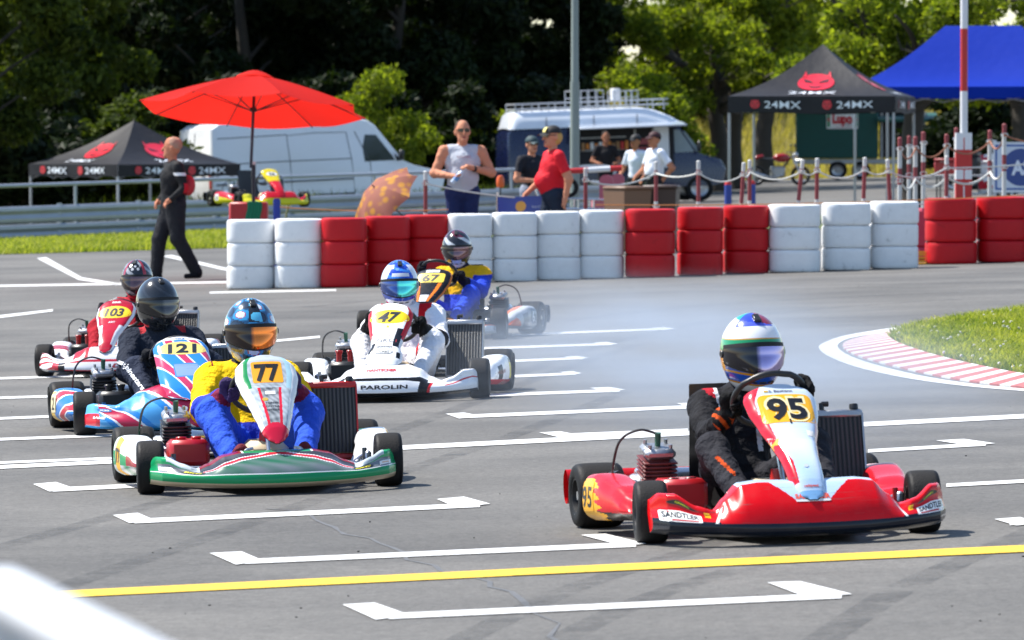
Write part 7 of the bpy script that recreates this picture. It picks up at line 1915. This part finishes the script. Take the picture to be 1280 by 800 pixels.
# clutter under the blue tent
ft_ = empty('folding_table', XY(1216, 107), R(-12), 'grey folding table with cases under the blue tent', 'table'); mb = MB(); mb.box((0, 0, .74), (1.5, .6, .04), ch=.01); mb.build('table_top', mat('table_grey', (.3, .3, .32), .5), ft_)
for x in (-.65, .65):
    for y in (-.24, .24): mb = MB(); mb.tube([(x, y, 0), (x, y, .73)], .016, 8); mb.build('leg', DARKM, ft_)
random.seed(31)
for x, w, h, cc, lab in ((-.5, .4, .3, (.35, .03, .03), 'red tool case on the folding table'), (-.05, .34, .42, (.02, .02, .025), 'black crate on the folding table'), (.42, .5, .26, (.5, .5, .52), 'pale box at the end of the folding table')):
    c = empty('tool_case', ft_.matrix_basis @ Vector((x, 0, .76)), R(-12 + random.uniform(-8, 8)), lab, 'case'); m = mat('case_' + lab.split()[0], cc, .45)
    mb = MB(); mb.box((0, 0, h * .4), (w, .34, h * .8), ch=.02); mb.build('case_body', m, c); mb = MB(); mb.box((0, 0, h * .92), (w * 1.02, .35, h * .18), ch=.015); mb.build('lid', m, c); mb = MB(); mb.tube(arc([(-.07, -.18, h * .75), (-.06, -.21, h * .78), (.06, -.21, h * .78), (.07, -.18, h * .75)], 3), .008, 6); mb.build('handle', DARKM, c)
# ------------------------------------------------------------------ trees, bank and tall grass
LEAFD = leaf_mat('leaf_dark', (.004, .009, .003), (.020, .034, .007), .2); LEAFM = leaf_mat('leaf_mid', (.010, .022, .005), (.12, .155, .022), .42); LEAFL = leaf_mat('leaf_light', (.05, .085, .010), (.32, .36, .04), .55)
BARK = mat('bark', (.05, .042, .033), .9, var=.4, vscale=5, bump=.8, bscale=18)
def crown_mesh(name, n, clumps, size, spread, m, seed, flat=.75):
    rg = np.random.default_rng(seed); C = np.array([c[:3] for c in clumps]); Rr = np.array([c[3] for c in clumps]); w = Rr ** 2; w = w / w.sum()
    ci = rg.choice(len(C), n, p=w); d = rg.normal(0, 1, (n, 3)); d /= np.linalg.norm(d, axis=1)[:, None]; r = rg.uniform(0, 1, n) ** .45
    P = C[ci] + d * (Rr[ci] * r)[:, None] * np.array((1, 1, flat))
    a = rg.normal(0, 1, (n, 3)); a /= np.linalg.norm(a, axis=1)[:, None]; b = np.cross(a, d + rg.normal(0, .6, (n, 3))); b /= np.linalg.norm(b, axis=1)[:, None] + 1e-9
    s = size * rg.uniform(.6, 1.4, n)[:, None]; nrm = np.cross(a, b)
    V = np.stack([P - a * s, P - b * s * .42 + nrm * s * .1, P + a * s, P + b * s * .42 + nrm * s * .1], 1).reshape(-1, 3)
    F = np.arange(n * 4).reshape(n, 4); tone = np.clip(rg.normal(.42, .22, n) + .25 * (rg.uniform(0, 1, len(C))[ci] - .5), 0, 1).astype(np.float32)
    me = np_mesh(name, V, F, tone); me.materials.append(m); return me
def tree_protos(kind, seed):
    """(trunk mesh, crown mesh) for one habit"""
    rg = random.Random(seed); mb = MB(); cl = []
    if kind == 'tall':
        H = 9.0; pts = [Vector((0, 0, 0)), Vector((.1, 0, 1.5)), Vector((-.1, .1, 3.2)), Vector((.15, 0, 5.5)), Vector((0, 0, 8))]; mb.tube(arc(pts, 4), [.30 - .27 * k / 16 for k in range(17)], 10)
        for k in range(46):
            z = rg.uniform(2.1, 8.6); an = rg.uniform(0, 2 * PI); L = (1.0 + 2.2 * math.sin(PI * min(1, (z - 1.0) / 8.2))) * rg.uniform(.55, 1.05); e = Vector((math.cos(an) * L, math.sin(an) * L, z + .2 * L))
            if k % 2 == 0: mb.tube(arc([Vector((0, 0, z - .5 * L)), lerp(Vector((0, 0, z - .5 * L)), e, .5) + Vector((0, 0, .1)), e], 3), [.07, .06, .05, .04, .03, .02, .012], 6)
            cl.append((*e, rg.uniform(.55, 1.0)))
        return mb, cl
    if kind == 'spread':
        H = 8.0; mb.tube(arc([Vector((0, 0, 0)), Vector((.1, 0, 1.2)), Vector((-.05, 0, 2.4)), Vector((.1, 0, 3.4))], 4), [.32, .28, .26, .25, .24, .23, .22, .22, .21, .2, .2, .19, .18], 10)
        for k in range(15):
            an = 2 * PI * k / 15 + rg.uniform(-.2, .2); L = rg.uniform(1.6, 3.6); z0 = rg.uniform(2.0, 3.4); z1 = z0 + rg.uniform(.4, 3.6)
            a = Vector((.05, 0, z0)); e = Vector((math.cos(an) * L, math.sin(an) * L, z1)); m1 = lerp(a, e, .5) + Vector((rg.uniform(-.2, .2), rg.uniform(-.2, .2), rg.uniform(0, .4)))
            mb.tube(arc([a, m1, e], 4), [.12 - .012 * i for i in range(9)], 7)
            for j in range(4):
                t = rg.uniform(.42, 1.1); c = lerp(a, e, t) + Vector((rg.gauss(0, .5), rg.gauss(0, .5), rg.gauss(.1, .4))); cl.append((*c, rg.uniform(.38, .74)))
                mb.tube([lerp(a, e, min(1, t * .8)), c], [.03, .008], 5)
        for k in range(4): cl.append((rg.gauss(0, 1.2), rg.gauss(0, 1.2), rg.uniform(6.0, 7.8), rg.uniform(.6, 1.0)))
        return mb, cl
    if kind == 'bush':
        for k in range(9):
            an = rg.uniform(0, 2 * PI); L = rg.uniform(.4, 1.3); e = Vector((math.cos(an) * L, math.sin(an) * L, rg.uniform(.9, 2.8))); mb.tube(arc([Vector((rg.uniform(-.2, .2), rg.uniform(-.2, .2), 0)), e * .5, e], 3), [.05, .045, .04, .03, .02, .015, .01], 6)
            for j in range(4): c = lerp(Vector((0, 0, .2)), e, rg.uniform(.35, 1.1)) + Vector((rg.gauss(0, .3), rg.gauss(0, .3), rg.gauss(0, .25))); cl.append((*c, rg.uniform(.35, .65)))
        return mb, cl
PROTO = {}
def proto(kind, seed, n, size, m):
    key = (kind, seed, m.name)
    if key not in PROTO:
        mb, cl = tree_protos(kind, seed); tm = mb.mesh('trunk'); tm.materials.append(BARK); PROTO[key] = (tm, crown_mesh('crown', n, cl, size, 0, m, seed))
    return PROTO[key]
def plant_tree(u, d, pr, label, rz=0, sc=(1, 1, 1), name='tree', cat='tree', group=None, dz=0.0):
    q = XY(u, d); o = empty(name, (q.x, q.y, min(q.z, .4) + dz), rz, label, cat, group); o.scale = sc
    for nm, me in zip(('trunk' if name == 'tree' else 'stems', 'crown'), pr): c = bpy.data.objects.new(nm, me); COL.objects.link(c); c.parent = o
    return o
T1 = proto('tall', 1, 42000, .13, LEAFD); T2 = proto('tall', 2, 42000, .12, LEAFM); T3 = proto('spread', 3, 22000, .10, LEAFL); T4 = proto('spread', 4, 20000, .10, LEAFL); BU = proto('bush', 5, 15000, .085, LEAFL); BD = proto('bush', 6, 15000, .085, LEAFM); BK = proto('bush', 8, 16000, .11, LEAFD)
gT = 'trees behind the paddock'
for i, (u, d, pr, lab, rz, sc) in enumerate([
    (-60, 139, T2, 'mid green tree at the corner beyond the low black tent', .4, (1.05, 1.05, 1.05)), (70, 134, T2, 'tree with sunlit leaf flecks directly behind the low black tent', 1.9, (.95, .95, .98)),
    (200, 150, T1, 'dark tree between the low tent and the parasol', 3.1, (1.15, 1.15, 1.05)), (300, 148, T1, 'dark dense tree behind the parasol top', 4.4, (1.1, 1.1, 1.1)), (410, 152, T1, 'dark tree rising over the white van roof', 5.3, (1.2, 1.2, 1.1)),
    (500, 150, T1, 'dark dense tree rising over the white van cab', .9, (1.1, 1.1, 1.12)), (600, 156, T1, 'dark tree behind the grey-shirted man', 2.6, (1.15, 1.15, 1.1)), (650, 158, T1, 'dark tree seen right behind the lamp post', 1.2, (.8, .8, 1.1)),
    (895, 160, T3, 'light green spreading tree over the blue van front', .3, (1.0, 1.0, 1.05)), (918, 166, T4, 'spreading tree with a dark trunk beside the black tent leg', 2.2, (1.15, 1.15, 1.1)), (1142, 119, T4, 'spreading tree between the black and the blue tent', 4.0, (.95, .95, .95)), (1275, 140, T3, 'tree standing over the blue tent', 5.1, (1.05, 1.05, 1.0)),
    (130, 168, T1, 'dark tree in the second row behind the low black tent', 2.0, (1.3, 1.3, 1.2)), (350, 170, T1, 'dark tree in the second row behind the parasol', .2, (1.3, 1.3, 1.2)), (560, 174, T1, 'dark tree in the second row left of the blue van', 4.9, (1.3, 1.3, 1.2)), (-10, 165, T1, 'dark tree in the second row at the far corner', 5.9, (1.3, 1.3, 1.2)), (460, 172, T1, 'dark tree in the second row over the white van', 3.7, (1.3, 1.3, 1.2)), (250, 172, T1, 'dark tree in the second row between tent and parasol', 1.0, (1.3, 1.3, 1.2)), (630, 178, T1, 'dark tree in the second row behind the blue van rear', 2.9, (1.2, 1.2, 1.1)), (958, 184, T3, 'light green tree in the second row behind the red motorbike', 3.4, (1.2, 1.2, 1.15)), (-45, 117, T2, 'leafy tree at the corner whose shade falls on the low black tent', .7, (.8, .8, .8))]):
    plant_tree(u, d, pr, lab, rz, sc, group=gT)
gB = 'bushes at the paddock edge'
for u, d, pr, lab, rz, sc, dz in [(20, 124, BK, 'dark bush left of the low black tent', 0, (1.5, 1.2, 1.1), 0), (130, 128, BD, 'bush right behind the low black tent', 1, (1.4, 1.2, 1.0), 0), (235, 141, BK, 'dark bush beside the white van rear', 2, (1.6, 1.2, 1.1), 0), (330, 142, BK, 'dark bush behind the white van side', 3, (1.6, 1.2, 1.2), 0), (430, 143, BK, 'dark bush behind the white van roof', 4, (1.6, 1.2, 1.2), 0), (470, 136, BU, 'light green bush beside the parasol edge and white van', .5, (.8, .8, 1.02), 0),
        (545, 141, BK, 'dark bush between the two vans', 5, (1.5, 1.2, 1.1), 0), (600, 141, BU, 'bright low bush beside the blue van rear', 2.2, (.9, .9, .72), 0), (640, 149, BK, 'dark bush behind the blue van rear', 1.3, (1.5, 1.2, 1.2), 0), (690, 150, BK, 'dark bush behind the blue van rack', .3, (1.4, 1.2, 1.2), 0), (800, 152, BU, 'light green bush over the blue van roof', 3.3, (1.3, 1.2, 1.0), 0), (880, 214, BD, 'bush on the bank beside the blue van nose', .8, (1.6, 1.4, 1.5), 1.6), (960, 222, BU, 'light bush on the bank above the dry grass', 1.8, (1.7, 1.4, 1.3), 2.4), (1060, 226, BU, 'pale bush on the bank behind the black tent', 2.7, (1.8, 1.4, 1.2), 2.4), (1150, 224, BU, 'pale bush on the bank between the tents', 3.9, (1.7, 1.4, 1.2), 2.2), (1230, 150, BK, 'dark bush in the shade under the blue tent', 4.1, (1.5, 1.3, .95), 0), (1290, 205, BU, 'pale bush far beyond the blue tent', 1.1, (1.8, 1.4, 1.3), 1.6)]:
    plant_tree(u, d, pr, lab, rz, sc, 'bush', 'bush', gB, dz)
# grassy bank behind the trailer
mb = MB(); bh = lambda x, y: gz(x) * .5 + 3.4 * (1 / (1 + math.exp(-(y - 212) / 6.5))) - .12 + .25 * math.sin(x * .7) * math.sin(y * .13)
mb.grid(lambda a, b: Vector((lerp(-6, 70, a), lerp(190, 300, b), bh(lerp(-6, 70, a), lerp(190, 300, b)))), 50, 50); o = mb.build('bank', EARTH); o['kind'] = 'structure'
X = RNG.uniform(3, 26, 26000); Y = RNG.uniform(192, 232, 26000); Z = np.array([bh(x, y) for x, y in zip(X, Y)])
tag(blades('dry_tall_grass', X, Y, Z, .5, 1.15, .028, DRYM, .28), 'tall sunlit yellow grass on the bank behind the black tent', 'grass', kind='stuff')
X = RNG.uniform(-14, 3, 9000); Y = RNG.uniform(123, 140, 9000)
tag(blades('shade_weeds', X, Y, np.minimum(gz(X), .4) - .03, .2, .7, .03, LEAFM, .35), 'weeds and rough grass in the shade below the trees', 'weeds', kind='stuff')
# a far wood closing the view behind the trees
clumps = [(random.uniform(-70, 70), 300 + random.uniform(0, 26), random.uniform(-1, 1.8), random.uniform(1.6, 2.8)) for i in range(150)]
me = crown_mesh('far_wood', 40000, clumps, .45, 0, LEAFM, 77); o = bpy.data.objects.new('far_wood', me); COL.objects.link(o); tag(o, 'distant line of trees closing the view behind the bank', 'wood', kind='stuff')
# ------------------------------------------------------------------ thin tyre smoke drifting behind kart 95
def smoke_mat(dens):
    m = bpy.data.materials.new('tyre_smoke'); m.use_nodes = True; t = m.node_tree
    for n in list(t.nodes):
        if n.type == 'BSDF_PRINCIPLED': t.nodes.remove(n)
    v = N(t, 'ShaderNodeVolumePrincipled'); v.inputs['Color'].default_value = (.72, .83, 1.0, 1); v.inputs['Anisotropy'].default_value = .2
    tc = N(t, 'ShaderNodeTexCoord'); ln = N(t, 'ShaderNodeVectorMath', operation='LENGTH'); t.links.new(tc.outputs['Object'], ln.inputs[0])
    mr = N(t, 'ShaderNodeMapRange', interpolation_type='SMOOTHSTEP'); mr.inputs['From Min'].default_value = .05; mr.inputs['From Max'].default_value = .98; mr.inputs['To Min'].default_value = 1; mr.inputs['To Max'].default_value = 0; t.links.new(ln.outputs['Value'], mr.inputs['Value'])
    nz = N(t, 'ShaderNodeTexNoise', Scale=2.4, Detail=3.0); t.links.new(tc.outputs['Object'], nz.inputs['Vector'])
    nr = N(t, 'ShaderNodeMapRange'); nr.inputs['From Min'].default_value = .35; nr.inputs['From Max'].default_value = .65; nr.inputs['To Min'].default_value = .25; nr.inputs['To Max'].default_value = 1.3; t.links.new(nz.outputs['Fac'], nr.inputs['Value'])
    a = N(t, 'ShaderNodeMath', operation='MULTIPLY'); t.links.new(mr.outputs[0], a.inputs[0]); t.links.new(nr.outputs[0], a.inputs[1]); b = N(t, 'ShaderNodeMath', operation='MULTIPLY'); b.inputs[1].default_value = dens; t.links.new(a.outputs[0], b.inputs[0])
    t.links.new(b.outputs[0], v.inputs['Density']); t.links.new(v.outputs[0], t.nodes['Material Output'].inputs['Volume']); return m
mb = MB(); mb.ball((0, 0, 0), 1.0, 24, 14); SMM = mb.mesh('tyre_smoke')
SMM.materials.append(smoke_mat(.18))
q = G(870, 478); o = bpy.data.objects.new('tyre_smoke', SMM); COL.objects.link(o); o.location = (q.x, q.y, q.z + .15); o.scale = (2.3, 14.0, .62); o.rotation_euler = (0, 0, R(2))
tag(o, 'thin bluish tyre smoke hanging over the track behind kart 95', 'smoke', kind='stuff')
SC.cycles.volume_step_rate = 4.0; SC.cycles.volume_max_steps = 64
